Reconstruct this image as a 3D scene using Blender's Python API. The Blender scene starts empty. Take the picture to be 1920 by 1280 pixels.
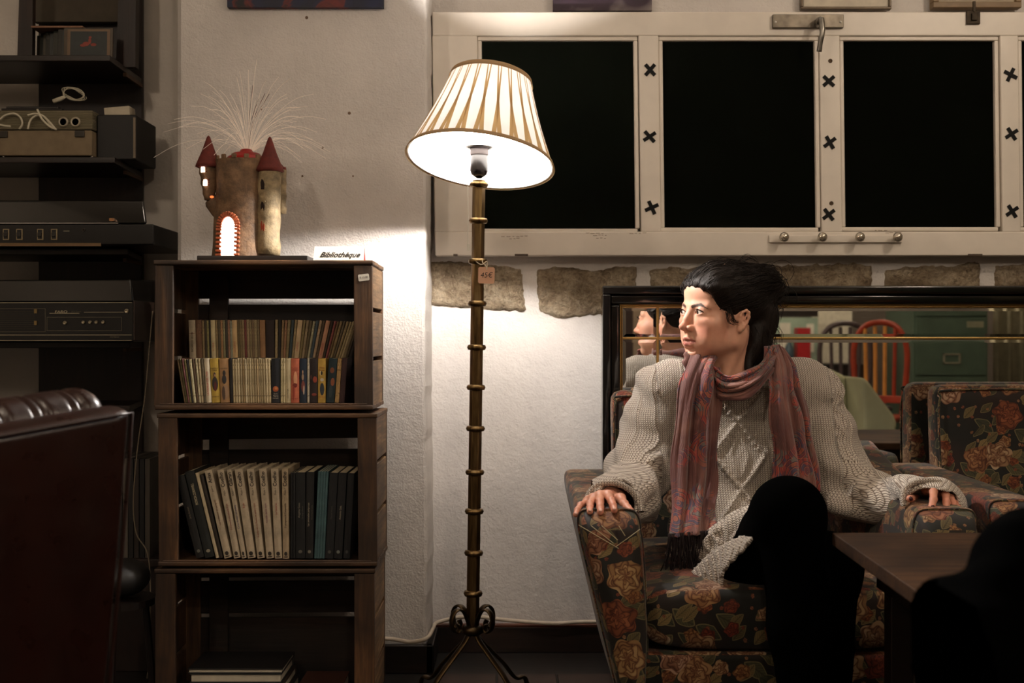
import bpy, math, random
import numpy as np
from mathutils import Vector, Matrix, Euler
SC = bpy.context.scene
COL = SC.collection
F = 2133.33            # focal length in pixels of the 1920 wide frame (40 mm on a 36 mm sensor)
EYE = 0.87             # camera height
PI = math.pi
rnd = random.Random(7)
def P(px, py, D):      # pixel and distance -> point in the room
    return Vector(((px-960)/F*D, D, EYE-(py-640)/F*D))
def X(px, D): return (px-960)/F*D
def Z(py, D): return EYE-(py-640)/F*D

# ------------------------------------------------------------------ tags
def tag(o, label=None, cat=None, group=None, kind=None):
    if label: o['label'] = label
    if cat: o['category'] = cat
    if group: o['group'] = group
    if kind: o['kind'] = kind
    return o
def empty(name, loc=(0, 0, 0), label=None, cat=None, group=None, rot=(0, 0, 0)):
    o = bpy.data.objects.new(name, None); COL.objects.link(o)
    o.location = loc; o.rotation_euler = rot; o.empty_display_size = .05
    return tag(o, label, cat, group)

# ------------------------------------------------------------------ mesh builder
class MB:
    def __init__(s): s.v = []; s.f = []; s.m = []; s.uv = None
    def add(s, vs, fs, mi=0, M=None):
        b = len(s.v)
        if M is not None: vs = [M @ Vector(v) for v in vs]
        s.v += [tuple(v) for v in vs]; s.f += [tuple(i+b for i in f) for f in fs]; s.m += [mi]*len(fs); return s
    def box(s, c, d, M=None, mi=0, taper=None):
        x, y, z = [q/2 for q in d]; vs = []
        for k in (-1, 1):
            t = 1 if (taper is None or k < 0) else taper
            for j in (-1, 1):
                for i in (-1, 1): vs.append((c[0]+i*x*t, c[1]+j*y*t, c[2]+k*z))
        return s.add(vs, [(0,2,3,1),(4,5,7,6),(0,1,5,4),(2,6,7,3),(0,4,6,2),(1,3,7,5)], mi, M)
    def hexa(s, p, mi=0):   # 8 corners: bottom 4 (ccw), top 4
        return s.add(p, [(3,2,1,0),(4,5,6,7),(0,1,5,4),(1,2,6,5),(2,3,7,6),(3,0,4,7)], mi)
    def b2(s, a, b, mi=0):  # box by two corners
        return s.box([(a[i]+b[i])/2 for i in range(3)], [abs(a[i]-b[i]) for i in range(3)], None, mi)
    def lathe(s, prof, n=24, M=None, mi=0, cap=True, a0=0, a1=2*PI):
        full = abs(a1-a0-2*PI) < 1e-6; nn = n if full else n+1
        vs = []; fs = []
        for r, z in prof:
            for i in range(nn):
                a = a0+(a1-a0)*i/n; vs.append((r*math.cos(a), r*math.sin(a), z))
        for k in range(len(prof)-1):
            for i in range(n):
                j = (i+1) % nn
                fs.append((k*nn+i, k*nn+j, (k+1)*nn+j, (k+1)*nn+i))
        if cap and full:
            if prof[0][0] > 1e-5: fs.append(tuple(reversed(range(nn))))
            if prof[-1][0] > 1e-5: fs.append(tuple((len(prof)-1)*nn+i for i in range(nn)))
        return s.add(vs, fs, mi, M)
    def tube(s, pts, r, n=8, mi=0, flat=1.0, up=None, cap=True):
        pts = [Vector(p) for p in pts]; L = len(pts)
        rr = r if hasattr(r, '__len__') else [r]*L
        vs = []; fs = []; prev = None
        for i, p in enumerate(pts):
            t = (pts[min(i+1, L-1)]-pts[max(i-1, 0)])
            if t.length < 1e-9: t = Vector((0, 0, 1))
            t.normalize()
            if prev is None:
                a = Vector(up) if up else (Vector((0, 0, 1)) if abs(t.z) < .9 else Vector((1, 0, 0)))
            else: a = prev
            u = a-t*a.dot(t)
            if u.length < 1e-6: u = t.orthogonal()
            u.normalize(); w = t.cross(u); prev = u
            for k in range(n):
                an = 2*PI*k/n; vs.append(p+u*math.cos(an)*rr[i]+w*math.sin(an)*rr[i]*flat)
        for i in range(L-1):
            for k in range(n):
                j = (k+1) % n; fs.append((i*n+k, i*n+j, (i+1)*n+j, (i+1)*n+k))
        if cap: fs.append(tuple(reversed(range(n)))); fs.append(tuple((L-1)*n+k for k in range(n)))
        return s.add(vs, fs, mi)
    def prism(s, poly, h, M=None, mi=0):   # poly in xy, extruded in z from 0 to h
        n = len(poly); vs = [(x, y, 0) for x, y in poly]+[(x, y, h) for x, y in poly]
        fs = [tuple(reversed(range(n))), tuple(range(n, 2*n))]+[(i, (i+1) % n, n+(i+1) % n, n+i) for i in range(n)]
        return s.add(vs, fs, mi, M)
    def grid(s, fn, nu, nv, mi=0):
        vs = [fn(i/nu, j/nv) for j in range(nv+1) for i in range(nu+1)]
        w = nu+1
        return s.add(vs, [(j*w+i, j*w+i+1, (j+1)*w+i+1, (j+1)*w+i) for j in range(nv) for i in range(nu)], mi)
    def ell(s, c, r, M=None, mi=0, nu=24, nv=14):
        pr = [(max(1e-6, math.sin(PI*k/nv)), -math.cos(PI*k/nv)) for k in range(nv+1)]
        T = Matrix.Translation(c) @ Matrix.Diagonal((r[0], r[1], r[2], 1))
        return s.lathe(pr, nu, (M @ T) if M is not None else T, mi, cap=False)
    def build(s, name, mat, parent=None, bevel=0, smooth=False, sub=0, loc=None, seg=2, solid=0, uvbox=None, weld=False, smang=None):
        me = bpy.data.meshes.new(name); me.from_pydata(s.v, [], s.f); me.update()
        mats = mat if isinstance(mat, (list, tuple)) else [mat]
        for m in mats: me.materials.append(m)
        if len(mats) > 1:
            for p, i in zip(me.polygons, s.m): p.material_index = i
        if weld:
            import bmesh
            bm = bmesh.new(); bm.from_mesh(me); bmesh.ops.remove_doubles(bm, verts=bm.verts, dist=1e-5)
            bmesh.ops.recalc_face_normals(bm, faces=bm.faces); bm.to_mesh(me); bm.free()
        if smooth:
            for p in me.polygons: p.use_smooth = True
        if uvbox: box_uv(me, uvbox)
        o = bpy.data.objects.new(name, me); COL.objects.link(o)
        if parent: o.parent = parent
        if loc: o.location = loc
        if solid:
            m = o.modifiers.new('s', 'SOLIDIFY'); m.thickness = solid; m.offset = 0
        if bevel:
            m = o.modifiers.new('b', 'BEVEL'); m.width = bevel; m.segments = seg; m.limit_method = 'ANGLE'; m.angle_limit = math.radians(35)
            if smooth or seg > 1:
                for p in me.polygons: p.use_smooth = True
                w = o.modifiers.new('w', 'WEIGHTED_NORMAL')
        if sub:
            m = o.modifiers.new('ss', 'SUBSURF'); m.levels = sub; m.render_levels = sub
        return o
def box_uv(me, off=(0, 0)):
    uv = me.uv_layers.new(name='UVMap')
    ox, oy = off if isinstance(off, (tuple, list)) else (0, 0)
    for p in me.polygons:
        n = p.normal; a = max(range(3), key=lambda i: abs(n[i]))
        for li in p.loop_indices:
            c = me.vertices[me.loops[li].vertex_index].co
            if a == 0: q = (c.y, c.z)
            elif a == 1: q = (c.x, c.z)
            else: q = (c.x, c.y)
            uv.data[li].uv = (q[0]+ox+.37*a, q[1]+oy+.21*a)
def frame(o, x, y, z):   # matrix from origin and axes
    M = Matrix.Identity(4)
    for i, a in enumerate((x, y, z)):
        for j in range(3): M[j][i] = a[j]
    for j in range(3): M[j][3] = o[j]
    return M
def Rz(a): return Matrix.Rotation(a, 4, 'Z')
def Rx(a): return Matrix.Rotation(a, 4, 'X')
def Ry(a): return Matrix.Rotation(a, 4, 'Y')
def T(*a): return Matrix.Translation(a)
def crv(pts, n=40):     # Catmull-Rom through points
    pts = [Vector(p) for p in pts]; out = []
    Q = [pts[0]*2-pts[1]]+pts+[pts[-1]*2-pts[-2]]
    for i in range(len(pts)-1):
        a, b, c, d = Q[i:i+4]; m = max(2, n//(len(pts)-1))
        for k in range(m):
            t = k/m
            out.append(.5*((2*b)+(c-a)*t+(2*a-5*b+4*c-d)*t*t+(3*b-a-3*c+d)*t**3))
    out.append(pts[-1]); return out
def text(name, s, size, mat, M, parent=None, ext=.0004, shear=0, align='CENTER', sx=1, bold=0):
    cu = bpy.data.curves.new(name, 'FONT'); cu.body = s; cu.size = size; cu.extrude = ext; cu.shear = shear
    cu.align_x = align; cu.align_y = 'CENTER'; cu.offset = bold; cu.resolution_u = 3
    t = bpy.data.objects.new(name, cu); COL.objects.link(t)
    bpy.context.view_layer.update()
    me = bpy.data.meshes.new_from_object(t.evaluated_get(bpy.context.evaluated_depsgraph_get()))
    bpy.data.objects.remove(t); bpy.data.curves.remove(cu)
    me.transform(M @ Matrix.Diagonal((sx, 1, 1, 1)))
    me.materials.clear(); me.materials.append(mat)
    o = bpy.data.objects.new(name, me); COL.objects.link(o)
    if parent: o.parent = parent
    return o
FRONT = Rx(PI/2)        # text plane (xy) -> facing the camera (-y)
def copy_tree(o, parent=None):
    c = o.copy(); COL.objects.link(c)
    if parent is not None: c.parent = parent
    for ch in [q for q in SC.objects if q.parent == o]: copy_tree(ch, c)
    return c

# ------------------------------------------------------------------ materials
def lin(c):
    return tuple(((v/255)/12.92 if v/255 <= .04045 else ((v/255+.055)/1.055)**2.4) for v in c)+(1,)
class N:
    def __init__(s, name):
        s.m = bpy.data.materials.new(name); s.m.use_nodes = True; s.t = s.m.node_tree; s.b = s.t.nodes['Principled BSDF']
        s.out = s.t.nodes['Material Output']
    def n(s, ty, **k):
        q = s.t.nodes.new(ty)
        for a, v in k.items():
            if a.startswith('i_'):
                key = a[2:]; key = int(key) if key.isdigit() else key.replace('_', ' ')
                q.inputs[key].default_value = v
            else: setattr(q, a, v)
        return q
    def l(s, a, b): s.t.links.new(a, b); return s
    def co(s, kind='Object', scale=(1, 1, 1), rot=(0, 0, 0), loc=(0, 0, 0)):
        c = s.n('ShaderNodeTexCoord'); m = s.n('ShaderNodeMapping')
        m.inputs['Scale'].default_value = scale; m.inputs['Rotation'].default_value = rot; m.inputs['Location'].default_value = loc
        s.l(c.outputs[kind], m.inputs[0]); return m.outputs[0]
    def noise(s, v, sc=5, det=4, rough=.55, dist=0):
        q = s.n('ShaderNodeTexNoise'); q.inputs['Scale'].default_value = sc; q.inputs['Detail'].default_value = det
        q.inputs['Roughness'].default_value = rough; q.inputs['Distortion'].default_value = dist
        s.l(v, q.inputs['Vector']); return q.outputs['Fac']
    def ramp(s, f, stops, interp='LINEAR'):
        q = s.n('ShaderNodeValToRGB'); cr = q.color_ramp; cr.interpolation = interp
        while len(cr.elements) < len(stops): cr.elements.new(.5)
        for e, (p, c) in zip(cr.elements, stops): e.position = p; e.color = c if len(c) == 4 else lin(c)
        s.l(f, q.inputs[0]); return q.outputs[0]
    def math(s, op, a, b=None, c=None, clamp=False):
        q = s.n('ShaderNodeMath', operation=op, use_clamp=clamp)
        for i, v in enumerate((a, b, c)):
            if v is None: continue
            if isinstance(v, (int, float)): q.inputs[i].default_value = v
            else: s.l(v, q.inputs[i])
        return q.outputs[0]
    def mix(s, f, a, b, mode='MIX'):
        q = s.n('ShaderNodeMix', data_type='RGBA', blend_type=mode)
        for i, v in ((0, f), (6, a), (7, b)):
            if isinstance(v, (int, float)): q.inputs[i].default_value = v
            elif isinstance(v, tuple): q.inputs[i].default_value = v
            else: s.l(v, q.inputs[i])
        return q.outputs[2]
    def bump(s, h, st=.3, dist=.01, prev=None):
        q = s.n('ShaderNodeBump'); q.inputs['Strength'].default_value = st; q.inputs['Distance'].default_value = dist
        s.l(h, q.inputs['Height'])
        if prev is not None: s.l(prev, q.inputs['Normal'])
        s.l(q.outputs[0], s.b.inputs['Normal']); return q.outputs[0]
    def base(s, c):
        if isinstance(c, tuple): s.b.inputs['Base Color'].default_value = c
        else: s.l(c, s.b.inputs['Base Color'])
    def set(s, **k):
        for a, v in k.items():
            key = a.replace('_', ' ')
            if isinstance(v, (int, float, tuple)): s.b.inputs[key].default_value = v
            else: s.l(v, s.b.inputs[key])
        return s
_pl = {}
def plain(rgb, rough=.6, metal=0, noise=.12, nsc=30, bump=0, name=None, spec=.5, coat=0):
    key = (rgb, rough, metal, noise, nsc, bump, spec, coat)
    if key in _pl: return _pl[key]
    a = N(name or 'plain'); v = a.co()
    c = lin(rgb); nf = a.noise(v, nsc, 3)
    a.base(a.ramp(nf, [(.3, tuple(q*(1-noise) for q in c[:3])+(1,)), (.7, tuple(min(1, q*(1+noise)) for q in c[:3])+(1,))]))
    a.set(Roughness=rough, Metallic=metal); a.b.inputs['Specular IOR Level'].default_value = spec
    if coat: a.b.inputs['Coat Weight'].default_value = coat; a.b.inputs['Coat Roughness'].default_value = .05
    if bump: a.bump(nf, bump, .004)
    _pl[key] = a.m; return a.m
def wood(dark, light, axis=0, sc=1, rough=.6, dirt=.5, name='wood', bump=.35, worn=None):
    a = N(name); s = [14*sc]*3; s[axis] = 1.2*sc
    v = a.co(scale=tuple(s)); g = a.noise(v, 3, 6, .65, .6)
    s2 = [60*sc]*3; s2[axis] = 3*sc; v2 = a.co(scale=tuple(s2)); g2 = a.noise(v2, 2, 3, .6)
    big = a.noise(a.co(), 5, 3)
    col = a.ramp(g, [(.3, dark), (.55, tuple(int((p+q)/2) for p, q in zip(dark, light))), (.75, light)])
    dk = a.ramp(big, [(.35, (int(255*(1-dirt)),)*3), (.65, (255, 255, 255))])
    col = a.mix(1.0, col, dk, 'MULTIPLY')
    col = a.mix(.35, col, a.ramp(g2, [(.35, (40, 30, 20)), (.6, (255, 245, 230))]), 'MULTIPLY')
    if worn:
        geo = a.n('ShaderNodeNewGeometry'); pt = a.ramp(geo.outputs['Pointiness'], [(.50, (0, 0, 0)), (.56, (255, 255, 255))])
        col = a.mix(pt, col, lin(worn))
    a.base(col); a.set(Roughness=rough)
    h = a.mix(.5, g, g2); a.bump(h, bump, .003); return a.m
def plaster(name, rgb, sc=1.0, st=.5, stain=.08):
    a = N(name); v = a.co(); c = lin(rgb)
    n1 = a.noise(v, 120*sc, 4, .55); n2 = a.noise(v, 34*sc, 3, .5); n3 = a.noise(v, 3.2, 4, .6)
    dk = tuple(q*(1-stain*2.2) for q in c[:3])+(1,)
    a.base(a.ramp(n3, [(.3, dk), (.62, c)])); a.set(Roughness=.75)
    a.b.inputs['Specular IOR Level'].default_value = .35
    b = a.bump(n2, st*.55, .010); a.bump(n1, st, .0045, b); return a.m
def emis(rgb, st, name='glow'):
    a = N(name); a.base((0, 0, 0, 1)); a.b.inputs['Emission Color'].default_value = lin(rgb); a.b.inputs['Emission Strength'].default_value = st; return a.m

def floral():
    a = N('floral_fabric'); tc = a.n('ShaderNodeTexCoord'); uv = tc.outputs['UV']
    dn = a.n('ShaderNodeTexNoise'); dn.inputs['Scale'].default_value = 9; dn.inputs['Detail'].default_value = 2; a.l(uv, dn.inputs['Vector'])
    # warped coordinates
    wm = a.n('ShaderNodeVectorMath', operation='MULTIPLY_ADD'); a.l(dn.outputs['Color'], wm.inputs[0]); wm.inputs[1].default_value = (.03, .03, 0); a.l(uv, wm.inputs[2])
    P0 = wm.outputs[0]
    bgN = a.noise(uv, 5, 2)
    col = a.ramp(bgN, [(.42, (42, 26, 20)), (.58, (24, 24, 19))])
    # leaves, two layers of stretched cells
    for k, (rot, sc, th, cs) in enumerate(((.6, 24, .38, [(0, (58, 62, 44)), (.5, (74, 76, 54)), (1, (100, 96, 66))]),
                                       (-.8, 32, .36, [(0, (70, 70, 46)), (.5, (122, 108, 70)), (1, (160, 138, 92))]))):
        m0 = a.n('ShaderNodeMapping'); a.l(P0, m0.inputs[0]); m0.inputs['Rotation'].default_value = (0, 0, rot); mp = a.n('ShaderNodeMapping'); a.l(m0.outputs[0], mp.inputs[0]); mp.inputs['Scale'].default_value = (sc*.55, sc, 1)
        vo = a.n('ShaderNodeTexVoronoi', voronoi_dimensions='2D', distance='MINKOWSKI'); a.l(mp.outputs[0], vo.inputs['Vector']); vo.inputs['Scale'].default_value = 1; vo.inputs['Randomness'].default_value = .9; vo.inputs['Exponent'].default_value = 1.3
        sep = a.n('ShaderNodeSeparateColor'); a.l(vo.outputs['Color'], sep.inputs[0])
        on = a.math('MULTIPLY', a.math('LESS_THAN', vo.outputs['Distance'], th), a.math('GREATER_THAN', sep.outputs[1], .38))
        d2 = a.math('MULTIPLY', vo.outputs['Distance'], 1/th)
        # midrib: difference vector
        sub = a.n('ShaderNodeVectorMath', operation='SUBTRACT'); a.l(mp.outputs[0], sub.inputs[0]); a.l(vo.outputs['Position'], sub.inputs[1])
        sx = a.n('ShaderNodeSeparateXYZ'); a.l(sub.outputs[0], sx.inputs[0])
        rib = a.math('LESS_THAN', a.math('ABSOLUTE', sx.outputs[1]), .035)
        vein = a.math('GREATER_THAN', a.math('SINE', a.math('ADD', a.math('MULTIPLY', sx.outputs[0], 55), a.math('MULTIPLY', a.math('ABSOLUTE', sx.outputs[1]), -50))), .75)
        lc = a.ramp(sep.outputs[0], cs)
        lc = a.mix(a.math('MULTIPLY', a.math('MAXIMUM', rib, vein), .55), lc, lin((26, 28, 20)))
        lc = a.mix(a.math('MULTIPLY', a.math('GREATER_THAN', d2, .88), .6), lc, lin((150, 140, 100)))
        col = a.mix(on, col, lc)
    # small buds and roses: per cell polar coordinates
    for (sc, th, sel, cs, rings, pet) in ((46, .17, .62, [(0, (196, 160, 120)), (.5, (168, 84, 52)), (1, (210, 184, 150))], 2.0, 5),
                            (22, .32, .50, [(0, (176, 112, 62)), (.35, (150, 58, 36)), (.7, (190, 148, 96)), (1, (214, 190, 160))], 3.0, 5),
                            (11.5, .40, .36, [(0, (222, 206, 184)), (.25, (206, 160, 108)), (.45, (160, 74, 50)), (.6, (212, 182, 136)), (.82, (220, 192, 178)), (1, (190, 118, 76))], 4.2, 6)):
        vo = a.n('ShaderNodeTexVoronoi', voronoi_dimensions='2D'); a.l(P0, vo.inputs['Vector']); vo.inputs['Scale'].default_value = sc; vo.inputs['Randomness'].default_value = .82
        sc_ = a.n('ShaderNodeVectorMath', operation='SCALE'); a.l(P0, sc_.inputs[0]); sc_.inputs['Scale'].default_value = 1.0
        sub = a.n('ShaderNodeVectorMath', operation='SUBTRACT'); a.l(sc_.outputs[0], sub.inputs[0]); a.l(vo.outputs['Position'], sub.inputs[1])
        sx = a.n('ShaderNodeSeparateXYZ'); a.l(sub.outputs[0], sx.inputs[0])
        ang = a.math('ARCTAN2', sx.outputs[1], sx.outputs[0])
        sep = a.n('ShaderNodeSeparateColor'); a.l(vo.outputs['Color'], sep.inputs[0])
        ph = a.math('MULTIPLY', sep.outputs[2], 6.28)
        wob = a.math('MULTIPLY', a.math('SINE', a.math('ADD', a.math('MULTIPLY', ang, pet), ph)), .10)
        rn = a.math('ADD', a.math('MULTIPLY', vo.outputs['Distance'], 1/th), a.math('ADD', wob, a.math('MULTIPLY', a.math('SUBTRACT', dn.outputs['Fac'], .5), .25)))
        on = a.math('MULTIPLY', a.math('LESS_THAN', rn, 1.0), a.math('GREATER_THAN', sep.outputs[1], sel))
        # petals: cells laid out round the centre, each with its own tone and a dark outline
        rr = a.math('MULTIPLY', a.math('POWER', rn, .8), rings)
        cb = a.n('ShaderNodeCombineXYZ'); a.l(a.math('MULTIPLY', ang, pet/6.2832*1.15), cb.inputs[0]); a.l(rr, cb.inputs[1]); a.l(a.math('MULTIPLY', sep.outputs[0], 37.0), cb.inputs[2])
        pe = a.n('ShaderNodeTexVoronoi', voronoi_dimensions='3D', feature='DISTANCE_TO_EDGE'); a.l(cb.outputs[0], pe.inputs['Vector']); pe.inputs['Scale'].default_value = 1
        pf = a.n('ShaderNodeTexVoronoi', voronoi_dimensions='3D'); a.l(cb.outputs[0], pf.inputs['Vector']); pf.inputs['Scale'].default_value = 1
        sp_ = a.n('ShaderNodeSeparateColor'); a.l(pf.outputs['Color'], sp_.inputs[0])
        base = a.ramp(sep.outputs[0], cs)
        base = a.mix(1.0, base, a.ramp(sp_.outputs[0], [(0, (190, 166, 146)), (.5, (232, 218, 204)), (1, (255, 255, 255))]), 'MULTIPLY')
        edge = a.ramp(pe.outputs['Distance'], [(.0, (110, 78, 60)), (.05, (186, 156, 134)), (.2, (255, 255, 255))])
        pc = a.mix(1.0, base, edge, 'MULTIPLY')
        core = a.math('LESS_THAN', rn, .22)
        pc = a.mix(a.math('MULTIPLY', core, .5), pc, lin((116, 56, 30)))
        col = a.mix(on, col, pc)
    wv = a.noise(uv, 900, 1)
    a.base(a.mix(1.0, col, lin((192, 186, 174)), 'MULTIPLY')); a.set(Roughness=.72); a.b.inputs['Sheen Weight'].default_value = .15
    a.b.inputs['Specular IOR Level'].default_value = .3
    a.bump(wv, .15, .001); return a.m
def paisley(ribby=True):
    a = N('paisley_wool'); v = a.co(kind='UV'); 
    sx = a.n('ShaderNodeSeparateXYZ'); a.l(v, sx.inputs[0])
    wn = a.noise(v, 14, 2); big = a.noise(v, 6.5, 3, .5, .6)
    rib = a.math('SINE', a.math('MULTIPLY', a.math('ADD', sx.outputs[0], a.math('MULTIPLY', wn, .03)), 1500))
    base = a.ramp(big, [(.35, (86, 46, 44)), (.5, (112, 70, 64)), (.62, (134, 90, 78))])
    base = a.mix(a.math('MULTIPLY', a.math('GREATER_THAN', rib, .2), .28), base, lin((60, 24, 26)))
    vo = a.n('ShaderNodeTexVoronoi', voronoi_dimensions='2D'); a.l(v, vo.inputs['Vector']); vo.inputs['Scale'].default_value = 16
    vo2 = a.n('ShaderNodeTexVoronoi', voronoi_dimensions='2D'); a.l(v, vo2.inputs['Vector']); vo2.inputs['Scale'].default_value = 75
    ringv = a.math('FRACT', a.math('ADD', a.math('MULTIPLY', vo.outputs['Distance'], 6.5), a.math('MULTIPLY', big, 3.0)))
    s2 = a.n('ShaderNodeSeparateColor'); a.l(vo2.outputs['Color'], s2.inputs[0])
    pat = a.ramp(s2.outputs[0], [(0, (146, 54, 48)), (.25, (104, 46, 58)), (.45, (66, 60, 84)), (.62, (150, 82, 60)), (.8, (104, 100, 94)), (1, (120, 40, 48))], 'CONSTANT')
    pat = a.mix(a.math('LESS_THAN', ringv, .22), pat, lin((60, 44, 58)))
    pat = a.mix(a.math('GREATER_THAN', ringv, .88), pat, lin((176, 96, 66)))
    msk = a.ramp(a.noise(v, 9, 2, .5), [(.49, (0, 0, 0)), (.53, (255, 255, 255))])
    col = a.mix(a.math('MULTIPLY', msk, .85), base, pat)
    a.base(col); a.set(Roughness=.85); a.b.inputs['Sheen Weight'].default_value = .3
    a.bump(rib, .25, .0012); return a.m
def knit():
    a = N('cream_wool'); v = a.co(kind='UV')
    sx = a.n('ShaderNodeSeparateXYZ'); a.l(v, sx.inputs[0])
    nz = a.noise(v, 60, 2)
    u = a.math('DIVIDE', a.math('ADD', sx.outputs[0], a.math('MULTIPLY', nz, .002)), .0056)
    fu = a.math('ABSOLUTE', a.math('SUBTRACT', a.math('FRACT', u), .5))       # 0 centre .. .5 edge
    w = a.math('ADD', a.math('DIVIDE', sx.outputs[1], .0046), a.math('MULTIPLY', fu, 1.3))
    st = a.math('ABSOLUTE', a.math('SINE', a.math('MULTIPLY', w, PI)))
    gap = a.math('MULTIPLY', st, a.math('SUBTRACT', 1.0, a.math('POWER', a.math('MULTIPLY', fu, 2), 4)))
    fz = a.noise(a.co(), 420, 3, .7)
    h = a.math('ADD', gap, a.math('MULTIPLY', fz, .55))
    col = a.ramp(gap, [(.05, (104, 88, 76)), (.4, (190, 177, 162)), (.9, (224, 213, 200))])
    col = a.mix(a.math('MULTIPLY', a.math('GREATER_THAN', a.noise(a.co(), 260, 2, .6), .66), .3), col, lin((120, 100, 80)))
    a.base(col); a.set(Roughness=.95); a.b.inputs['Sheen Weight'].default_value = .35; a.b.inputs['Specular IOR Level'].default_value = .15
    a.bump(h, .75, .0032); return a.m
def skin():
    a = N('skin'); at = a.n('ShaderNodeVertexColor'); at.layer_name = 'tint'
    n1 = a.noise(a.co(), 60, 3); n2 = a.noise(a.co(), 900, 2)
    col = a.mix(.25, at.outputs[0], a.ramp(n1, [(.35, (200, 140, 118)), (.65, (240, 205, 182))]), 'MULTIPLY')
    a.base(col); a.set(Roughness=.48); a.b.inputs['Subsurface Weight'].default_value = .12
    a.b.inputs['Subsurface Radius'].default_value = (1, .35, .2); a.b.inputs['Subsurface Scale'].default_value = .006
    a.bump(n2, .12, .0008); return a.m
def leather(rgb=(42, 17, 11), rough=.30, name='maroon_leather'):
    a = N(name); v = a.co(); n1 = a.noise(v, 8, 4); vo = a.n('ShaderNodeTexVoronoi'); a.l(v, vo.inputs['Vector']); vo.inputs['Scale'].default_value = 260
    c = lin(rgb); a.base(a.ramp(n1, [(.3, tuple(q*.6 for q in c[:3])+(1,)), (.7, c)]))
    a.set(Roughness=a.ramp(a.noise(v, 20, 3), [(.3, (rough*.8,)*3+(1,)), (.7, (rough*1.3,)*3+(1,))]))
    a.bump(vo.outputs['Distance'], .12, .0012); return a.m
def stone():
    a = N('rough_stone'); v = a.co(); n1 = a.noise(v, 18, 6, .7, .4); n2 = a.noise(v, 90, 5, .7); n3 = a.noise(v, 6, 3)
    col = a.ramp(n1, [(.3, (134, 114, 92)), (.48, (184, 166, 140)), (.68, (214, 200, 176))])
    col = a.mix(.5, col, a.ramp(n2, [(.35, (120, 98, 76)), (.6, (255, 250, 240))]), 'MULTIPLY')
    a.base(a.mix(.4, col, a.ramp(n3, [(.35, (140, 124, 100)), (.6, (255, 255, 255))]), 'MULTIPLY')); a.set(Roughness=.9)
    b = a.bump(n1, 1.0, .03); a.bump(n2, 1.0, .010, b); return a.m
def shade_cloth(rgb, tr, name):
    a = N(name); a.t.nodes.remove(a.b)
    d = a.n('ShaderNodeBsdfDiffuse'); d.inputs[0].default_value = lin(rgb); t = a.n('ShaderNodeBsdfTranslucent'); t.inputs[0].default_value = lin(rgb)
    m = a.n('ShaderNodeMixShader'); m.inputs[0].default_value = tr; a.l(d.outputs[0], m.inputs[1]); a.l(t.outputs[0], m.inputs[2])
    a.l(m.outputs[0], a.out.inputs[0]); return a.m
def brass():
    a = N('aged_brass'); v = a.co(scale=(30, 30, 4)); n1 = a.noise(v, 3, 4)
    a.base(a.ramp(n1, [(.3, (78, 60, 38)), (.55, (130, 106, 70)), (.75, (160, 138, 98))])); a.set(Metallic=1.0, Roughness=.36); return a.m
def smoke():
    a = N('smoked_plastic'); a.base(lin((14, 12, 10))); a.set(Roughness=.06); a.b.inputs['Transmission Weight'].default_value = .35; a.b.inputs['IOR'].default_value = 1.45; return a.m
def hairmat():
    a = N('dark_brown_hair'); n1 = a.noise(a.co(scale=(60, 60, 14)), 6, 3, .6)
    a.base(a.ramp(n1, [(.3, (10, 6, 4)), (.7, (30, 19, 13))])); a.set(Roughness=.58); a.b.inputs['Specular IOR Level'].default_value = .25
    a.bump(n1, .5, .003); return a.m
M_ = {}
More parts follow.
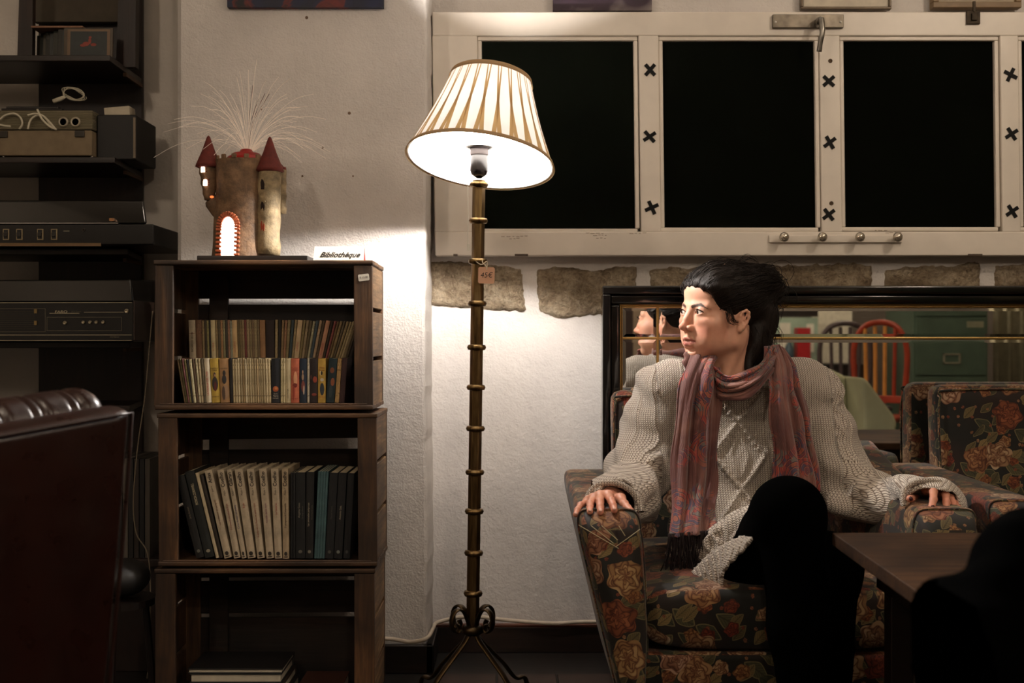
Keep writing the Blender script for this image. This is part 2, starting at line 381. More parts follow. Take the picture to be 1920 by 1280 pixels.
def mats():
    m = M_
    m['crateside'] = wood((92, 66, 42), (200, 164, 120), 1, 1, .65, .3, 'crate_side_wood', .5)  # same crate wood, colour lightened to show lamplight on the right-hand slats
    m['wall'] = plaster('white_plaster', (220, 214, 208), 1.4, .45)
    m['pillar'] = plaster('pillar_plaster', (220, 214, 208), 1.5, .5)
    m['wall_in'] = plaster('recess_plaster', (214, 206, 196), .8, .3)
    m['backwall'] = plaster('grey_paint', (120, 110, 100), .6, .2)
    m['ceil'] = plaster('ceiling_paint', (238, 232, 224), .6, .2)
    m['stone'] = stone()
    m['paint'] = plain((230, 221, 208), .38, 0, .06, 9, .12, 'cream_gloss_paint')
    m['black'] = plain((6, 8, 4), .9, 0, .2, 9, 0, 'blackboard_paint', .04)
    m['tape'] = plain((8, 8, 8), .6, 0, .1, 40, 0, 'black_tape', .2)
    m['blackgloss'] = plain((7, 6, 6), .13, 0, .1, 20, 0, 'black_lacquer', .5, .6)
    m['brass'] = brass()
    m['gold'] = plain((190, 156, 96), .3, 1, .1, 30, 0, 'gilt_strip')
    m['iron'] = plain((70, 56, 38), .42, 1, .3, 30, .1, 'bronzed_iron')
    m['steel'] = plain((150, 146, 138), .3, 1, .25, 40, .05, 'worn_steel')
    m['chrome'] = plain((205, 205, 205), .12, 1, .05, 40, 0, 'chrome')
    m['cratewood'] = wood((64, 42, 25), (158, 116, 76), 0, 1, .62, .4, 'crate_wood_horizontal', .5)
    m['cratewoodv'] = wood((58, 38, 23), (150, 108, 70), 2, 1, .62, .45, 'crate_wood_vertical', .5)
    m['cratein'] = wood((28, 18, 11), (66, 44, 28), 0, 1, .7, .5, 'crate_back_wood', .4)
    m['darkwood'] = wood((26, 14, 9), (56, 32, 20), 2, 1, .5, .4, 'dark_stained_wood', .25)
    m['darkwoodx'] = wood((24, 15, 11), (48, 30, 20), 0, 1, .4, .4, 'dark_shelf_wood', .25)
    m['tablewood'] = wood((52, 34, 21), (88, 62, 41), 0, .8, .7, .35, 'table_top_wood', .2)
    m['tablewood'].node_tree.nodes['Principled BSDF'].inputs['Specular IOR Level'].default_value = .12
    m['floor'] = wood((16, 11, 8), (34, 22, 15), 0, .5, .5, .4, 'floor_boards', .3)
    m['floral'] = floral(); m['paisley'] = paisley(); m['knit'] = knit(); m['skin'] = skin()
    m['leather'] = leather(); m['smoke'] = smoke()
    m['hair'] = hairmat()
    m['trousers'] = plain((2, 2, 2), 1.0, 0, .1, 60, 0, 'black_cloth', .01)
    m['shade_in'] = shade_cloth((248, 246, 243), .45, 'shade_lining')
    m['pleat'] = shade_cloth((198, 168, 122), .34, 'shade_pleat')
    m['shade_out'] = shade_cloth((240, 238, 236), .5, 'shade_silk')
    m['trim'] = shade_cloth((196, 168, 132), .3, 'shade_binding')
mats()
# ================================================================== the room
WD, PD, LD = 3.20, 3.00, 3.30     # main wall, pillar front, left recess
PXR, PXL = X(799, PD), X(331, PD)
def struct(mb, name, mat, **k):
    o = mb.build(name, mat, **k); o['kind'] = 'structure'; return o
rs = random.Random(3)
# main wall
wall = struct(MB().b2((PXR-.3, WD, 0), (3.4, WD+.15, 2.6)), 'wall_back', M_['wall'])
# pillar with a slightly uneven, chipped right corner
mb = MB(); n = 90; zz = [2.6*i/n for i in range(n+1)]
off = [0.003*math.sin(z*5.1)+.0022*rs.uniform(-1, 1) for z in zz]
vs = []; fs = []
for i, z in enumerate(zz):
    c = .007+.003*rs.random()
    vs += [(PXL, WD+.13, z), (PXL, PD+.012, z), (PXL+.012, PD, z), (PXR-c+off[i], PD, z), (PXR-.3*c+off[i], PD+c*.3, z), (PXR+off[i], PD+c, z), (PXR+off[i]*.6+.004, WD+.12, z)]
for i in range(n):
    for k in range(6): a = i*7+k; fs.append((a, a+7, a+8, a+1)[::-1])
mb.add(vs, fs); mb.add([(PXL, WD+.1, 2.6), (PXL, PD, 2.6), (PXR, PD, 2.6), (PXR, WD+.1, 2.6)], [(0, 1, 2, 3)])
pil = struct(mb, 'wall_pillar', M_['pillar'], smooth=False)
struct(MB().b2((-2.6, LD, 0), (PXL+.1, LD+.15, 2.6)), 'wall_recess', M_['wall_in'])
struct(MB().b2((-2.75, -2.6, 0), (-2.6, LD+.15, 2.6)), 'wall_left', M_['wall_in'])
struct(MB().b2((3.4, -2.6, 0), (3.55, LD+.15, 2.6)), 'wall_right', M_['backwall'])
struct(MB().b2((-2.75, -2.75, 0), (3.55, -2.6, 2.6)), 'wall_front', M_['backwall'])
struct(MB().b2((-2.75, -2.75, -.1), (3.55, LD+.15, 0)), 'floor', M_['floor'])
struct(MB().b2((-2.75, -2.75, 2.6), (3.55, LD+.15, 2.7)), 'ceiling', M_['ceil'])
# plaster ridge over the cable, holes in the plaster
def hole(px, py, D, r, name='wall_chip'):
    mb = MB(); mb.lathe([(r*.75, 0), (r*.6, .0012), (r*.4, .001), (.0003, .0003)], 7, frame(P(px, py, D-.0002), (1, 0, 0), (0, 0, 1), (0, -1, 0)))
    o = mb.build(name, plain((120, 98, 80), .9, 0, .4, 80), parent=pil); return o
for q in ((655, 212, .006), (575, 33, .006), (605, 277, .004), (490, 205, .003), (567, 330, .004), (662, 330, .0035)): hole(q[0], q[1], PD, q[2])
# skirting boards
bt = Z(1172, WD)
struct(MB().b2((PXR+.005, WD-.02, 0), (3.4, WD, bt)), 'baseboard_back', M_['darkwoodx'], bevel=.003)
struct(MB().b2((PXR+.005, WD-.021, bt), (3.4, WD, bt+.006)), 'trim_1', plain((92, 48, 30), .5, 0, .3, 30), bevel=.001)
struct(MB().b2((PXL, PD-.02, 0), (PXR+.02, PD, Z(1206, PD))), 'baseboard_pillar', M_['darkwoodx'], bevel=.003)
struct(MB().b2((PXR+.0, PD-.02, 0), (PXR+.02, WD-.02, Z(1206, PD))), 'baseboard_side', M_['darkwoodx'], bevel=.003)
struct(MB().b2((-2.6, LD-.02, 0), (PXL-.01, LD, .08)), 'baseboard_recess', M_['darkwoodx'], bevel=.003)
# tile strip on the floor in front of the wall
g = MB()
for i in range(12):
    x0 = X(822, 2.96)+i*.155
    g.box((x0+.075, 2.88, .004), (.15, .15, .008))
struct(g, 'floor_tile_strip', plain((52, 33, 24), .5, 0, .3, 12, .2), bevel=.002)
# exposed stones
def stone_block(pts, D, seed, top=False):
    r = random.Random(seed); M = []
    P2 = [(X(a, D), Z(b, D)) for a, b in pts]
    xs = [p[0] for p in P2]; zs = [p[1] for p in P2]; x0, x1, z0, z1 = min(xs), max(xs), min(zs), max(zs)
    nu, nv = int((x1-x0)/.006), int((z1-z0)/.006)
    def inside(x, z):
        c = False; j = len(P2)-1
        for i in range(len(P2)):
            xi, zi = P2[i]; xj, zj = P2[j]
            if (zi > z) != (zj > z) and x < (xj-xi)*(z-zi)/(zj-zi)+xi: c = not c
            j = i
        return c
    def dist(x, z):
        d = 9
        for i in range(len(P2)):
            a = Vector(P2[i-1]); b = Vector(P2[i]); p = Vector((x, z)); ab = b-a
            t = max(0, min(1, (p-a).dot(ab)/ab.dot(ab))); d = min(d, (p-a-ab*t).length)
        return d if inside(x, z) else -d
    from mathutils import noise as mn
    def fn(u, v):
        x = x0-.01+(x1-x0+.02)*u; z = z0-.01+(z1-z0+.02)*v
        d = dist(x, z)+.004*mn.noise((x*60+seed, z*60, 0))
        h = -.004+.016*max(0, min(1, d/.010))
        if d > 0: h += .007*mn.noise((x*25, z*32, seed))+.005*mn.noise((x*80, z*90, seed))
        return (x, D-h+.002, z)
    mb = MB(); mb.grid(fn, nu+3, nv+3)
    mb.f = [f for f in mb.f if any(D+.002-mb.v[i][1] > -.002 for i in f)]
    o = mb.build('exposed_stone', M_['stone'], parent=wall, smooth=True); return o
st = [[(803, 492), (830, 486), (870, 490), (905, 494), (950, 496), (980, 500), (984, 540), (988, 585), (960, 586), (900, 580), (840, 578), (804, 574)],
      [(1003, 502), (1040, 498), (1080, 502), (1110, 505), (1150, 497), (1195, 498), (1197, 560), (1185, 590), (1140, 590), (1100, 594), (1050, 600), (1010, 588), (1006, 540)],
      [(1213, 502), (1260, 499), (1310, 498), (1340, 500), (1345, 545), (1330, 560), (1220, 560)],
      [(1375, 500), (1420, 492), (1470, 496), (1530, 494), (1600, 490), (1636, 496), (1637, 560), (1380, 560)],
      [(1656, 503), (1720, 496), (1790, 497), (1815, 489), (1838, 492), (1841, 560), (1656, 560)],
      [(1863, 494), (1920, 494), (1985, 498), (1990, 560), (1862, 560)]]
for i, s in enumerate(st): stone_block(s, WD, i+3)
# cable along the skirting
mb = MB(); pts = crv([P(560, 1196, PD-.03), P(640, 1196, PD-.03), P(727, 1197, PD-.028), P(770, 1203, PD-.028), P(800, 1196, PD-.028), P(812, 1178, 3.08), P(822, 1166, WD-.03), P(880, 1155, WD-.03), P(960, 1163, WD-.03), P(1040, 1168, WD-.03), P(1110, 1165, WD-.03), P(1300, 1166, WD-.03)], 120)
mb.tube(pts, .0055, 8); tag(mb.build('wall_cable', plain((205, 190, 170), .55), smooth=True), 'cream power cable running along the top of the dark skirting board', 'cable')
# ================================================================== the old glazed door hung sideways on the wall
DF = 3.135      # front of the door
door = empty('reclaimed_door', P(1450, 480, DF+.03), 'old cream painted glazed door hung sideways with blacked-out panes', 'door')
door.location = (0, 0, 0)
g = MB()
TL, TR, BL, BR = (810, 22), (2010, 20), (816, 480), (2010, 474)
def dx(px, py): return X(px, DF)
ops = [(903, 75, 1188, 428), (1243, 75, 1528, 426), (1583, 75, 1866, 425), (1918, 75, 2200, 425)]
# rails and stiles
def pbx(mb, x0, y0, x1, y1, d0, d1, mi=0, sk=0):
    a = []
    for d in (d1, d0):
        a.append([Vector((X(x, DF), d, Z(y, DF))) for x, y in ((x0+sk, y1), (x1+sk, y1), (x1, y0), (x0, y0))])
    vs = [a[0][0], a[0][1], a[1][1], a[1][0], a[0][3], a[0][2], a[1][2], a[1][3]]
    mb.add(vs, [(0, 1, 2, 3), (4, 7, 6, 5), (0, 4, 5, 1), (1, 5, 6, 2), (2, 6, 7, 3), (3, 7, 4, 0)], mi)
pbx(g, 810, 22, 2230, 67, DF, DF+.045, sk=1); pbx(g, 815, 434, 2230, 479, DF, DF+.045, sk=1)
for x0, x1 in ((810, 895), (1197, 1235), (1536, 1575), (1875, 1910)): pbx(g, x0, 66, x1, 435, DF+.0005, DF+.044, sk=5)
pbx(g, 2205, 66, 2230, 435, DF, DF+.044)
g.build('door_frame', M_['paint'], parent=door, bevel=.0035, weld=False)
for i, (x0, y0, x1, y1) in enumerate(ops):
    m = MB(); e = 8; sk = 4
    for (a, b, c, d) in ((x0-e, y0-e, x1+e, y0), (x0-e, y1, x1+e, y1+e), (x0-e, y0, x0, y1), (x1, y0, x1+e, y1)):
        pbx(m, a, b, c, d, DF+.006, DF+.03, sk=sk*(1 if (d-b) > 50 else 0))
    m.build('pane_moulding', M_['paint'], parent=door, bevel=.003)
    m = MB(); pbx(m, x0-3, y0-3, x1+5, y1+3, DF+.018, DF+.026); m.build('blacked_pane', M_['black'], parent=door)
# taped crosses
for (px, py, a) in ((1219, 131, 45), (1218, 256, 38), (1222, 389, 20), (1554, 152, 42), (1556, 267, 33), (1554, 402, 35), (1895, 140, 62), (1897, 251, 35), (1898, 396, 37)):
    m = MB(); c = P(px, py, DF-.0008); w = .0085; L = .040
    for k in (0, 90):
        r = math.radians(a+k+rs.uniform(-5, 5)); M = frame(c+Vector((0, -.0003*(k > 0), 0)), (math.cos(r), 0, math.sin(r)), (-math.sin(r), 0, math.cos(r)), (0, -1, 0))
        m.box((0, 0, 0), (L, w*1.2, .0009), M)
    m.build('tape_cross', M_['tape'], parent=door)
# chipped paint
m = MB(); rp_ = random.Random(5)
for (x0, x1, y) in ((940, 985, 443), (955, 975, 447), (1098, 1134, 437), (1112, 1136, 441), (1118, 1134, 446), (1660, 1690, 436), (1180, 1205, 437), (1640, 1662, 432)):
    x = x0
    while x < x1:
        w_ = rp_.uniform(3, 8); yy_ = y+rp_.uniform(-.8, .8)
        m.b2((X(x, DF), DF-.0004, Z(yy_+.5, DF)), (X(x+w_, DF), DF, Z(yy_-.4, DF))); x += w_+rp_.uniform(1, 4)
m.build('paint_chip', plain((120, 98, 74), .7, 0, .3, 90), parent=door)
m = MB()
for (x0, x1) in ((965, 990), (1815, 1842), (850, 858)): m.b2((X(x0, DF), DF-.0006, Z(480, DF)), (X(x1, DF), DF+.004, Z(476, DF)))
m.build('paint_chip', plain((66, 52, 38), .7, 0, .4, 90), parent=door)
# latch with lever handle
lt = MB(); lt.b2((X(1447, DF), DF-.012, Z(54, DF)), (X(1580, DF), DF, Z(29, DF)))
lp = lt.build('latch_plate', plain((120, 112, 100), .4, .8, .35, 25, .2), parent=door, bevel=.002)
h = MB(); c = P(1535, 42, DF-.02); h.tube(crv([c+Vector((0, .012, 0)), c+Vector((0, -.02, 0)), P(1540, 36, DF-.045), P(1542, 60, DF-.05), P(1538, 80, DF-.045), P(1536, 97, DF-.04)], 30), [.012]*6+[.008]*12+[.007]*30, 10)
h.v = h.v[:]; h.build('lever_handle', M_['steel'], parent=lp, smooth=True)
for px in (1454, 1576):
    s = MB(); s.lathe([(.0035, 0), (.003, .0015), (.0001, .002)], 10, frame(P(px, 41, DF-.0122), (1, 0, 0), (0, 0, 1), (0, -1, 0))); s.build('screw', M_['steel'], parent=lp)
k = MB(); k.b2((X(1811, DF), DF-.008, Z(46, DF)), (X(1836, DF), DF, Z(22, DF))); k.b2((X(1819, DF), DF-.014, Z(40, DF)), (X(1829, DF), DF-.006, Z(27, DF))); k.b2((X(1822, DF), DF-.010, Z(24, DF)), (X(1827, DF), DF-.004, Z(4, DF)))
k.build('hook_catch', plain((60, 50, 38), .6, .6, .4, 60, .3), parent=door, bevel=.001)
for px, py in ((1557, 114), (1559, 381)):
    s = MB(); s.lathe([(.006, 0), (.005, .0015), (.0022, .001), (.0001, .0005)], 12, frame(P(px, py, DF-.0005), (1, 0, 0), (0, 0, 1), (0, -1, 0))); s.build('screw_hole', plain((80, 62, 42), .6, .5, .4, 90), parent=door)
# hook rail
rail = empty('hook_rail', (0, 0, 0), 'narrow cream rail with four glass knobs screwed to the painted door', 'hook rail')
r = MB(); r.b2((X(1441, DF), DF-.009, Z(455, DF)), (X(1690, DF), DF-.0005, Z(441, DF))); r.build('rail_board', M_['paint'], parent=rail, bevel=.002)
for px, py in ((1466, 446), (1537, 446), (1607, 446), (1677, 446)):
    kn = MB(); kn.lathe([(.0045, 0), (.0045, .012), (.008, .016), (.0125, .022), (.0135, .028), (.0115, .034), (.006, .037), (.0001, .038)], 18, frame(P(px, py, DF-.009), (1, 0, 0), (0, 0, 1), (0, -1, 0)))
    kn.build('knob', plain((200, 190, 172), .15, .75, .1, 30), parent=rail, smooth=True)
# ------------------------------------------------------------------ pictures whose lower edges hang into view
def picture(name, x0, x1, yb, D, depth, fm, inner, label, fw=8, cat='picture', w=None):
    o = empty(name, (0, 0, 0), label, cat)
    fr = MB(); H = .42
    xa, xb, zb = X(x0, D), X(x1, D), Z(yb, D); fwm = fw/F*D
    if fw:
        fr.b2((xa, D, zb), (xb, D+depth, zb+fwm)); fr.b2((xa, D, zb+H-fwm), (xb, D+depth, zb+H)); fr.b2((xa, D, zb+fwm), (xa+fwm, D+depth, zb+H-fwm)); fr.b2((xb-fwm, D, zb+fwm), (xb, D+depth, zb+H-fwm))
        fr.build('frame', fm, parent=o, bevel=.002)
    c = MB(); c.b2((xa+fwm*.8, D+depth*.35, zb+fwm*.8), (xb-fwm*.8, D+depth, zb+H-fwm*.8)); c.build('picture_sheet' if fw else 'canvas', inner, parent=o)
    return o
def canvas_mat(cs, sc, name):
    a = N(name); a.base(a.ramp(a.noise(a.co(), sc, 3, .5, 1.0), cs)); a.set(Roughness=.6); return a.m
picture('canvas_painting', 424, 718, 11, 2.9705, .03, None, canvas_mat([(.35, (8, 12, 34)), (.5, (14, 22, 52)), (.56, (96, 30, 24)), (.7, (10, 10, 18))], 14, 'night_painting'), 'dark blue painting on canvas above the wooden crates, only its lower edge in view', 0)
picture('canvas_painting', 1037, 1223, 18, 3.17, .025, None, canvas_mat([(.35, (34, 20, 30)), (.5, (54, 36, 50)), (.7, (150, 140, 136))], 5, 'purple_painting'), 'purple and white unframed painting resting above the painted door', 0)
picture('framed_picture', 1502, 1672, 17, 3.17, .02, plain((92, 78, 60), .4, .3), plain((196, 186, 166), .5), 'thin brown framed picture with a pale mount above the door latch', 5)
picture('framed_picture', 1750, 1916, 14, 3.16, .03, plain((120, 96, 66), .5), plain((150, 136, 110), .5), 'box framed picture with a wide wooden edge at the top above the hook catch', 11)
# ================================================================== the floor lamp
LDp = 2.66
lamp = empty('floor_lamp', (X(886, LDp), LDp, 0), 'tall brass floor lamp with pleated cream shade lighting the wall', 'floor lamp')
L0 = Vector((X(886, LDp), LDp, 0))
def lp_(px, py, dD=0): return P(px, py, LDp+dD)-L0
top = lp_(898, 338); bot = lp_(886, 1190); ax = (top-bot).normalized()
def axm(px, py): # frame with z along the pole
    o = lp_(px, py); x = Vector((0, -1, 0)).cross(ax).normalized(); y = ax.cross(x); return frame(o, x, y, ax)
def pole_at(py): t = (py-338)/(1190-338); return (898+(886-898)*t, py)
g = MB(); r0 = .0150
hgt = (top-bot).length
sec = []
nseg = 48
def flu(a): return r0*(1-.13*abs(math.sin(a*3))**.6)
vs = [(flu(2*PI*i/nseg)*math.cos(2*PI*i/nseg), flu(2*PI*i/nseg)*math.sin(2*PI*i/nseg), z) for z in (0, hgt) for i in range(nseg)]
g.add(vs, [(i, (i+1) % nseg, nseg+(i+1) % nseg, nseg+i) for i in range(nseg)], 0, axm(886, 1190)); g.build('pole', M_['brass'], parent=lamp, smooth=True)
for py in (346, 414, 490, 569, 651, 726, 803, 885, 958, 1036, 1112):
    q = MB(); q.lathe([(r0*.9, -.007), (r0*1.35, -.0055), (r0*1.5, 0), (r0*1.35, .0055), (r0*.9, .007)], 24, axm(*pole_at(py)), cap=False); q.build('ring', M_['brass'], parent=lamp, smooth=True)
q = MB(); q.lathe([(r0*1.1, -.012), (r0*1.7, -.006), (r0*1.7, .004), (r0*1.2, .01)], 24, axm(886, 1180)); q.build('base_collar', M_['iron'], parent=lamp, smooth=True)
# scrolls above the collar and feet below
for a in (35, 145, 215, 325):
    ca, sa = math.cos(math.radians(a)), math.sin(math.radians(a))
    o = lp_(886, 1182)
    pts = [o+Vector((ca*r, sa*r, z)) for r, z in ((.008, -.005), (.012, .02), (.024, .046), (.040, .054), (.053, .046), (.058, .028), (.054, .010), (.043, .002), (.036, .010), (.040, .020))]
    s = MB(); s.tube(crv(pts, 50), .0095, 8, flat=.32, up=(-sa, ca, 0)); s.build('scroll', M_['iron'], parent=lamp, smooth=True)
    zf = -o.z
    pts = [o+Vector((ca*r, sa*r, z)) for r, z in ((.010, -.006), (.022, -.024), (.050, -.052), (.088, -.090), (.122, -.130), (.150, zf+.06), (.165, zf+.015), (.190, zf+.008), (.197, zf+.02))]
    s = MB(); s.tube(crv(pts, 50), .0095, 8, flat=.45, up=(-sa, ca, 0)); s.build('foot', M_['iron'], parent=lamp, smooth=True)
# socket, carrier and bulb
q = MB(); q.lathe([(.006, 0), (.018, .008), (.0215, .018), (.0205, .052), (.0195, .055)], 28, axm(898, 334)); q.lathe([(.0205, .052), (.0215, .056), (.0215, .075), (.018, .078)], 28, axm(898, 334), 1); q.build('bulb_socket', [plain((22, 18, 16), .25), plain((150, 140, 140), .4)], parent=lamp, smooth=True)
q = MB(); Ms = axm(899, 276)
for i in range(32): pass
q.tube([Ms @ Vector((.030*math.cos(t*PI/16), .030*math.sin(t*PI/16), 0)) for t in range(33)], .003, 6, cap=False)
q.lathe([(.020, .0), (.030, .002), (.030, .004), (.020, .006)], 28, Ms)
q.build('shade_ring', M_['chrome'], parent=lamp, smooth=True)
BULB = L0+lp_(901, 257)
q = MB(); q.lathe([(.012, -.026), (.016, -.022), (.028, -.008), (.030, .008), (.024, .024), (.010, .032), (.0001, .034)], 20, frame(BULB-L0, (1, 0, 0), (0, 1, 0), (0, 0, 1)))
bulb = q.build('light_bulb', emis((255, 247, 240), 1950, 'bulb_glow'), parent=lamp, smooth=True)
# shade: axis tilts right and towards the room
bc = lp_(900, 303, 0); tc = lp_(921, 149, 0.045)
az = (tc-bc).normalized(); axx = Vector((1, 0, 0)); axx = (axx-az*axx.dot(az)).normalized(); ayy = az.cross(axx)
SM = frame(bc, axx, ayy, az); SH = (tc-bc).length
Rb, Rt = 136/F*LDp, 74/F*LDp
def sp(a, t, e=0): r = Rb+(Rt-Rb)*t+e+.004*math.sin(PI*t)*-1; return SM @ Vector((r*math.cos(a), r*math.sin(a), SH*t))
shade = MB(); shade.grid(lambda u, v: sp(2*PI*u, v, -.0015), 96, 8)
sh = shade.build('lamp_shade', M_['shade_in'], parent=lamp, smooth=True, weld=True)
Np = 26
o = MB()
def outer(u, v):
    a = 2*PI*u; return sp(a, v, .0012+.0012*abs(math.sin(a*Np/2)))
o.grid(outer, 264, 10); o.build('silk_cover', M_['shade_out'], parent=sh, smooth=True, weld=True)
pl = MB()
for i in range(Np):
    a = 2*PI*(i+.5)/Np; da = 2*PI/Np
    for s in (-1, 1):
        n = 12; vs = []
        for k in range(n+1):
            t = k/n; ctr = a+s*da*(-.17*(1-t)**1.2+.16*t); w = da*(.135*(1-t)+.045*t)
            e = .0035+(.0008 if s > 0 else 0)
            vs += [sp(ctr-w, t, e), sp(ctr+w, t, e)]
        pl.add(vs, [(2*k, 2*k+1, 2*k+3, 2*k+2) for k in range(n)])
pl.build('pleats', M_['pleat'], parent=sh, smooth=True)
for t0, t1, nm in ((-.012, .035, 'bottom_binding'), (.955, 1.012, 'top_binding')):
    b = MB(); b.grid(lambda u, v: sp(2*PI*u, t0+(t1-t0)*v, .0055), 96, 2); b.build(nm, M_['trim'], parent=sh, smooth=True, weld=True, solid=.0012)
for k in range(3):
    a = 2*PI*k/3+.4; q = MB(); q.tube([Ms @ Vector((.028*math.cos(a), .028*math.sin(a), .002)), sp(a, .97, -.002)], .0012, 6); q.build('shade_spoke', M_['chrome'], parent=sh)
# pull cord
q = MB(); q.tube([lp_(877, 335, -.01), lp_(878, 400, -.01), lp_(877, 458, -.01)], .0009, 6); q.lathe([(.0032, -.008), (.0032, .008)], 10, frame(lp_(878, 464, -.01), (1, 0, 0), (0, 1, 0), (0, 0, 1))); q.build('pull_cord', plain((225, 220, 205), .5), parent=lamp)
# price tag tied round the pole
tg = empty('price_tag', (0, 0, 0), 'small square orange-beige price tag tied with string round the brass lamp pole', 'price tag')
m = MB(); c = P(912, 516, LDp-.024); m.prism([(-.019, -.016), (-.016, -.019), (.016, -.019), (.019, -.016), (.019, .016), (.016, .019), (-.016, .019), (-.019, .016)], .0012, T(*c) @ Rz(.0) @ Matrix.Rotation(.03, 4, 'Y') @ FRONT)
cd = m.build('card', plain((206, 158, 128), .7, 0, .06), parent=tg)
text('handwriting', '45€', .017, plain((40, 28, 20), .6), T(c.x, c.y-.0016, c.z) @ FRONT, cd, .0002, .15)
s = MB(); pc = P(*pole_at(488), LDp)
loop = [pc+Vector((.019*math.cos(t), .019*math.sin(t), .004*math.sin(t))) for t in [i*PI/10 for i in range(21)]]
s.tube(loop, .0011, 6); s.tube(crv([pc+Vector((.012, -.016, 0)), P(905, 492, LDp-.024), P(912, 500, LDp-.026), c+Vector((0, -.002, .013))], 14), .0011, 6)
s.tube(crv([pc+Vector((-.012, -.016, .003)), P(902, 496, LDp-.026), P(913, 490, LDp-.026), c+Vector((.001, -.002, .013))], 14), .0011, 6); s.build('string', plain((205, 190, 165), .8), parent=tg)
# ================================================================== wooden fruit crates used as a bookcase
C1, C2 = 2.70, 2.93     # front and back of the crates
def crate(name, xl, xr, yt, yb, post, lab, seed, slots, rise):
    r = random.Random(seed); o = empty(name, (0, 0, 0), lab, 'crate', 'wooden crates stacked as a bookcase')
    x0, x1, z1, z0 = X(xl, C1), X(xr, C1), Z(yt, C1), Z(yb, C1)
    t = .011; pw = (post)/F*C1
    # end walls: three slats each side
    H = z1-z0
    for s in (0, 1):
        for k in range(3):
            a = z0+.004+H*(k/3)+.003; b = z0+H*((k+1)/3)-.003
            xs = (x0+.0115, x0+.0015) if s == 0 else (x1-.0115, x1-.0015)
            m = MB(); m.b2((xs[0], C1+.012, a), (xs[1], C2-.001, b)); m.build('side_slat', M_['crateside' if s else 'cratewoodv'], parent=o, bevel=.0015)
    # front and back corner posts (flat boards on the end)
    for s, xa in ((0, x0), (1, x1-pw)):
        m = MB(); k = r.uniform(-.002, .002)
        m.hexa([(xa+k, C1, z0+.006), (xa+pw+k, C1, z0+.006), (xa+pw+k, C1+.012, z0+.006), (xa+k, C1+.012, z0+.006), (xa, C1, z1-.012), (xa+pw, C1, z1-.012), (xa+pw, C1+.012, z1-.012), (xa, C1+.012, z1-.012)])
        m.build('corner_board', M_['cratewoodv'], parent=o, bevel=.002)
        m = MB(); m.b2((xa+.0001, C2-.013, z0+.006), (xa+pw*1.0, C2-.002, z1-.012)); m.build('corner_post', M_['cratewoodv'], parent=o, bevel=.002)
    # top and bottom boards
    for z, nm in ((z1-t, 'top_board'), (z0, 'bottom_board')):
        n = 2 if nm == 'top_board' else 3; w = (C2-C1)/n
        for k in range(n):
            m = MB(); a = C1-.002+k*w; dz = r.uniform(-.001, .001)
            m.b2((x0-.003*(nm == 'top_board'), a, z+dz), (x1+.002, a+w-.002, z+t+dz)); m.build(nm, M_['cratewood'], parent=o, bevel=.0025)
    m = MB(); m.b2((x0+.012, C1-.001, z0+t), (x1-.012, C1+.008, z0+t+.004)); m.build('front_lip', M_['cratewood'], parent=o, bevel=.0015)
    # back boards with gaps
    edges = []; zt = z1-t
    for (ya, yb2) in slots: edges.append((zt, Z(ya, C2-.005))); zt = Z(yb2, C2-.005)
    edges.append((zt, z0+t))
    for (a, b) in edges:
        m = MB(); dr = rise
        m.hexa([(x0+.012, C2-.012, b), (x1-.012, C2-.012, b+dr*(b > z0+t+.01)), (x1-.012, C2-.003, b+dr*(b > z0+t+.01)), (x0+.012, C2-.003, b), (x0+.012, C2-.012, a), (x1-.012, C2-.012, a+dr*.6*(a < z1-t-.01)), (x1-.012, C2-.003, a+dr*.6*(a < z1-t-.01)), (x0+.012, C2-.003, a)])
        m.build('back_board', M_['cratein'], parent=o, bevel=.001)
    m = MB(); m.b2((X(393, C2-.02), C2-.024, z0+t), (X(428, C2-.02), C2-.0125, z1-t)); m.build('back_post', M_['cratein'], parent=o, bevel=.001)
    return o, x0, x1, z0, z1
crA = crate('wooden_crate', 290, 698, 488, 768, 35, 'topmost wooden crate, full of old paperbacks in two rows', 1, [(560, 571)], 0)
crB = crate('wooden_crate', 296, 706, 774, 1062, 36, 'middle wooden crate of the stack, holding white and black books', 2, [(824, 843)], .006)
crC = crate('wooden_crate', 291, 702, 1066, 1352, 38, 'lowest wooden crate of the stack, nearly lost in shadow', 3, [(1082, 1089), (1149, 1157)], .005)
fl = MB(); fl.b2((crC[1], C1+.01, 0), (crC[2], C2-.01, crC[3]-.001)); 
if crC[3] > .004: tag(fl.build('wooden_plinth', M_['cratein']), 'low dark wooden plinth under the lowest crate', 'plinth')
# price sticker on the right corner board
stk = MB(); c = P(682, 520, C1-.0006); stk.prism([(-.013, -.006), (-.011, -.008), (.011, -.008), (.013, -.006), (.013, .006), (.011, .008), (-.011, .008), (-.013, .006)], .0005, T(*c) @ Ry(-.12) @ FRONT)
so = stk.build('price_sticker', plain((220, 214, 200), .5)); tag(so, 'small white price sticker on the right front board of the topmost crate', 'sticker')
text('printed_price', '€ 15.00', .0062, plain((50, 46, 50), .6), T(c.x, c.y-.0007, c.z) @ Ry(-.12) @ FRONT, so, .0001)
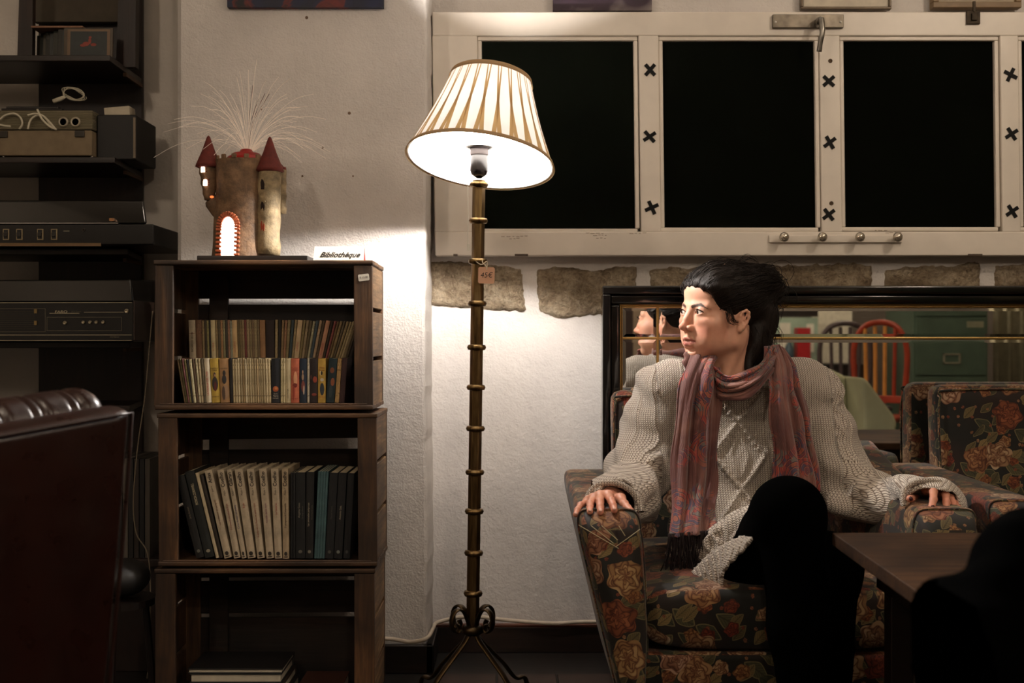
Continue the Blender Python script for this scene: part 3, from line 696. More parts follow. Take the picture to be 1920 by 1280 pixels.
# ------------------------------------------------------------------ books
from collections import defaultdict
paper = plain((196, 180, 148), .85, 0, .1, 60)
SP = {}
def spine_mat(kind):
    if kind in SP: return SP[kind]
    rgb, mode = kind
    a = N('printed_spine'); c = lin(rgb)
    v = a.co(kind='Object'); tx = a.noise(a.co(scale=(700, 1, 160)), 1, 2, .5)
    age = a.noise(a.co(), 26, 4, .6)
    dk = tuple(q*.55 for q in c[:3])+(1,)
    col = a.ramp(age, [(.3, dk), (.6, c)])
    if mode == 1:   # small print along the spine
        gx = a.ramp(tx, [(.54, (0, 0, 0)), (.60, (255, 255, 255))])
        gz = a.ramp(a.noise(a.co(scale=(1, 1, 22)), 1, 1), [(.45, (0, 0, 0)), (.50, (255, 255, 255))])
        col = a.mix(a.math('MULTIPLY', a.math('MULTIPLY', gx, gz), .75), col, lin((50, 36, 26)))
    a.base(col); a.set(Roughness=.7); SP[kind] = a.m; return a.m
def book(x, z, w, h, depth, yf, lean, rgb, mode, lab, grp, art=None, cat='book', hard=False):
    """x,z: lower left corner of the spine; lean in radians (positive leans to the right)"""
    M = T(x, yf, z) @ Ry(lean)
    o = empty('hardback_book' if hard else 'paperback_book', (0, 0, 0), lab, cat, grp); o.matrix_world = M
    c = MB(); e = .0012 if not hard else .002
    n = 5; vs = []
    for k in range(n+1):
        t = k/n; bx = w*t; by = -.0016*math.sin(PI*t)
        vs += [(bx, by, 0), (bx, by, h)]
    vs += [(w, depth, 0), (w, depth, h), (w-e, depth, 0), (w-e, depth, h), (w-e, .002, 0), (w-e, .002, h), (e, .002, 0), (e, .002, h), (e, depth, 0), (e, depth, h), (0, depth, 0), (0, depth, h)]
    m = len(vs)//2
    fs = [(2*i, 2*i+2, 2*i+3, 2*i+1) for i in range(m-1)]+[(2*m-2, 0, 1, 2*m-1)]
    # end caps of the cover
    for s in (0, 1):
        sp_ = [2*i+s for i in range(n+1)]
        fs.append(tuple(sp_+[2*(n+4)+s-0, 2*(n+3)+s]) if False else tuple(sp_+[2*(n+3)+s, 2*(n+4)+s]))
        fs.append((2*n+s, 2*(n+1)+s, 2*(n+2)+s, 2*(n+3)+s)); fs.append((2*(n+4)+s, 2*(n+5)+s, 2*(n+6)+s, 0+s))
    c.add(vs, fs); cv = c.build('cover', spine_mat((rgb, mode)), parent=o)
    p = MB(); tr = .001 if not hard else .003
    p.b2((e+.0001, .0022, tr), (w-e-.0001, depth-tr, h-tr)); p.build('pages', paper, parent=o)
    if art: art(o, w, h)
    return o
def ttl(s, size, col, zc, rot=True, bold=0, shear=0, dx=0, nm='title', align='CENTER', sx=1):
    def f(o, w, h):
        M = T(w/2+dx, -.0021, zc) @ (FRONT @ Rz(PI/2) if rot else FRONT)
        text(nm, s, size, plain(col, .6), M, o, .0001, shear, align, sx, bold)
    return f
def arts(*fs):
    def f(o, w, h):
        for q in fs: q(o, w, h)
    return f
def figure(cols, zc, hh, seed, ww=.8):    # little painted figure on a spine: several flat rounded patches
    def f(o, w, h):
        r = random.Random(seed)
        for k, (c, dx, dz, sx, sz) in enumerate(cols):
            m = MB(); m.ell((0, 0, 0), (1, 1, 1), T(w/2+dx*w, -.0018-.00012*k, zc+dz*hh) @ Matrix.Diagonal((sx*w*ww, .0003, sz*hh, 1)), nu=14, nv=8)
            m.build('printed_figure', plain(c, .6), parent=o)
    return f
ZA = crA[3]+.011+.0045; ZB = crB[3]+.011+.0045; ZC = crC[3]+.011+.0045
BF = C1+.020      # front of the front rows
cream = [(190, 172, 132), (176, 158, 120), (204, 186, 146), (160, 142, 106), (184, 160, 118), (196, 180, 144)]
rb = random.Random(11)
# front row of the top crate, as seen from left to right: (left px at base, width px, lean px over the height, rgb, kind)
lady = figure([((46, 40, 36), 0, 0, .46, .34), ((96, 36, 36), .02, -.1, .2, .26), ((60, 40, 30), 0, .42, .2, .13), ((196, 150, 120), .03, .40, .1, .07)], .045, .05, 1)
row = []
def add(w, rgb, mode, name=None, art=None): row.append([w, rgb, mode, name, art])
for i, c in enumerate([(120, 100, 70), (98, 90, 56), (110, 62, 60), (150, 140, 96), (40, 40, 42)]): add(4.2, c, 1)
add(6.5, (200, 190, 150), 1); add(5, (92, 70, 50), 1); add(5.2, (204, 192, 156), 1); add(5.2, (196, 178, 140), 1); add(6, (104, 94, 72), 1)
add(11.5, (220, 206, 176), 0, 'cream spine with red lettering', ttl('LA FAMILIA DEL TEN', .0062, (176, 50, 36), .046))
add(19, (196, 164, 70), 0, 'mustard spine showing a dark dressed lady', arts(ttl('DANIELLE', .0042, (60, 36, 20), .082, False), ttl('STEELE', .0042, (60, 36, 20), .0775, False), lady, ttl('ROMAN', .0042, (60, 36, 20), .014, False)))
add(21, (176, 136, 92), 0, 'tan spine showing a seated grey figure', arts(ttl('LOS HIJOS', .004, (40, 26, 18), .082, False), figure([((50, 48, 48), 0, .25, .32, .2), ((150, 120, 92), .1, -.3, .45, .32), ((80, 62, 50), -.1, -.35, .25, .3), ((40, 36, 34), .02, .52, .22, .12)], .042, .055, 2)))
add(7, (34, 34, 36), 1)
for i in range(15): add(rb.uniform(4.2, 6.0), cream[i % 6], 1)
add(6, (214, 194, 150), 1)
add(20, (22, 26, 32), 0, 'black spine with a small red planet', arts(figure([((168, 84, 44), 0, 0, .42, .075), ((196, 128, 72), .04, .012, .22, .04)], .033, .09, 3, .8), ttl('De la', .0042, (190, 180, 160), .0215, False), ttl('Tierra', .0048, (200, 190, 170), .0165, False), ttl('a la Luna', .0038, (190, 180, 160), .0115, False)))
add(5, (206, 190, 146), 1); add(5, (198, 182, 140), 1)
add(12.5, (206, 190, 150), 0, 'wide plain cream spine', ttl('OLA ROJA', .005, (60, 50, 40), .022))
add(19, (204, 112, 82), 0, 'salmon pink spine with a reddish dancer', arts(ttl('MUCHAS', .004, (120, 30, 24), .083, False), ttl('GRACIAS', .004, (120, 30, 24), .0785, False), figure([((222, 160, 120), .05, .2, .3, .3), ((120, 44, 34), 0, -.05, .36, .09), ((150, 60, 44), -.15, -.35, .14, .3)], .045, .06, 4), ttl('NOVELA', .0038, (110, 30, 24), .010, False)))
add(16, (24, 40, 58), 0, 'navy spine with a woman in a striped blouse', figure([((170, 140, 112), -.05, .3, .2, .14), ((120, 60, 52), 0, -.1, .34, .25), ((190, 170, 150), .1, -.25, .14, .22), ((190, 150, 120), -.05, .52, .12, .08)], .045, .055, 5))
add(5.5, (214, 204, 180), 1)
add(18, (34, 22, 20), 0, 'dark brown spine with a red cape', figure([((150, 62, 40), .2, .1, .34, .14), ((120, 48, 34), .1, -.55, .4, .07), ((70, 34, 28), -.3, .2, .14, .1)], .05, .055, 6))
add(17.5, (206, 168, 78), 0, 'yellow spine with a blue-skirted lady', arts(ttl('Gloria', .0052, (150, 66, 30), .084, False), ttl('Dorsel', .0052, (150, 66, 30), .078, False), figure([((44, 52, 60), .05, -.25, .36, .3), ((206, 196, 180), .05, .2, .3, .08), ((216, 196, 140), -.1, .52, .26, .12), ((40, 34, 32), 0, .52, .16, .1)], .045, .05, 7), ttl('NOVELA', .0042, (150, 70, 30), .014, False)))
add(19, (20, 42, 48), 0, 'teal black spine with orange faces', figure([((120, 66, 36), 0, .5, .34, .14), ((140, 80, 50), .15, -.05, .3, .2), ((44, 56, 60), 0, -.5, .3, .3)], .052, .05, 8))
add(9.5, (186, 150, 96), 1, 'narrow tan spine with dark initials', ttl('AB', .007, (40, 30, 20), .078, False))
add(12, (62, 36, 36), 1)
def lay(row, x_start, x_end, yf, z, htpx, D, leans, grp, rowname, crate_nm, depth, dz=None):
    tot = sum(r[0] for r in row); sc = (x_end-x_start)/tot; x = x_start; n = len(row)
    marks = [(i, r[3]) for i, r in enumerate(row) if r[3]]
    for i, (wp, rgb, mode, nm, art) in enumerate(row):
        w = wp*sc/F*D; t = i/(n-1); lean = leans(t)
        if nm: lab = f"paperback with {nm}, {rowname}"
        else:
            k = min(marks, key=lambda q: abs(q[0]-i)); d = i-k[0]; ord_ = ['', 'first', 'second', 'third', 'fourth', 'fifth', 'sixth', 'seventh', 'eighth', 'ninth', 'tenth', 'eleventh', 'twelfth'][min(12, abs(d))]
            side = 'right' if d > 0 else 'left'; short = ' '.join(k[1].replace('wide ', '').replace('very ', '').split(' spine')[0].split(' coloured')[0].split(' title running')[0].split()[:3])
            lab = f"thin paperback {ord_} {side} of the {short} one, {rowname}"
        h = htpx/F*D*(1+rb.uniform(-.015, .012)) if nm is None else htpx/F*D
        book(X(x, D)+.0002, z+(dz(t) if dz else 0)+abs(math.sin(lean))*w*(1 if lean > 0 else 0)*1.0, w*.93*math.cos(lean), h, depth, yf+rb.uniform(0, .002), lean, rgb, mode, lab, grp, art)
        x += wp*sc
lay(row, 345, 646, BF, ZA, 83, BF, lambda t: (-.17+.45*t) if t < .32 else (-.03 if t < .72 else (0.0 if t < .93 else .07)), 'old paperbacks in the front row of the top crate', 'front row of top crate', 'top', .085)
row = []
add(15, (206, 190, 162), 0, 'pale title running upward', arts(ttl('RICARDO LEON', .0068, (70, 58, 46), .062), figure([((130, 40, 34), 0, 0, .55, .012)], .083, .05, 1, 1)))
add(13, (120, 86, 60), 1)
for c in ((150, 128, 92), (70, 60, 44), (160, 150, 100)): add(5, c, 1)
add(4, (40, 36, 30), 1); add(10, (212, 196, 152), 0, 'cream coloured spine with orange print', ttl('EL VALLE', .005, (176, 84, 40), .05))
for i in range(7): add(rb.uniform(4.5, 6), [(150, 130, 92), (92, 84, 64), (170, 130, 90), (150, 144, 108), (62, 60, 50), (160, 120, 96), (150, 150, 130)][i], 1)
add(11, (208, 176, 128), 0, 'wide beige spine', ttl('LOS DUENOS', .0045, (150, 70, 40), .05))
for i in range(9): add(rb.uniform(4.5, 6.2), [(110, 96, 66), (130, 112, 78), (150, 130, 96), (120, 60, 56), (160, 140, 108), (140, 124, 90), (128, 106, 80), (156, 140, 104), (116, 100, 74)][i], 1)
add(12, (150, 112, 76), 0, 'plain brown spine')
add(19, (38, 24, 20), 0, 'very dark red spine')
for i in range(7): add(rb.uniform(4.8, 6.2), [(170, 150, 112), (40, 36, 32), (150, 124, 90), (160, 120, 92), (140, 126, 92), (60, 76, 82), (160, 140, 104)][i], 1)
add(10.5, (204, 178, 140), 0, 'pinkish cream spine with red print', ttl('CUENTOS', .005, (160, 60, 40), .05))
for i in range(7): add(rb.uniform(4.8, 6), [(140, 124, 86), (160, 140, 110), (96, 84, 60), (176, 170, 140), (64, 80, 90), (176, 150, 120), (80, 66, 50)][i], 1)
add(9.5, (190, 140, 110), 0, 'rosy spine with red title', ttl('ROSA NEGRA', .005, (160, 40, 36), .045))
for i in range(10): add(rb.uniform(4.8, 6), [(60, 50, 40), (150, 84, 80), (120, 96, 66), (140, 120, 84), (96, 84, 66), (150, 130, 94), (168, 150, 110), (176, 158, 120), (120, 104, 76), (70, 60, 44)][i], 1)
add(7, (34, 28, 24), 1)
BK = C1+.118
rise = MB(); rise.b2((crA[1]+.045, BK-.005, crA[3]+.0125), (crA[2]-.045, C2-.027, Z(600, BK)-88/F*BK)); ZR = Z(600, BK)-88/F*BK
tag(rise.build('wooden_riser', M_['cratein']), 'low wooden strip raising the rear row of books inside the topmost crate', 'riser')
lay(row, 356, 654, BK, ZR, 88, BK, lambda t: -.03 if t < .45 else (-.03+.36*(min(t, .93)-.45)/.5), 'old paperbacks in the rear row of the top crate', 'rear row of top crate', 'top', .07)
# middle crate
ink = (48, 42, 36)
def coelho(x, w, lean, author, small, title, tcol, lab, rgb=(200, 184, 158)):
    D = BF; H = 168/F*D; W = w/F*D
    d = .74 if len(title) < 12 else .42
    a = arts(ttl(author, .0125, ink, H-.006, True, .00025, align='RIGHT', sx=.95, nm='author_name'), ttl(small+' >', .0066, ink, H-.006-.0066*len(author)*.98, align='RIGHT', sx=.85, nm='author_first_name'),
             ttl(title, .0066, tcol, H-.018-.0066*len(author)*.98-.0036*(len(small)+2), align='RIGHT', sx=.78), figure([((50, 44, 38), 0, 0, .26, .5), ((50, 44, 38), 0, -.75, .34, .14)], .0115, .010, 1, 1))
    book(X(x, D), ZB, W, H, .15, D, lean, rgb, 0, lab, 'white spined books in the middle crate', a)
red, pur = (150, 52, 46), (110, 40, 84)
for a in ((421, 13.5, -.225, 'Arias', 'Juan', 'Las confesiones del peregrino', (110, 70, 44), 'white paperback with Arias lettered at the top of its spine'),
          (439, 12, -.19, 'Coelho', 'Paulo', 'El Demonio y la señorita Prym', (130, 50, 50), 'leftmost of the six white Coelho paperbacks in the middle crate'),
          (453.5, 8.5, -.17, 'Gibran', 'Khalil', 'Cartas de amor del profeta', (70, 60, 100), 'narrow white paperback with Gibran lettered on its spine'),
          (465, 14.5, -.15, 'Coelho', 'Paulo', 'Brida', red, 'white Coelho paperback titled Brida in the middle crate'),
          (483, 13, -.12, 'Coelho', 'Paulo', 'A orillas del río Piedra me senté y lloré', (140, 70, 50), 'white Coelho paperback with the longest title line on its spine'),
          (500, 13.5, -.085, 'Coelho', 'Paulo', 'Veronika decide morir', pur, 'white Coelho paperback with the purple title Veronika decide morir'),
          (515.5, 13.5, -.045, 'Coelho', 'Paulo', 'Las Valquirias', red, 'white Coelho paperback titled Las Valquirias in red'),
          (530.5, 11.5, -.012, 'Coelho', 'Paulo', 'El peregrino de Compostela', (60, 44, 30), 'white Coelho paperback beside the black books, tallest upright one', (184, 164, 134))): coelho(*a)
gb = 'dark books leaning in the middle crate'
def dk(x, w, lean, rgb, lab, art=None, hp=166, g=gb): return book(X(x, BF), ZB+.0005, w/F*BF, hp/F*BF, .15, BF+.001, lean, rgb, 0, lab, g, art)
disc = lambda c: figure([(c, 0, 0, .22, .4)], .016, .010, 3, 1)
dk(368, 15, -.24, (20, 20, 18), 'black book leaning furthest left inside the middle crate', arts(ttl('Jane Austen', .006, (120, 112, 96), .11), disc((100, 100, 92))), 158)
dk(385, 17.5, -.235, (26, 30, 28), 'black book with the tall pale name Patricia Cornwell on its spine', arts(ttl('PATRICIA CORNWELL', .0085, (170, 160, 132), .155, sx=.62, bold=.0003), disc((140, 134, 116))), 166)
dk(405, 6, -.24, (206, 190, 158), 'very thin cream edged book between the black and white books', None, 164)
dk(412, 6, -.235, (50, 42, 34), 'thin brown book just before the white spined books', None, 160)
dk(544.5, 4, 0, (18, 18, 18), 'thin black book immediately right of the white spined books', None, 160)
dk(549, 4.5, 0, (24, 24, 24), 'second thin black book right of the white spined books', None, 160)
dk(554.5, 17.5, .0, (16, 18, 18), 'black book with the name Angeles Caso on its spine', arts(ttl('Angeles Caso', .0065, (150, 144, 128), .115, dx=-.003), ttl('Un largo silencio', .0045, (90, 86, 78), .11, dx=.005), disc((90, 88, 80))), 161)
dk(573, 14, .01, (18, 18, 16), 'black book lettered Las amistades peligrosas on its spine', arts(ttl('Las amistades peligrosas', .0058, (176, 166, 146), .105, dx=-.003), ttl('Choderlos de Laclos', .0042, (90, 86, 78), .11, dx=.005), disc((120, 116, 104))), 162)
for i in range(4): dk(589+4.9*i, 4.6, .045, (70, 100, 104), ['leftmost', 'second', 'third', 'rightmost'][i]+' of the four thin pale blue booklets in the middle crate', None, 163, 'thin pale blue booklets')
dk(609.5, 15, .055, (18, 20, 22), 'black book right of the thin pale blue booklets', arts(ttl('Manuel Vicent', .0055, (80, 78, 72), .11), disc((76, 76, 70))), 161)
dk(626, 15, .055, (16, 16, 18), 'black book with the name Antonio Gala on its spine', arts(ttl('Antonio Gala', .0062, (170, 160, 140), .11), disc((110, 116, 110))), 161)
dk(643.5, 12, .055, (14, 14, 16), 'black book closest to the right side of the middle crate', disc((66, 66, 64)), 160)
# lowest crate: flat books
def flat(x0, x1, z, th, rgb, lab, rot=0, D=C1+.03, depth=.15):
    w = X(x1, D)-X(x0, D); o = empty('hardback_book', (0, 0, 0), lab, 'book', 'books lying flat in the lowest crate'); o.matrix_world = T(X(x0, D), D, z) @ Rz(rot)
    c = MB(); c.b2((0, 0, 0), (w, depth, .0025)); c.b2((0, 0, th-.0025), (w, depth, th)); c.b2((0, depth-.003, .0025), (w, depth, th-.0025)); c.build('cover', plain(rgb, .5), parent=o, bevel=.0005)
    p = MB(); p.b2((.003, .003, .0026), (w-.003, depth-.004, th-.0026)); p.build('pages', plain((200, 192, 172), .8), parent=o)
zf = Z(1262, C1+.03)-.002
flat(352, 560, ZC, .012, (60, 50, 44), 'wide dark book at the bottom left of the lowest crate')
flat(352, 545, ZC+.0122, .010, (150, 140, 124), 'pale covered book second from the bottom in the lowest crate')
st2 = ZC+.0224
k = 0
while st2 < Z(1256, C1+.03)-.004 and k < 3:
    flat(352+k*2, 540-k*6, st2, .022, [(30, 28, 28), (44, 30, 26), (36, 40, 40)][k], ['black book third from the bottom in the lowest crate', 'dark brown book fourth from the bottom in the lowest crate', 'dark green book fifth from the bottom in the lowest crate'][k]); st2 += .0222; k += 1
flat(352, 530, st2+.0002, .012, (24, 22, 22), 'topmost flat book of the pile in the lowest crate, showing pale page edges')
flat(556, 640, ZC, .055, (66, 38, 28), 'thick reddish brown book lying right of the pile in the lowest crate', 0, C1+.03, .14)
# card and board on top of the stack
ZT = crA[4]+.0012
bd = MB(); bd.b2((X(370, 2.74), 2.735, ZT), (X(577, 2.74), 2.90, ZT+.013)); tag(bd.build('wooden_board', M_['darkwoodx'], bevel=.002), 'thin dark wooden board lying on the crates under the castle lamp', 'board')
lf = MB(); lf.b2((X(500, 2.76), 2.77, ZT), (X(588, 2.76), 2.90, ZT+.004)) 
cardm = empty('name_card', (0, 0, 0), 'folded white card handwritten Bibliothèque standing on top of the crates', 'card')
c0 = MB(); xa, xb = X(588, 2.73), X(682, 2.73); zt = Z(463, 2.76)
c0.add([(xa, 2.725, ZT), (xb, 2.725, ZT), (xb, 2.745, zt), (xa, 2.745, zt), (xa, 2.765, ZT), (xb, 2.765, ZT)], [(0, 1, 2, 3), (3, 2, 5, 4)])
cs = c0.build('folded_sheet', plain((214, 206, 192), .7, 0, .05), parent=cardm, solid=.0006)
sl = math.atan2(.020, zt-ZT)
text('handwriting', 'Bibliothèque', .0205, plain((24, 20, 18), .5), T((xa+xb)/2+.002, 2.7318, ZT+(zt-ZT)*.40) @ Rx(-sl) @ FRONT, cs, .0002, .45, sx=.92, bold=.0004)
rm = MB(); rm.add([(xb+.0004, 2.727, ZT), (xb+.0004, 2.763, ZT), (xb+.0004, 2.745, zt-.008)], [(0, 1, 2)]); rm.build('red_mark', plain((150, 50, 44), .6), parent=cardm)
# ================================================================== ceramic castle lamp with fibre optic spray
CD = 2.82
ZT2 = ZT+.0131
cast = empty('castle_lamp', (X(465, CD), CD, ZT2), 'ceramic castle lamp with glowing doorway and fine fibre optic spray', 'lamp')
O = Vector((X(465, CD), CD, ZT2))
def cp(px, py, d=0): return P(px, py, CD+d)-O
u_ = CD/F
def clay(rgb, name):
    a = N(name); v = a.co(); n1 = a.noise(v, 30, 5, .65); n2 = a.noise(v, 130, 4, .6)
    c = lin(rgb); a.base(a.ramp(n1, [(.3, tuple(q*.22 for q in c[:3])+(1,)), (.5, tuple(q*.6 for q in c[:3])+(1,)), (.68, c)])); a.set(Roughness=.7)
    b = a.bump(n1, .5, .006); a.bump(n2, .5, .002, b); return a.m
clm = clay((136, 104, 74), 'stoneware'); clt = clay((178, 156, 118), 'pale_stoneware'); roofm = plain((96, 32, 24), .8, 0, .3, 60, .3, 'red_clay')
hot = emis((255, 214, 190), 9, 'lamp_inside'); warm = emis((255, 120, 60), 1.6, 'orange_glow')
# main keep: cylinder wall with an arched doorway cut out, leaving real thickness
H = cp(0, 303).z; cx = cp(457, 0).x
def keep_r(z): t = z/H; return (56*(1-t)**2*.25+47+6*t)*u_*.98
door_c = cp(440, 0).x; dw = 16*u_; dh = cp(0, 413).z
g = MB(); nu, nv = 72, 44
def kp(i, j, e=0):
    z = H*j/nv; a = 2*PI*i/nu; r = keep_r(z)+e+.0016*math.sin(3*a+z*40); return (cx+r*math.cos(a), r*math.sin(a), z)
def in_door(x, y, z, k=1.0):
    if y > 0: return False
    w = dw*k; zr = dh-w
    return abs(x-door_c) < w and (z < zr or math.hypot(x-door_c, (z-zr)*.8) < w)
for e, flip in ((0, 0), (-.006, 1)):
    vs = [kp(i, j, e) for j in range(nv+1) for i in range(nu)]; fs = []
    for j in range(nv):
        for i in range(nu):
            q = (j*nu+i, j*nu+(i+1) % nu, (j+1)*nu+(i+1) % nu, (j+1)*nu+i)
            c = sum((Vector(vs[k]) for k in q), Vector())/4
            if in_door(*c): continue
            fs.append(q[::-1] if flip else q)
    g.add(vs, fs)
tv = [kp(i, nv, e) for e in (0, -.006) for i in range(nu)]; g.add(tv, [(i, (i+1) % nu, nu+(i+1) % nu, nu+i) for i in range(nu)])
keep = g.build('keep', clm, parent=cast, smooth=True)
# crenels round the top
for k in range(14):
    a = 2*PI*k/14+.1; r = keep_r(H)-.003
    m = MB(); m.box((0, 0, .004), (.012, .007, .012), T(cx+r*math.cos(a), r*math.sin(a), H) @ Rz(a+PI/2)); m.build('merlon', clm, parent=keep, bevel=.002)
# glowing room behind the doorway
m = MB(); m.lathe([(keep_r(0)*.62, .001), (keep_r(0)*.62, H*.45)], 24, T(cx*.45+door_c*.55, .0, 0)); m.build('frosted_insert', hot, parent=cast, smooth=True)
# stones round the door
zr = dh-dw
path = [(door_c-dw-.003, z) for z in [zr*k/7+.003 for k in range(7)]]+[(door_c-(dw+.003)*math.cos(PI*k/13), zr+(dw+.003)*1.2*math.sin(PI*k/13)) for k in range(14)]+[(door_c+dw+.003, zr*(6-k)/7+.003) for k in range(7)]
dst = MB()
for k, (x, z) in enumerate(path):
    r = keep_r(z); y = -math.sqrt(max(1e-6, r*r-(x-cx)**2))-.002
    p2 = path[min(k+1, len(path)-1)]; p1 = path[max(k-1, 0)]; an = math.atan2(p2[1]-p1[1], p2[0]-p1[0])
    dst.box((0, 0, 0), (.0056, .010, .0130), T(x, y, z) @ Ry(-an))
dst.build('door_stones', plain((196, 104, 66), .7, 0, .3, 60), parent=keep, bevel=.0015)
# towers
def tower(px, y0, y1, rpx, roof_y, roof_r, d, mt, taper=0, leanx=0):
    b = cp(px, y0, d); t = cp(px+leanx, y1, d); n = 10
    m = MB(); pts = []
    for k in range(n+1): pts.append(b.lerp(t, k/n)+Vector((.0012*math.sin(k*2.1), 0, 0)))
    rr = [rpx*u_*(1-taper*(1-k/n)**1.5)*(1+.03*math.sin(k*1.7)) for k in range(n+1)]
    m.tube(pts, rr, 20); tw = m.build('tower', mt, parent=cast, smooth=True)
    apex = cp(px+leanx*1.5, roof_y, d)
    m = MB(); R = roof_r*u_; hh = apex.z-t.z
    m.lathe([(R*.8, -.004), (R, -.001), (R*.93, .006), (R*.5, hh*.5), (R*.13, hh*.95), (.0008, hh)], 24, T(*t)); m.build('cone_roof', roofm, parent=tw, smooth=True)
    return tw, b, t
tl, bL, tL = tower(393, 376, 312, 17, 254, 24, -.018, clm, .45, -2)
tr_, bR, tR = tower(502, 477, 320, 21, 256, 26, -.036, clt, -.08, 4)
tb, bB, tB = tower(528, 400, 318, 9, 308, 9, .02, clt)
# bracket under the left tower
m = MB(); m.tube([cp(394, 372, -.016), cp(400, 378, -.012), cp(412, 398, -.006), cp(420, 420, 0)], [.016, .022, .02, .006], 14); m.build('tower_bracket', clm, parent=cast, smooth=True)
# lit windows of the left tower
for px, py in ((382, 317), (386, 342)):
    c = cp(px, py, -.036); m = MB(); m.prism([(-.005, -.008), (.005, -.008), (.005, .003), (.003, .007), (-.003, .007), (-.005, .003)], .004, T(*c) @ Rz(-.5) @ FRONT); m.build('lit_window', hot, parent=tl)
    for k in range(3): 
        q = MB(); q.box((0, 0, 0), (.004, .004, .003), T(c.x+.007, c.y-.003, c.z-.006+k*.006)); q.build('window_stone', roofm, parent=tl, bevel=.0005)
m = MB(); m.ell((0, 0, 0), (.005, .003, .003), T(*cp(397, 369, -.03))); m.build('ember_window', warm, parent=cast)
# arched niches on the right tower
for py in (345, 387, 423):
    c = cp(493, py, -.060); m = MB(); m.prism([(-.004, -.013), (.005, -.013), (.006, 0), (.002, .010), (-.002, .012), (-.005, .004)], .003, T(*c) @ Rz(-.35) @ FRONT); n_ = m.build('niche', plain((34, 18, 12), .9) if py < 400 else plain((150, 60, 36), .8), parent=tr_)
    for k in range(6):
        q = MB(); q.box((0, 0, 0), (.0035, .005, .0032), T(c.x+.007-abs(k-2)*.0006, c.y-.002, c.z-.012+k*.0048)); q.build('niche_stone', clt, parent=tr_, bevel=.0008)
m = MB(); m.ell((0, 0, 0), (.0055, .003, .009), T(*cp(478, 456, -.056))); m.build('ember_window', warm, parent=cast, smooth=True)
# red dome and the fibre socket
m = MB(); R = 40*u_; m.lathe([(R, -.004), (R*1.02, .006), (R*.86, .016), (R*.66, .021), (R*.62, .025), (R*.32, .028), (R*.28, .034), (R*.2, .036)], 28, T(cp(462, 0).x, 0, cp(0, 307).z)); m.build('dome', plain((150, 28, 22), .3, 0, .2, 30), parent=cast, smooth=True)
base = cp(465, 287); 
m = MB(); m.lathe([(.0075, 0), (.0068, .012)], 16, T(base.x, 0, cp(0, 291).z)); m.build('fibre_socket', plain((220, 205, 190), .4), parent=cast, smooth=True)
fm = N('clear_fibre'); fm.base(lin((240, 228, 214))); fm.set(Roughness=.3); fm.b.inputs['Emission Color'].default_value = lin((255, 230, 205)); fm.b.inputs['Emission Strength'].default_value = .12; fm = fm.m
rf = random.Random(5); base.y = 0; base.z = cp(0, 286).z
for k in range(98):
    m = MB()
    a = rf.uniform(0, 2*PI); e = rf.uniform(.12, 1.38); L = rf.uniform(.13, .245); dirx = math.cos(a)*math.sin(e)*(1.15 if math.cos(a) < 0 else 1.05); diry = math.sin(a)*math.sin(e)*.62; dz = math.cos(e)
    pts = [base+Vector((dirx*.006, diry*.006, 0))]
    for t in (.25, .5, .75, 1.0):
        s = L*t; sag = -.050*t**2.2*math.sin(e)
        pts.append(base+Vector((dirx*s, diry*s, (dz+.42*(1-t))*s+sag)))
    m.tube(crv(pts, 16), .00042, 3, cap=False); m.build('optical_fibre', fm, parent=cast)
for (x1, y1, x2, y2) in ((485, 185, 468, 240), (497, 175, 472, 235), (505, 176, 475, 232), (474, 160, 466, 240)):
    m = MB(); m.tube(crv([base, cp(x2, y2), cp((x1+x2)/2, (y1+y2)/2-3), cp(x1, y1)], 16), [.0004]*8+[.0007]*30, 4); m.build('dark_fibre', plain((90, 62, 50), .5), parent=cast)
# ================================================================== dark wall shelving with audio equipment
S1, S2 = 3.00, 3.27
unit = empty('wall_shelving', (0, 0, 0), 'dark stained wooden wall shelving with bracketed boards in the left corner', 'shelf')
m = MB(); m.b2((X(72, S2), S2, .02), (X(266, S2), S2+.02, 2.3)); m.build('back_panel', M_['darkwood'], parent=unit, bevel=.002)
def shelf(yf, yb_, xr_f, nm='shelf_board', th=.016, xl=-1.9):
    z = Z(yf, S1)
    m = MB(); m.hexa([(xl, S1, z-th), (X(xr_f, S1), S1, z-th), (X(266, S2), S2, z-th), (xl, S2, z-th), (xl, S1, z), (X(xr_f, S1), S1, z), (X(266, S2), S2, z), (xl, S2, z)])
    o = m.build(nm, M_['darkwoodx'], parent=unit, bevel=.002); return z
zs1 = shelf(103, 0, 206); zs2 = shelf(294, 0, 215); zs3 = shelf(466, 0, 240); zs4 = shelf(641, 0, 244); zs5 = shelf(760, 0, 244)
for z in (zs1, zs2, zs3, zs4):
    m = MB(); m.b2((X(262, S2), S2-.14, z-.026), (X(266, S2)+.003, S2-.002, z-.016)); m.build('shelf_bracket', plain((84, 60, 40), .5, .4), parent=unit)
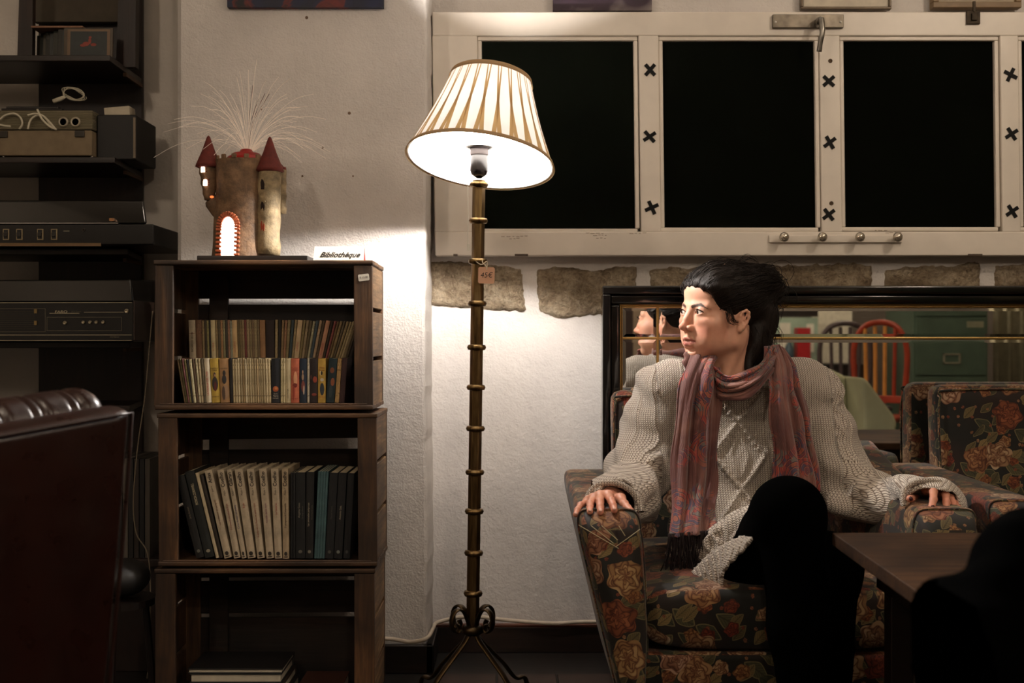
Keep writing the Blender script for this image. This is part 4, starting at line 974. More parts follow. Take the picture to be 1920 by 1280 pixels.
# uprights beside the top shelf
m = MB(); m.hexa([(X(38, 3.1), 3.08, zs1), (X(66, 3.1), 3.08, zs1), (X(66, 3.1), 3.1, zs1), (X(38, 3.1), 3.1, zs1), (X(50, 3.1), 3.08, 2.2), (X(70, 3.1), 3.08, 2.2), (X(70, 3.1), 3.1, 2.2), (X(50, 3.1), 3.1, 2.2)]); m.build('upright', M_['darkwood'], parent=unit)
m = MB(); m.hexa([(X(222, 3.15), 3.13, zs1), (X(258, 3.15), 3.13, zs1), (X(258, 3.15), 3.16, zs1), (X(222, 3.15), 3.16, zs1), (X(236, 3.15), 3.13, 2.2), (X(262, 3.15), 3.13, 2.2), (X(262, 3.15), 3.16, 2.2), (X(236, 3.15), 3.13+.03, 2.2)]); m.build('upright', M_['darkwood'], parent=unit)
m = MB(); m.b2((X(64, 3.24), 3.235, Z(42, 3.24)), (X(236, 3.24), 3.26, 2.2)); tag(m.build('speaker_cabinet', plain((72, 64, 52), .8), bevel=.002), 'dim grey-brown cabinet panel standing high behind the disc cases', 'cabinet')
# disc cases on the top shelf
def disc_case(px, lean, turn, rgb, lab, art=None, w=.142):
    o = empty('disc_case', (0, 0, 0), lab, 'disc case', 'plastic disc cases on the top shelf'); o.matrix_world = T(X(px, 3.05), 3.05, zs1+.0005) @ Rz(turn*.2) @ Rx(lean)
    m = MB(); m.b2((0, 0, 0), (w, .009, .086)); m.build('plastic_case', plain(rgb, .12, 0, .1, 20, 0, None, .5), parent=o, bevel=.001)
    m = MB(); m.b2((.012, -.0008, .005), (w-.006, -.0001, .081)); s = m.build('printed_insert', plain(art or (30, 34, 30), .35, 0, .3, 40), parent=o)
    return o, s
for i, (px, rgb) in enumerate(((46, (54, 50, 42)), (56, (40, 40, 34)), (66, (60, 56, 46)), (74, (34, 34, 30)), (92, (44, 46, 40)), (104, (40, 40, 36)))):
    o, s = disc_case(px, -.06, .10, rgb, ['leftmost disc case of the leaning row on the top shelf', 'second disc case from the left on the top shelf', 'third disc case from the left on the top shelf', 'fourth disc case from the left on the top shelf', 'fifth disc case from the left, dark cover with red mark', 'sixth disc case, just left of the front facing one'][i])
    o.location.y += .075-.0125*i
    if i in (3, 4):
        m = MB(); m.ell((0, 0, 0), (.007, .0004, .002), T(.028, -.0012, .034) @ Ry(-.8)); m.build('red_mark', plain((150, 50, 40), .5), parent=s)
o, s = disc_case(119, -.05, .06, (74, 64, 52), 'front facing disc case with a reddish figure on its dark cover', w=.130)
m = MB(); m.b2((.010, -.0012, .004), (.124, -.0009, .082)); m.build('printed_border', plain((104, 80, 56), .5), parent=s)
m = MB(); m.b2((.018, -.0016, .010), (.116, -.0013, .076)); m.build('cover_art', plain((28, 34, 32), .5, 0, .3, 60), parent=s)
for dx, dz, a, b in ((.060, .042, .009, .006), (.070, .050, .004, .008), (.080, .040, .008, .004), (.052, .038, .008, .004), (.071, .060, .004, .003)):
    m = MB(); m.ell((0, 0, 0), (a, .0003, b), T(dx, -.0018, dz)); m.build('printed_figure', plain((134, 54, 40), .6), parent=s)
m = MB(); m.b2((X(64, 3.08), 3.06, zs1+.0885), (X(160, 3.08), 3.16, zs1+.0935)); tag(m.build('lath', plain((120, 84, 60), .6)), 'thin reddish wooden slat lying across the disc cases', 'lath')
# reel recorder case on the second shelf
zc = zs2+.0005
rec = empty('recorder_case', (0, 0, 0), 'beige portable recorder case with two round ports and loose white cables', 'recorder')
a = S1+.02
m = MB(); m.b2((-1.75, a, zc+.006), (X(172, a), a+.2, Z(244, a))); m.build('case_lid', plain((116, 100, 76), .7, 0, .1, 40), parent=rec, bevel=.003)
body = N('ribbed_grille'); body.base(lin((112, 104, 82))); body.set(Roughness=.6); bw = body.math('SINE', body.math('MULTIPLY', body.n('ShaderNodeSeparateXYZ').outputs[2], 1)); 
v = body.co(); sx = body.n('ShaderNodeSeparateXYZ'); body.l(v, sx.inputs[0]); body.bump(body.math('SINE', body.math('MULTIPLY', sx.outputs[2], 1500)), .6, .002)
m = MB(); m.b2((-1.75, a+.006, Z(242, a)+.0005), (X(172, a), a+.18, Z(206, a))); bd_ = m.build('grille_body', body.m, parent=rec, bevel=.002)
for px in (119.5, 142.5):
    q = MB(); q.lathe([(.0125, 0), (.0135, .003), (.0125, .006), (.009, .006), (.009, .001), (.0001, .001)], 24, frame(P(px, 229, a+.006), (1, 0, 0), (0, 0, 1), (0, -1, 0))); q.build('port_ring', plain((170, 160, 140), .4, .4), parent=rec, smooth=True)
    q = MB(); q.lathe([(.009, .0035), (.0001, .0035)], 20, frame(P(px, 229, a+.006), (1, 0, 0), (0, 0, 1), (0, -1, 0))); q.build('port', plain((10, 10, 10), .4), parent=rec)
for px, py in ((150, 251), (6, 252)):
    q = MB(); q.b2((X(px-9, a), a-.005, Z(py+6, a)), (X(px+9, a), a, Z(py-6, a))); q.build('clasp', plain((50, 46, 40), .4, .5), parent=rec, bevel=.001)
for px in (4, 170):
    q = MB(); q.lathe([(.004, -.002), (.004, .006)], 12, frame(Vector((X(px, a), a+.01, zs2+.0005)), (1, 0, 0), (0, 1, 0), (0, 0, 1))); q.build('foot', M_['chrome'], parent=rec)
wh = plain((196, 188, 166), .5)
for k, pts in enumerate((((0, 224), (10, 216), (26, 213), (38, 220), (42, 232), (36, 242)), ((52, 242), (58, 224), (72, 216), (86, 222), (98, 242)), ((52, 216), (66, 213), (80, 217), (92, 228), (104, 242)), ((70, 205), (78, 222), (92, 236), (106, 243)), ((0, 234), (10, 236), (20, 237)))):
    q = MB(); q.tube(crv([P(x, y, a-.008-.003*k) for x, y in pts], 30), .0028, 8); q.build('white_cable', wh, parent=rec, smooth=True)
# coil of white flex and flat black player on it
zt3 = Z(206, a)+.0005
m = MB(); m.b2((X(8, 3.05), 3.03, zt3), (X(122, 3.05), 3.16, zt3+.006)); m.b2((X(14, 3.05), 3.04, zt3+.006), (X(112, 3.05), 3.15, zt3+.013)); tag(m.build('disc_player', plain((24, 20, 18), .3), bevel=.002), 'flat black disc player lying on the beige recorder case', 'player')
fx = empty('flex_coil', (0, 0, 0), 'loose coil of thin white flex with a plug on the black player', 'cable')
q = MB()
pts = []
for k in range(90):
    t = k/89*2*PI*5; pts.append(P(138+23*math.cos(t)*(1-.3*k/90)+3*math.sin(k), 176+13*math.sin(t+.4)*(1-.25*k/90), 3.08+.01*math.sin(t*.7)))
q.tube(pts, .0013, 5); q.build('flex', wh, parent=fx, smooth=True)
q = MB(); q.tube([P(100, 190, 3.06), P(112, 186, 3.06), P(122, 181, 3.06)], [.006, .0065, .004], 10); q.build('plug', wh, parent=fx, smooth=True)
# dark speaker box and white adaptor
m = MB(); m.b2((X(184, 3.06), 3.05, zc), (X(258, 3.06), 3.22, Z(216, 3.06))); sb = m.build('speaker_box', plain((14, 12, 10), .6), bevel=.004); tag(sb, 'dark square speaker box right of the beige recorder case', 'speaker')
m = MB(); m.b2((X(253, 3.06), 3.046, zc+.004), (X(257, 3.06), 3.0495, Z(222, 3.06))); m.build('edge_strip', plain((110, 96, 76), .5), parent=sb)
m = MB(); zz = Z(216, 3.06)+.0005; m.hexa([(X(198, 3.08), 3.07, zz), (X(246, 3.08), 3.07, zz), (X(246, 3.08), 3.12, zz), (X(205, 3.08), 3.12, zz), (X(196, 3.08), 3.072, zz+.022), (X(244, 3.08), 3.072, zz+.028), (X(244, 3.08), 3.12, zz+.028), (X(200, 3.08), 3.12, zz+.022)]); tag(m.build('power_adaptor', plain((176, 166, 144), .5), bevel=.002), 'small off-white plastic adaptor on top of the dark speaker box', 'adaptor')
# record player on the third shelf
z3 = zs3+.0005; a = 2.93
rp = empty('record_player', (0, 0, 0), 'black record player with smoked lid and four front switches', 'record player')
m = MB(); m.b2((-1.78, a, z3+.004), (X(288, a), S2-.03, Z(420, a))); m.build('plinth', plain((8, 7, 6), .3, 0, .1, 30), parent=rp, bevel=.003)
m = MB(); m.b2((-1.77, a-.001, Z(419, a)), (X(222, a), a+.001, Z(417.5, a))); m.build('trim_strip', M_['chrome'], parent=rp)
m = MB(); m.b2((-1.78, a-.003, z3), (X(190, a), a-.0005, z3+.008)); m.build('wood_strip', plain((104, 78, 46), .5), parent=rp)
m = MB(); m.hexa([(-1.76, a+.012, Z(419, a)), (X(276, a+.012), a+.012, Z(419, a)), (X(270, a+.2), a+.2, Z(419, a)), (-1.76, a+.2, Z(419, a)), (-1.75, a+.02, Z(373, a)), (X(270, a+.02), a+.02, Z(373, a)), (X(262, a+.2), a+.19, Z(373, a)), (-1.75, a+.19, Z(373, a))]); m.build('dust_cover', plain((7, 6, 4), .07, 0, .1, 10, 0, None, .8), parent=rp, bevel=.006, seg=3)
for px in (12, 37, 76, 102):
    q = MB(); q.b2((X(px-6, a), a-.003, Z(450, a)), (X(px+6, a), a+.001, Z(429, a))); sw = q.build('switch_plate', plain((150, 136, 108), .35, .7), parent=rp, bevel=.001)
    q = MB(); q.b2((X(px-4, a), a-.0038, Z(448, a)), (X(px+4, a), a-.0028, Z(431, a))); q.build('switch_slot', plain((14, 12, 10), .4), parent=rp)
    q = MB(); q.b2((X(px-3.4, a), a-.009, Z(444, a)), (X(px+3.4, a), a-.0035, Z(436, a))); q.build('switch', plain((30, 26, 22), .4), parent=rp, bevel=.001)
q = MB(); q.b2((X(119, a), a-.0015, Z(434, a)), (X(130, a), a, Z(432, a))); q.build('front_badge', plain((110, 104, 90), .4), parent=rp)
q = MB(); q.lathe([(.0045, 0), (.0045, .002), (.002, .002), (.002, 0)], 14, frame(P(157, 431, a), (1, 0, 0), (0, 0, 1), (0, -1, 0))); q.build('socket', plain((56, 50, 42), .4, .5), parent=rp)
q = MB(); q.b2((X(205, a), a-.001, Z(415, a+.011)), (X(213, a), a+.012, Z(409, a))); q.build('lid_hinge', plain((180, 130, 90), .3, .6), parent=rp)
# receiver with record deck on the fourth shelf, slightly turned
z4 = zs4+.0005; a = 2.90
Mf = T(X(250, a), a, 0) @ Rz(-.045)
def bb(m, x0, x1, y0, y1, z0, z1): m.box(((x0+x1)/2, (y0+y1)/2, (z0+z1)/2), (x1-x0, y1-y0, z1-z0), Mf); return m
k_ = a/F
fr = empty('stereo_receiver', (0, 0, 0), 'black music centre lettered FARO with knobs on the fourth shelf', 'stereo')
zb0, zt0 = z4, Z(566, a)
bb(MB(), -.62, 0, 0, .25, zb0, zt0).build('housing', plain((8, 7, 6), .35, 0, .1, 30), parent=fr, bevel=.002)
bb(MB(), 0, .004, -.001, .25, zb0+.004, zt0+.004).build('side_cheek', plain((44, 28, 18), .5), parent=fr, bevel=.001)
sil = plain((176, 166, 142), .35, .6, .1, 30)
for zz_, x0 in ((zt0-.001, -.62), (Z(627.5, a), -.62), (zb0+.004, -.62)): bb(MB(), x0, -.004, -.0014, .0005, zz_-.0012, zz_+.0006).build('silver_line', sil, parent=fr)
bb(MB(), -160*k_, -103*k_, -.0012, .0003, Z(587.5, a), Z(586.5, a)).build('silver_line', sil, parent=fr); bb(MB(), -94*k_, -18*k_, -.0012, .0003, Z(585.5, a), Z(584.5, a)).build('silver_line', sil, parent=fr)
def outl(m, x0, x1, z0, z1, w=.0007):
    for q in ((x0, x1, z0, z0+w), (x0, x1, z1-w, z1), (x0, x0+w, z0, z1), (x1-w, x1, z0, z1)): bb(m, q[0], q[1], -.0012, .0003, q[2], q[3])
m = MB(); outl(m, -165*k_, -22*k_, Z(620, a), Z(594, a)); outl(m, -.40, -168*k_, Z(622, a), Z(578, a)); m.build('panel_outline', plain((130, 122, 104), .4, .4), parent=fr)
text('brand_lettering', 'FARO', .0095, sil, Mf @ T(-138*k_, -.001, Z(584.5, a)) @ FRONT, fr, .0002, .1, sx=1.35, bold=.0002)
text('brand_lettering', 'Hi-fi Stereo', .0055, plain((90, 84, 70), .5), Mf @ T(-109*k_, -.001, Z(584, a)) @ FRONT, fr, .0002, .4)
text('brand_lettering', 'Hi-fi Stereo', .0050, plain((120, 112, 94), .5), Mf @ T(-36*k_, -.001, Z(631.5, a)) @ FRONT, fr, .0002, .4)
for xk, yk, rk in ((-130, 605, .0048), (-95, 604, .0043), (-82, 604, .0043), (-70, 604, .0043), (-57, 604, .0043), (-12, 583, .0056)):
    q = MB(); q.lathe([(rk, 0), (rk, .004), (rk*.6, .005), (rk*.5, .004), (.0001, .004)], 16, Mf @ frame(Vector((xk*k_, 0, Z(yk, a))), (1, 0, 0), (0, 0, 1), (0, -1, 0))); q.build('knob', plain((170, 160, 136), .3, .7), parent=fr, smooth=True)
m = MB()
for i in range(9): bb(m, -.36, -188*k_, -.0008, .0002, Z(584+4*i, a)-.0003, Z(584+4*i, a)+.0003)
m.build('tuning_scale', plain((66, 60, 48), .5), parent=fr)
for zz_ in (583, 605): bb(MB(), -189*k_, -184*k_, -.003, 0, Z(zz_+4, a), Z(zz_-4, a)).build('slider', plain((130, 108, 66), .4, .4), parent=fr)
lid = MB()
lz = Z(516, a)
lid.hexa([Mf @ Vector(p) for p in ((-.60, .01, zt0+.0005), (-.004, .01, zt0+.0005), (-.004, .24, zt0+.0005), (-.60, .24, zt0+.0005), (-.60, .03, lz-.01), (-.012, .012, Z(523, a)), (-.012, .24, lz), (-.60, .24, lz))])
lid.build('dust_cover', plain((10, 9, 7), .1, 0, .1, 10, 0, None, .6), parent=fr, bevel=.004, seg=3)
# dangling thin cable left of the crates
q = MB(); q.tube(crv([P(286, 583, 2.94), P(281, 640, 2.94), P(272, 740, 2.94), P(258, 840, 2.94), P(250, 940, 2.94), P(256, 1000, 2.94), P(276, 1036, 2.94), P(282, 1100, 2.94), (X(280, 2.94), 2.94, .06), (X(278, 2.94), 2.93, .002)], 60), .0016, 6); tag(q.build('thin_cable', plain((120, 108, 90), .6), smooth=True), 'thin pale cable hanging down left of the wooden crates', 'cable')
# records standing in the dark behind the leather chair, plus a bag on the floor
for i in range(8):
    w = .012; x = X(205, 3.02)+i*.0145
    o = empty('record_sleeve', (x, 3.0, .30), None, 'record', 'record sleeves in the dark corner'); o['label'] = 'barely visible record sleeve standing in the dark gap left of the crates'
    m = MB(); m.b2((0, 0, 0), (w, .2, .26)); m.build('sleeve', plain([(30, 28, 26), (60, 52, 44), (24, 22, 22), (90, 84, 76), (28, 26, 24), (44, 36, 30), (20, 20, 20), (70, 64, 56)][i], .5), parent=o)
m = MB(); m.b2((X(200, 3.0), 2.98, .28), (X(200, 3.0)+.15, 3.22, .2995)); m.b2((X(200, 3.0)+.01, 3.0, 0), (X(200, 3.0)+.14, 3.2, .28)); tag(m.build('record_cabinet', M_['darkwood'], bevel=.002), 'low dark cabinet under the record sleeves, behind the leather chair', 'cabinet')
m = MB(); m.ell((0, 0, 0), (.062, .07, .045), T(X(232, 2.75), 2.75, .30)); b = m.build('handbag', plain((18, 16, 15), .6), smooth=True); tag(b, 'dark rounded bag on a stool in the shadow left of the lowest crate', 'bag')
st_ = empty('low_stool', (0, 0, 0), 'low dark stool under the bag left of the lowest crate', 'stool')
m = MB(); m.lathe([(.075, .235), (.075, .252)], 24, T(X(232, 2.75), 2.75, 0)); m.build('seat', M_['darkwoodx'], parent=st_)
for k in range(3):
    an = k*2.1+.4; m = MB(); m.tube([(X(232, 2.75)+.05*math.cos(an), 2.75+.05*math.sin(an), .235), (X(232, 2.75)+.07*math.cos(an), 2.75+.07*math.sin(an), 0)], .009, 8); m.build('leg', M_['darkwoodx'], parent=st_)
# ================================================================== maroon leather armchair in the left foreground
lc = empty('leather_armchair', (-.536, 1.6, 0), 'maroon leather armchair with pleated top roll, seen from behind', 'armchair')
lc.rotation_euler = (0, 0, math.atan2(-.866, -.5))      # local x runs along the back, local +y is the outside of the back
def rbx(x0, x1, y0, y1, z0, z1, bev, nm):
    m = MB(); m.b2((x0, y0, z0), (x1, y1, z1)); return m.build(nm, M_['leather'], parent=lc, bevel=bev, seg=4)
def topz(x): return .769-.085*max(0, min(x, .35))-.0
def bk(u, v):
    x = .68*u; zt_ = topz(x)
    return Vector((x+(.075*(1-v)**1.15)*(1-u)-.05*(1-v)*u, -.012*(1-v)+.004*math.sin(PI*v), .10+(zt_-.10)*v))
def slab(u, v, s): return bk(u, v)+Vector((0, -.085*s, 0))
m = MB(); n1, n2 = 30, 20
m.grid(lambda u, v: slab(1-u, v, 0), n1, n2); m.grid(lambda u, v: slab(u, v, 1), n1, n2)
m.grid(lambda u, v: slab(1-u, 1, v)+Vector((0, 0, .010*math.sin(PI*v))), n1, 6); m.grid(lambda u, v: slab(0, v, u), 4, n2); m.grid(lambda u, v: slab(1, v, 1-u), 4, n2); m.grid(lambda u, v: slab(u, 0, v), n1, 6)
m.build('backrest', M_['leather'], parent=lc, smooth=True, weld=True, bevel=.010, seg=3)
m = MB(); m.tube([slab(u/20, 1, .0)+Vector((0, .001, .0005)) for u in range(20, -1, -1)]+[slab(0, 1-k/10, 0)+Vector((-.001, .001, 0)) for k in range(1, 11)], .003, 8); m.build('piping', M_['leather'], parent=lc, smooth=True)
m = MB(); n = 170; pts = []; rr = []
for k in range(n+1):
    t = k/n; x = -.02+.68*t; ph = (x/.062) % 1.0
    g_ = .0085*(math.exp(-((ph-.5)/.08)**2))+.0035*math.exp(-((ph-.80)/.05)**2); e = 1-max(0, (.05-t)/.05)**2*.7
    pts.append((x, -.100+.0, topz(x)-.004)); rr.append((.040-g_)*e)
m.tube(pts, rr, 28, flat=1.2); m.build('pleated_roll', M_['leather'], parent=lc, smooth=True)
rbx(.08, .62, -.62, -.08, .20, .42, .04, 'seat'); rbx(.04, .13, -.62, -.07, .12, .58, .03, 'armrest'); rbx(.57, .66, -.62, -.07, .12, .58, .03, 'armrest')
for x in (.10, .60):
    for y in (-.57, -.06): m = MB(); m.lathe([(.018, 0), (.024, .125)], 14, T(x, y, 0)); m.build('leg', M_['darkwoodx'], parent=lc)
# ================================================================== floral armchairs
def soft(mb, name, parent, bev, uvo, seg=4): return mb.build(name, M_['floral'], parent=parent, bevel=bev, seg=seg, uvbox=uvo)
def loft(secs, n=40, e=4.0, capz=True):
    """secs: list of (centre, xaxis half vector, yaxis half vector); superellipse sections"""
    vs = []; fs = []
    for c, a, b in secs:
        for i in range(n):
            t = 2*PI*i/n; ct, st = math.cos(t), math.sin(t)
            vs.append(Vector(c)+Vector(a)*(abs(ct)**(2/e)*(1 if ct >= 0 else -1))+Vector(b)*(abs(st)**(2/e)*(1 if st >= 0 else -1)))
    L = len(secs)
    for k in range(L-1):
        for i in range(n): j = (i+1) % n; fs.append((k*n+i, k*n+j, (k+1)*n+j, (k+1)*n+i))
    for base, rev in ((0, 1), ((L-1)*n, 0)):
        c = sum((vs[base+i] for i in range(n)), Vector())/n; vs.append(c); ci = len(vs)-1
        for i in range(n): j = (i+1) % n; fs.append((base+j, base+i, ci) if rev else (base+i, base+j, ci))
    return vs, fs
AX0, AXM = .124, .522   # left outer arm, centre of the chair
def armchair(label, tears, seed, rise=.085, yb=.05):
    o = empty('floral_armchair', (AXM, 2.55, 0), label, 'armchair', 'floral upholstered armchairs'); O3 = Vector((AXM, 2.55, 0))
    def L(v): return Vector(v)-O3
    for s in (-1, 1):
        secs = []
        for k in range(15):        # arm: from front (y=2.2) to back (2.96), cross sections in xz
            t = k/14; y = 2.195+.72*t
            ztop = .538+(.02*t+rise*max(0, t-.45)**1.3*2 if s > 0 else .012*t)
            e = 1.0 if 0 < k < 14 else .86
            zt_, zb = ztop, .10; hh = (zt_-zb)/2
            xc_t = .334; w = .066*e
            secs.append((s, y, xc_t, zb, zt_, w, e))
        n = 44; vs = []; fs = []
        for (s_, y, xc, zb, zt_, w, e) in secs:
            for i in range(n):
                a = 2*PI*i/n; ct, st = math.cos(a), math.sin(a)
                u = abs(ct)**.28*(1 if ct >= 0 else -1); v = abs(st)**.20*(1 if st >= 0 else -1)
                hz = zb+(zt_-zb)*(.5+.5*v*e)
                q = (hz-zb)/(zt_-zb)
                out = xc+w+ -(1-q)**1.0*.105*1.0; inn = xc-w-.012*math.sin(PI*min(1, q*1.1))
                x = (out+inn)/2+(out-inn)/2*u if out > inn+.02 else inn+.01+.01*u
                vs.append(L((AXM+s_*x, y-.004*(1-abs(u))-.03*(1-q)*(1-(y-2.2)), hz)))
        Ls = len(secs)
        for k in range(Ls-1):
            for i in range(n): j = (i+1) % n; q = (k*n+i, k*n+j, (k+1)*n+j, (k+1)*n+i); fs.append(q if s > 0 else q[::-1])
        for base, rev in ((0, 1), ((Ls-1)*n, 0)):
            c = sum((vs[base+i] for i in range(n)), Vector())/n; vs.append(c); ci = len(vs)-1
            for i in range(n): j = (i+1) % n; f = (base+j, base+i, ci) if rev else (base+i, base+j, ci); fs.append(f if s > 0 else f[::-1])
        m = MB(); m.add(vs, fs); ob = m.build('armrest', M_['floral'], parent=o, smooth=True, uvbox=(seed+s*.3, .1), bevel=0)
        # front piping of the arm panel
        q = MB(); q.tube([vs[n+i] for i in range(n)]+[vs[n]], .0032, 6, cap=False); q.build('piping', M_['floral'], parent=ob, smooth=True, uvbox=(.3, .2))
        if s < 0 and tears:      # bare thread lines where the clear cover is stretched
            q = MB()
            for a, b in (((1108, 985), (1150, 1018)), ((1128, 985), (1158, 1012)), ((1085, 984), (1160, 1028)), ((1150, 1028), (1200, 992)), ((1160, 985), (1172, 1004))):
                A = P(*a, 2.188)-O3; B = P(*b, 2.186)-O3; q.tube([A, (A+B)/2+Vector((0, -.001, 0)), B], .0007, 4)
            q.build('loose_threads', plain((190, 176, 140), .5), parent=ob)
    # seat cushion, front apron and back
    W = .27
    vs, fs = loft([((0, y, z), (W*e, 0, 0), (0, 0, h*e)) for y, z, h, e in [L2 for L2 in ((-.335, .325, .052, .86), (-.325, .327, .060, .97), (-.29, .328, .062, 1), (-.1, .332, .066, 1), (.1, .328, .064, 1), (.27+yb, .32, .06, .97), (.295+yb, .32, .05, .85))]], 44, 4.5)
    m = MB(); m.add(vs, fs); m.build('seat_cushion', M_['floral'], parent=o, smooth=True, uvbox=(seed+.13, .5))
    m = MB(); m.b2((-W, -.33, .10), (W, .34, .262)); m.build('seat_base', M_['floral'], parent=o, bevel=.015, seg=4, uvbox=(seed+.4, .8))
    # back, leaning slightly
    Wb = .262; sec = []
    for z, w, e, yy in ((.30, Wb, .9, .335), (.33, Wb, 1, .337), (.50, Wb, 1.0, .345), (.62, Wb+.002, 1.0, .352), (.70, Wb+.003, .99, .355), (.724, Wb+.002, .93, .356), (.737, Wb-.006, .78, .356), (.743, Wb-.022, .5, .356)):
        sec.append(((0, yy+yb, z), (w, 0, 0), (0, .045*e, 0)))
    vs, fs = loft(sec, 56, 7); m = MB(); m.add(vs, fs); bkr = m.build('backrest', M_['floral'], parent=o, smooth=True, uvbox=(seed+.9, .3))
    q = MB(); 
    for s in (1,):
        q.tube(crv([(-Wb+.004, .302+yb, .5), (-Wb+.0, .309+yb, .66), (-Wb+.006, .313+yb, .712), (-Wb+.024, .315+yb, .730), (0, .316+yb, .733), (Wb-.024, .315+yb, .730), (Wb-.006, .313+yb, .712), (Wb, .309+yb, .66), (Wb-.004, .302+yb, .5)], 80), .003, 6)
    q.build('piping', M_['floral'], parent=bkr, smooth=True, uvbox=(.1, .1))
    for x in (-.25, .25):
        for y in (-.27, .32): m = MB(); m.lathe([(.014, 0), (.022, .10)], 14, T(x, y, 0)); m.build('leg', M_['darkwoodx'], parent=o)
    return o
ch1 = armchair('floral armchair the woman sits in, beside the brass lamp', True, .0)
ch2 = armchair('empty floral armchair at the right edge beside the seated woman', False, 1.7, 0, 0)
ch2.location = (AXM+.831, 2.60, 0); ch2.scale = (1, 1, 1.02)
# ================================================================== coffee table
tb_ = empty('coffee_table', (.9, 1.85, 0), 'brown wooden coffee table in the dark right foreground', 'table'); O4 = Vector((.9, 1.85, 0))
zt_ = .515; DF_ = 2.115
m = MB(); xl = X(1560, DF_)
poly = [(xl-.9, DF_-1.85), (X(1756, 1.535)-.9, 1.535-1.85), (1.62-.9, 1.50-1.85), (1.62-.9, DF_+.005-1.85)]
m.prism(poly, .024, T(0, 0, zt_-.024)); m.build('tabletop', M_['tablewood'], parent=tb_, bevel=.0025)
m = MB(); 
for a, b in (((.66, 1.60), (.68, 2.06)), ((.66, 1.60), (1.55, 1.62)), ((.66, 2.04), (1.55, 2.06)), ((1.53, 1.60), (1.55, 2.06))): m.b2((a[0]-.9, a[1]-1.85, zt_-.09), (b[0]-.9, b[1]-1.85, zt_-.0245))
m.build('apron', M_['darkwoodx'], parent=tb_)
for x, y in ((.69, 1.62), (.69, 2.03), (1.52, 1.62), (1.52, 2.03)): m = MB(); m.box((x-.9, y-1.85, (zt_-.0245)/2), (.04, .04, zt_-.0245)); m.build('leg', M_['darkwoodx'], parent=tb_, bevel=.002)
# ================================================================== dark coat over a chair, right foreground
cc = empty('wooden_chair', (.62, 1.0, 0), 'unlit wooden chair under the black coat in the right foreground', 'chair')
for x in (-.03, .36):
    for y, h in ((0.12, .42), (-.2, .42)): m = MB(); m.box((x, y, h/2), (.035, .035, h)); m.build('leg', M_['darkwoodx'], parent=cc)
m = MB(); m.b2((-.05, -.23, .42), (.38, .14, .45)); m.build('seat', M_['darkwoodx'], parent=cc, bevel=.004)
m = MB(); m.b2((-.05+.12, .10, .45), (.38, .13, .60)); m.build('backrest', M_['darkwoodx'], parent=cc, bevel=.004)
# ================================================================== the leaning mirror behind the chairs
MD = 3.05
MF = MD-.03
mir = empty('wall_mirror', (0, 0, 0), 'wide mirror in glossy black frame with gilt strips behind the armchairs', 'mirror')
fx0, fx1, fz1, fz0 = X(1129, MF), 2.9, Z(536, MF), .12
def fbar(m, x0, z0, x1, z1, y0, y1): m.b2((x0, y0, z0), (x1, y1, z1))
def ring4(nm, inset, w, y0, y1, mat, bev, par=mir):
    m = MB(); a, b, c, d = fx0+inset, fx1-inset, fz0+inset, fz1-inset
    for (p, q, r, s) in ((a, d-w, b, d), (a, c, b, c+w)): m.b2((p, y0, q), (r, y1, s))
    for (p, r) in ((a, a+w), (b-w, b)): m.b2((p, y0+.0002, c+w), (r, y1-.0002, d-w))
    return m.build(nm, mat, parent=par, bevel=bev)
ring4('outer_frame', 0, .022, MF-.015, MF+.045, M_['blackgloss'], .004)
ring4('inner_frame', .0215, .027, MF+.003, MF+.045, M_['blackgloss'], .006)
ring4('gilt_rim', .0485, .004, MD-.014, MD+.01, M_['gold'], .0012); ring4('gilt_rim', .0535, .003, MD-.010, MD+.01, M_['gold'], .001)
gx0, gx1, gz0, gz1 = fx0+.0565, fx1-.0565, fz0+.0565, fz1-.0565
mm = N('mirror_glass'); mm.base((.86, .87, .84, 1)); mm.set(Metallic=1.0, Roughness=.015)
vx = X(1233, MD); hz = Z(634, MD)
vx2 = gx1-(vx-gx0); hz2 = gz0+(gz1-hz)
bw = .0095
def pane(x0, x1, z0, z1):
    m = MB(); d = .0007
    o = [(x0, MD+d, z0), (x1, MD+d, z0), (x1, MD+d, z1), (x0, MD+d, z1)]; i = [(x0+bw, MD, z0+bw), (x1-bw, MD, z0+bw), (x1-bw, MD, z1-bw), (x0+bw, MD, z1-bw)]
    m.add(o+i, [(4, 5, 6, 7), (0, 1, 5, 4), (1, 2, 6, 5), (2, 3, 7, 6), (3, 0, 4, 7)]); m.build('mirror_pane', mm.m, parent=mir)
g_ = .0022
xs = [(gx0, vx-g_), (vx+g_, vx2-g_), (vx2+g_, gx1)]; zs = [(gz0, hz2-g_), (hz2+g_, hz-g_), (hz+g_, gz1)]
for a in xs:
    for b in zs: pane(a[0], a[1], b[0], b[1])
for x in (vx, vx2): m = MB(); m.b2((x-.0032, MD-.004, gz0), (x+.0032, MD+.003, gz1)); m.build('gilt_strip', M_['gold'], parent=mir, bevel=.0012)
for z in (hz, hz2): m = MB(); m.b2((gx0, MD-.0038, z-.0032), (gx1, MD+.0032, z+.0032)); m.build('gilt_strip', M_['gold'], parent=mir, bevel=.0012)
for x in (fx0+.3, fx1-.3):
    m = MB(); m.b2((x-.02, MD+.022, .2), (x+.02, 3.199, .5)); m.build('wall_batten', M_['darkwoodx'], parent=mir)
m = MB(); m.b2((fx0+.01, MD+.012, fz0+.01), (fx1-.01, MD+.022, fz1-.01)); m.build('backing_board', M_['darkwoodx'], parent=mir)
for x in (fx0+.1, fx1-.1): m = MB(); m.b2((x-.03, MD-.02, 0), (x+.03, 3.17, fz0+.001)); m.build('foot_block', M_['darkwoodx'], parent=mir)
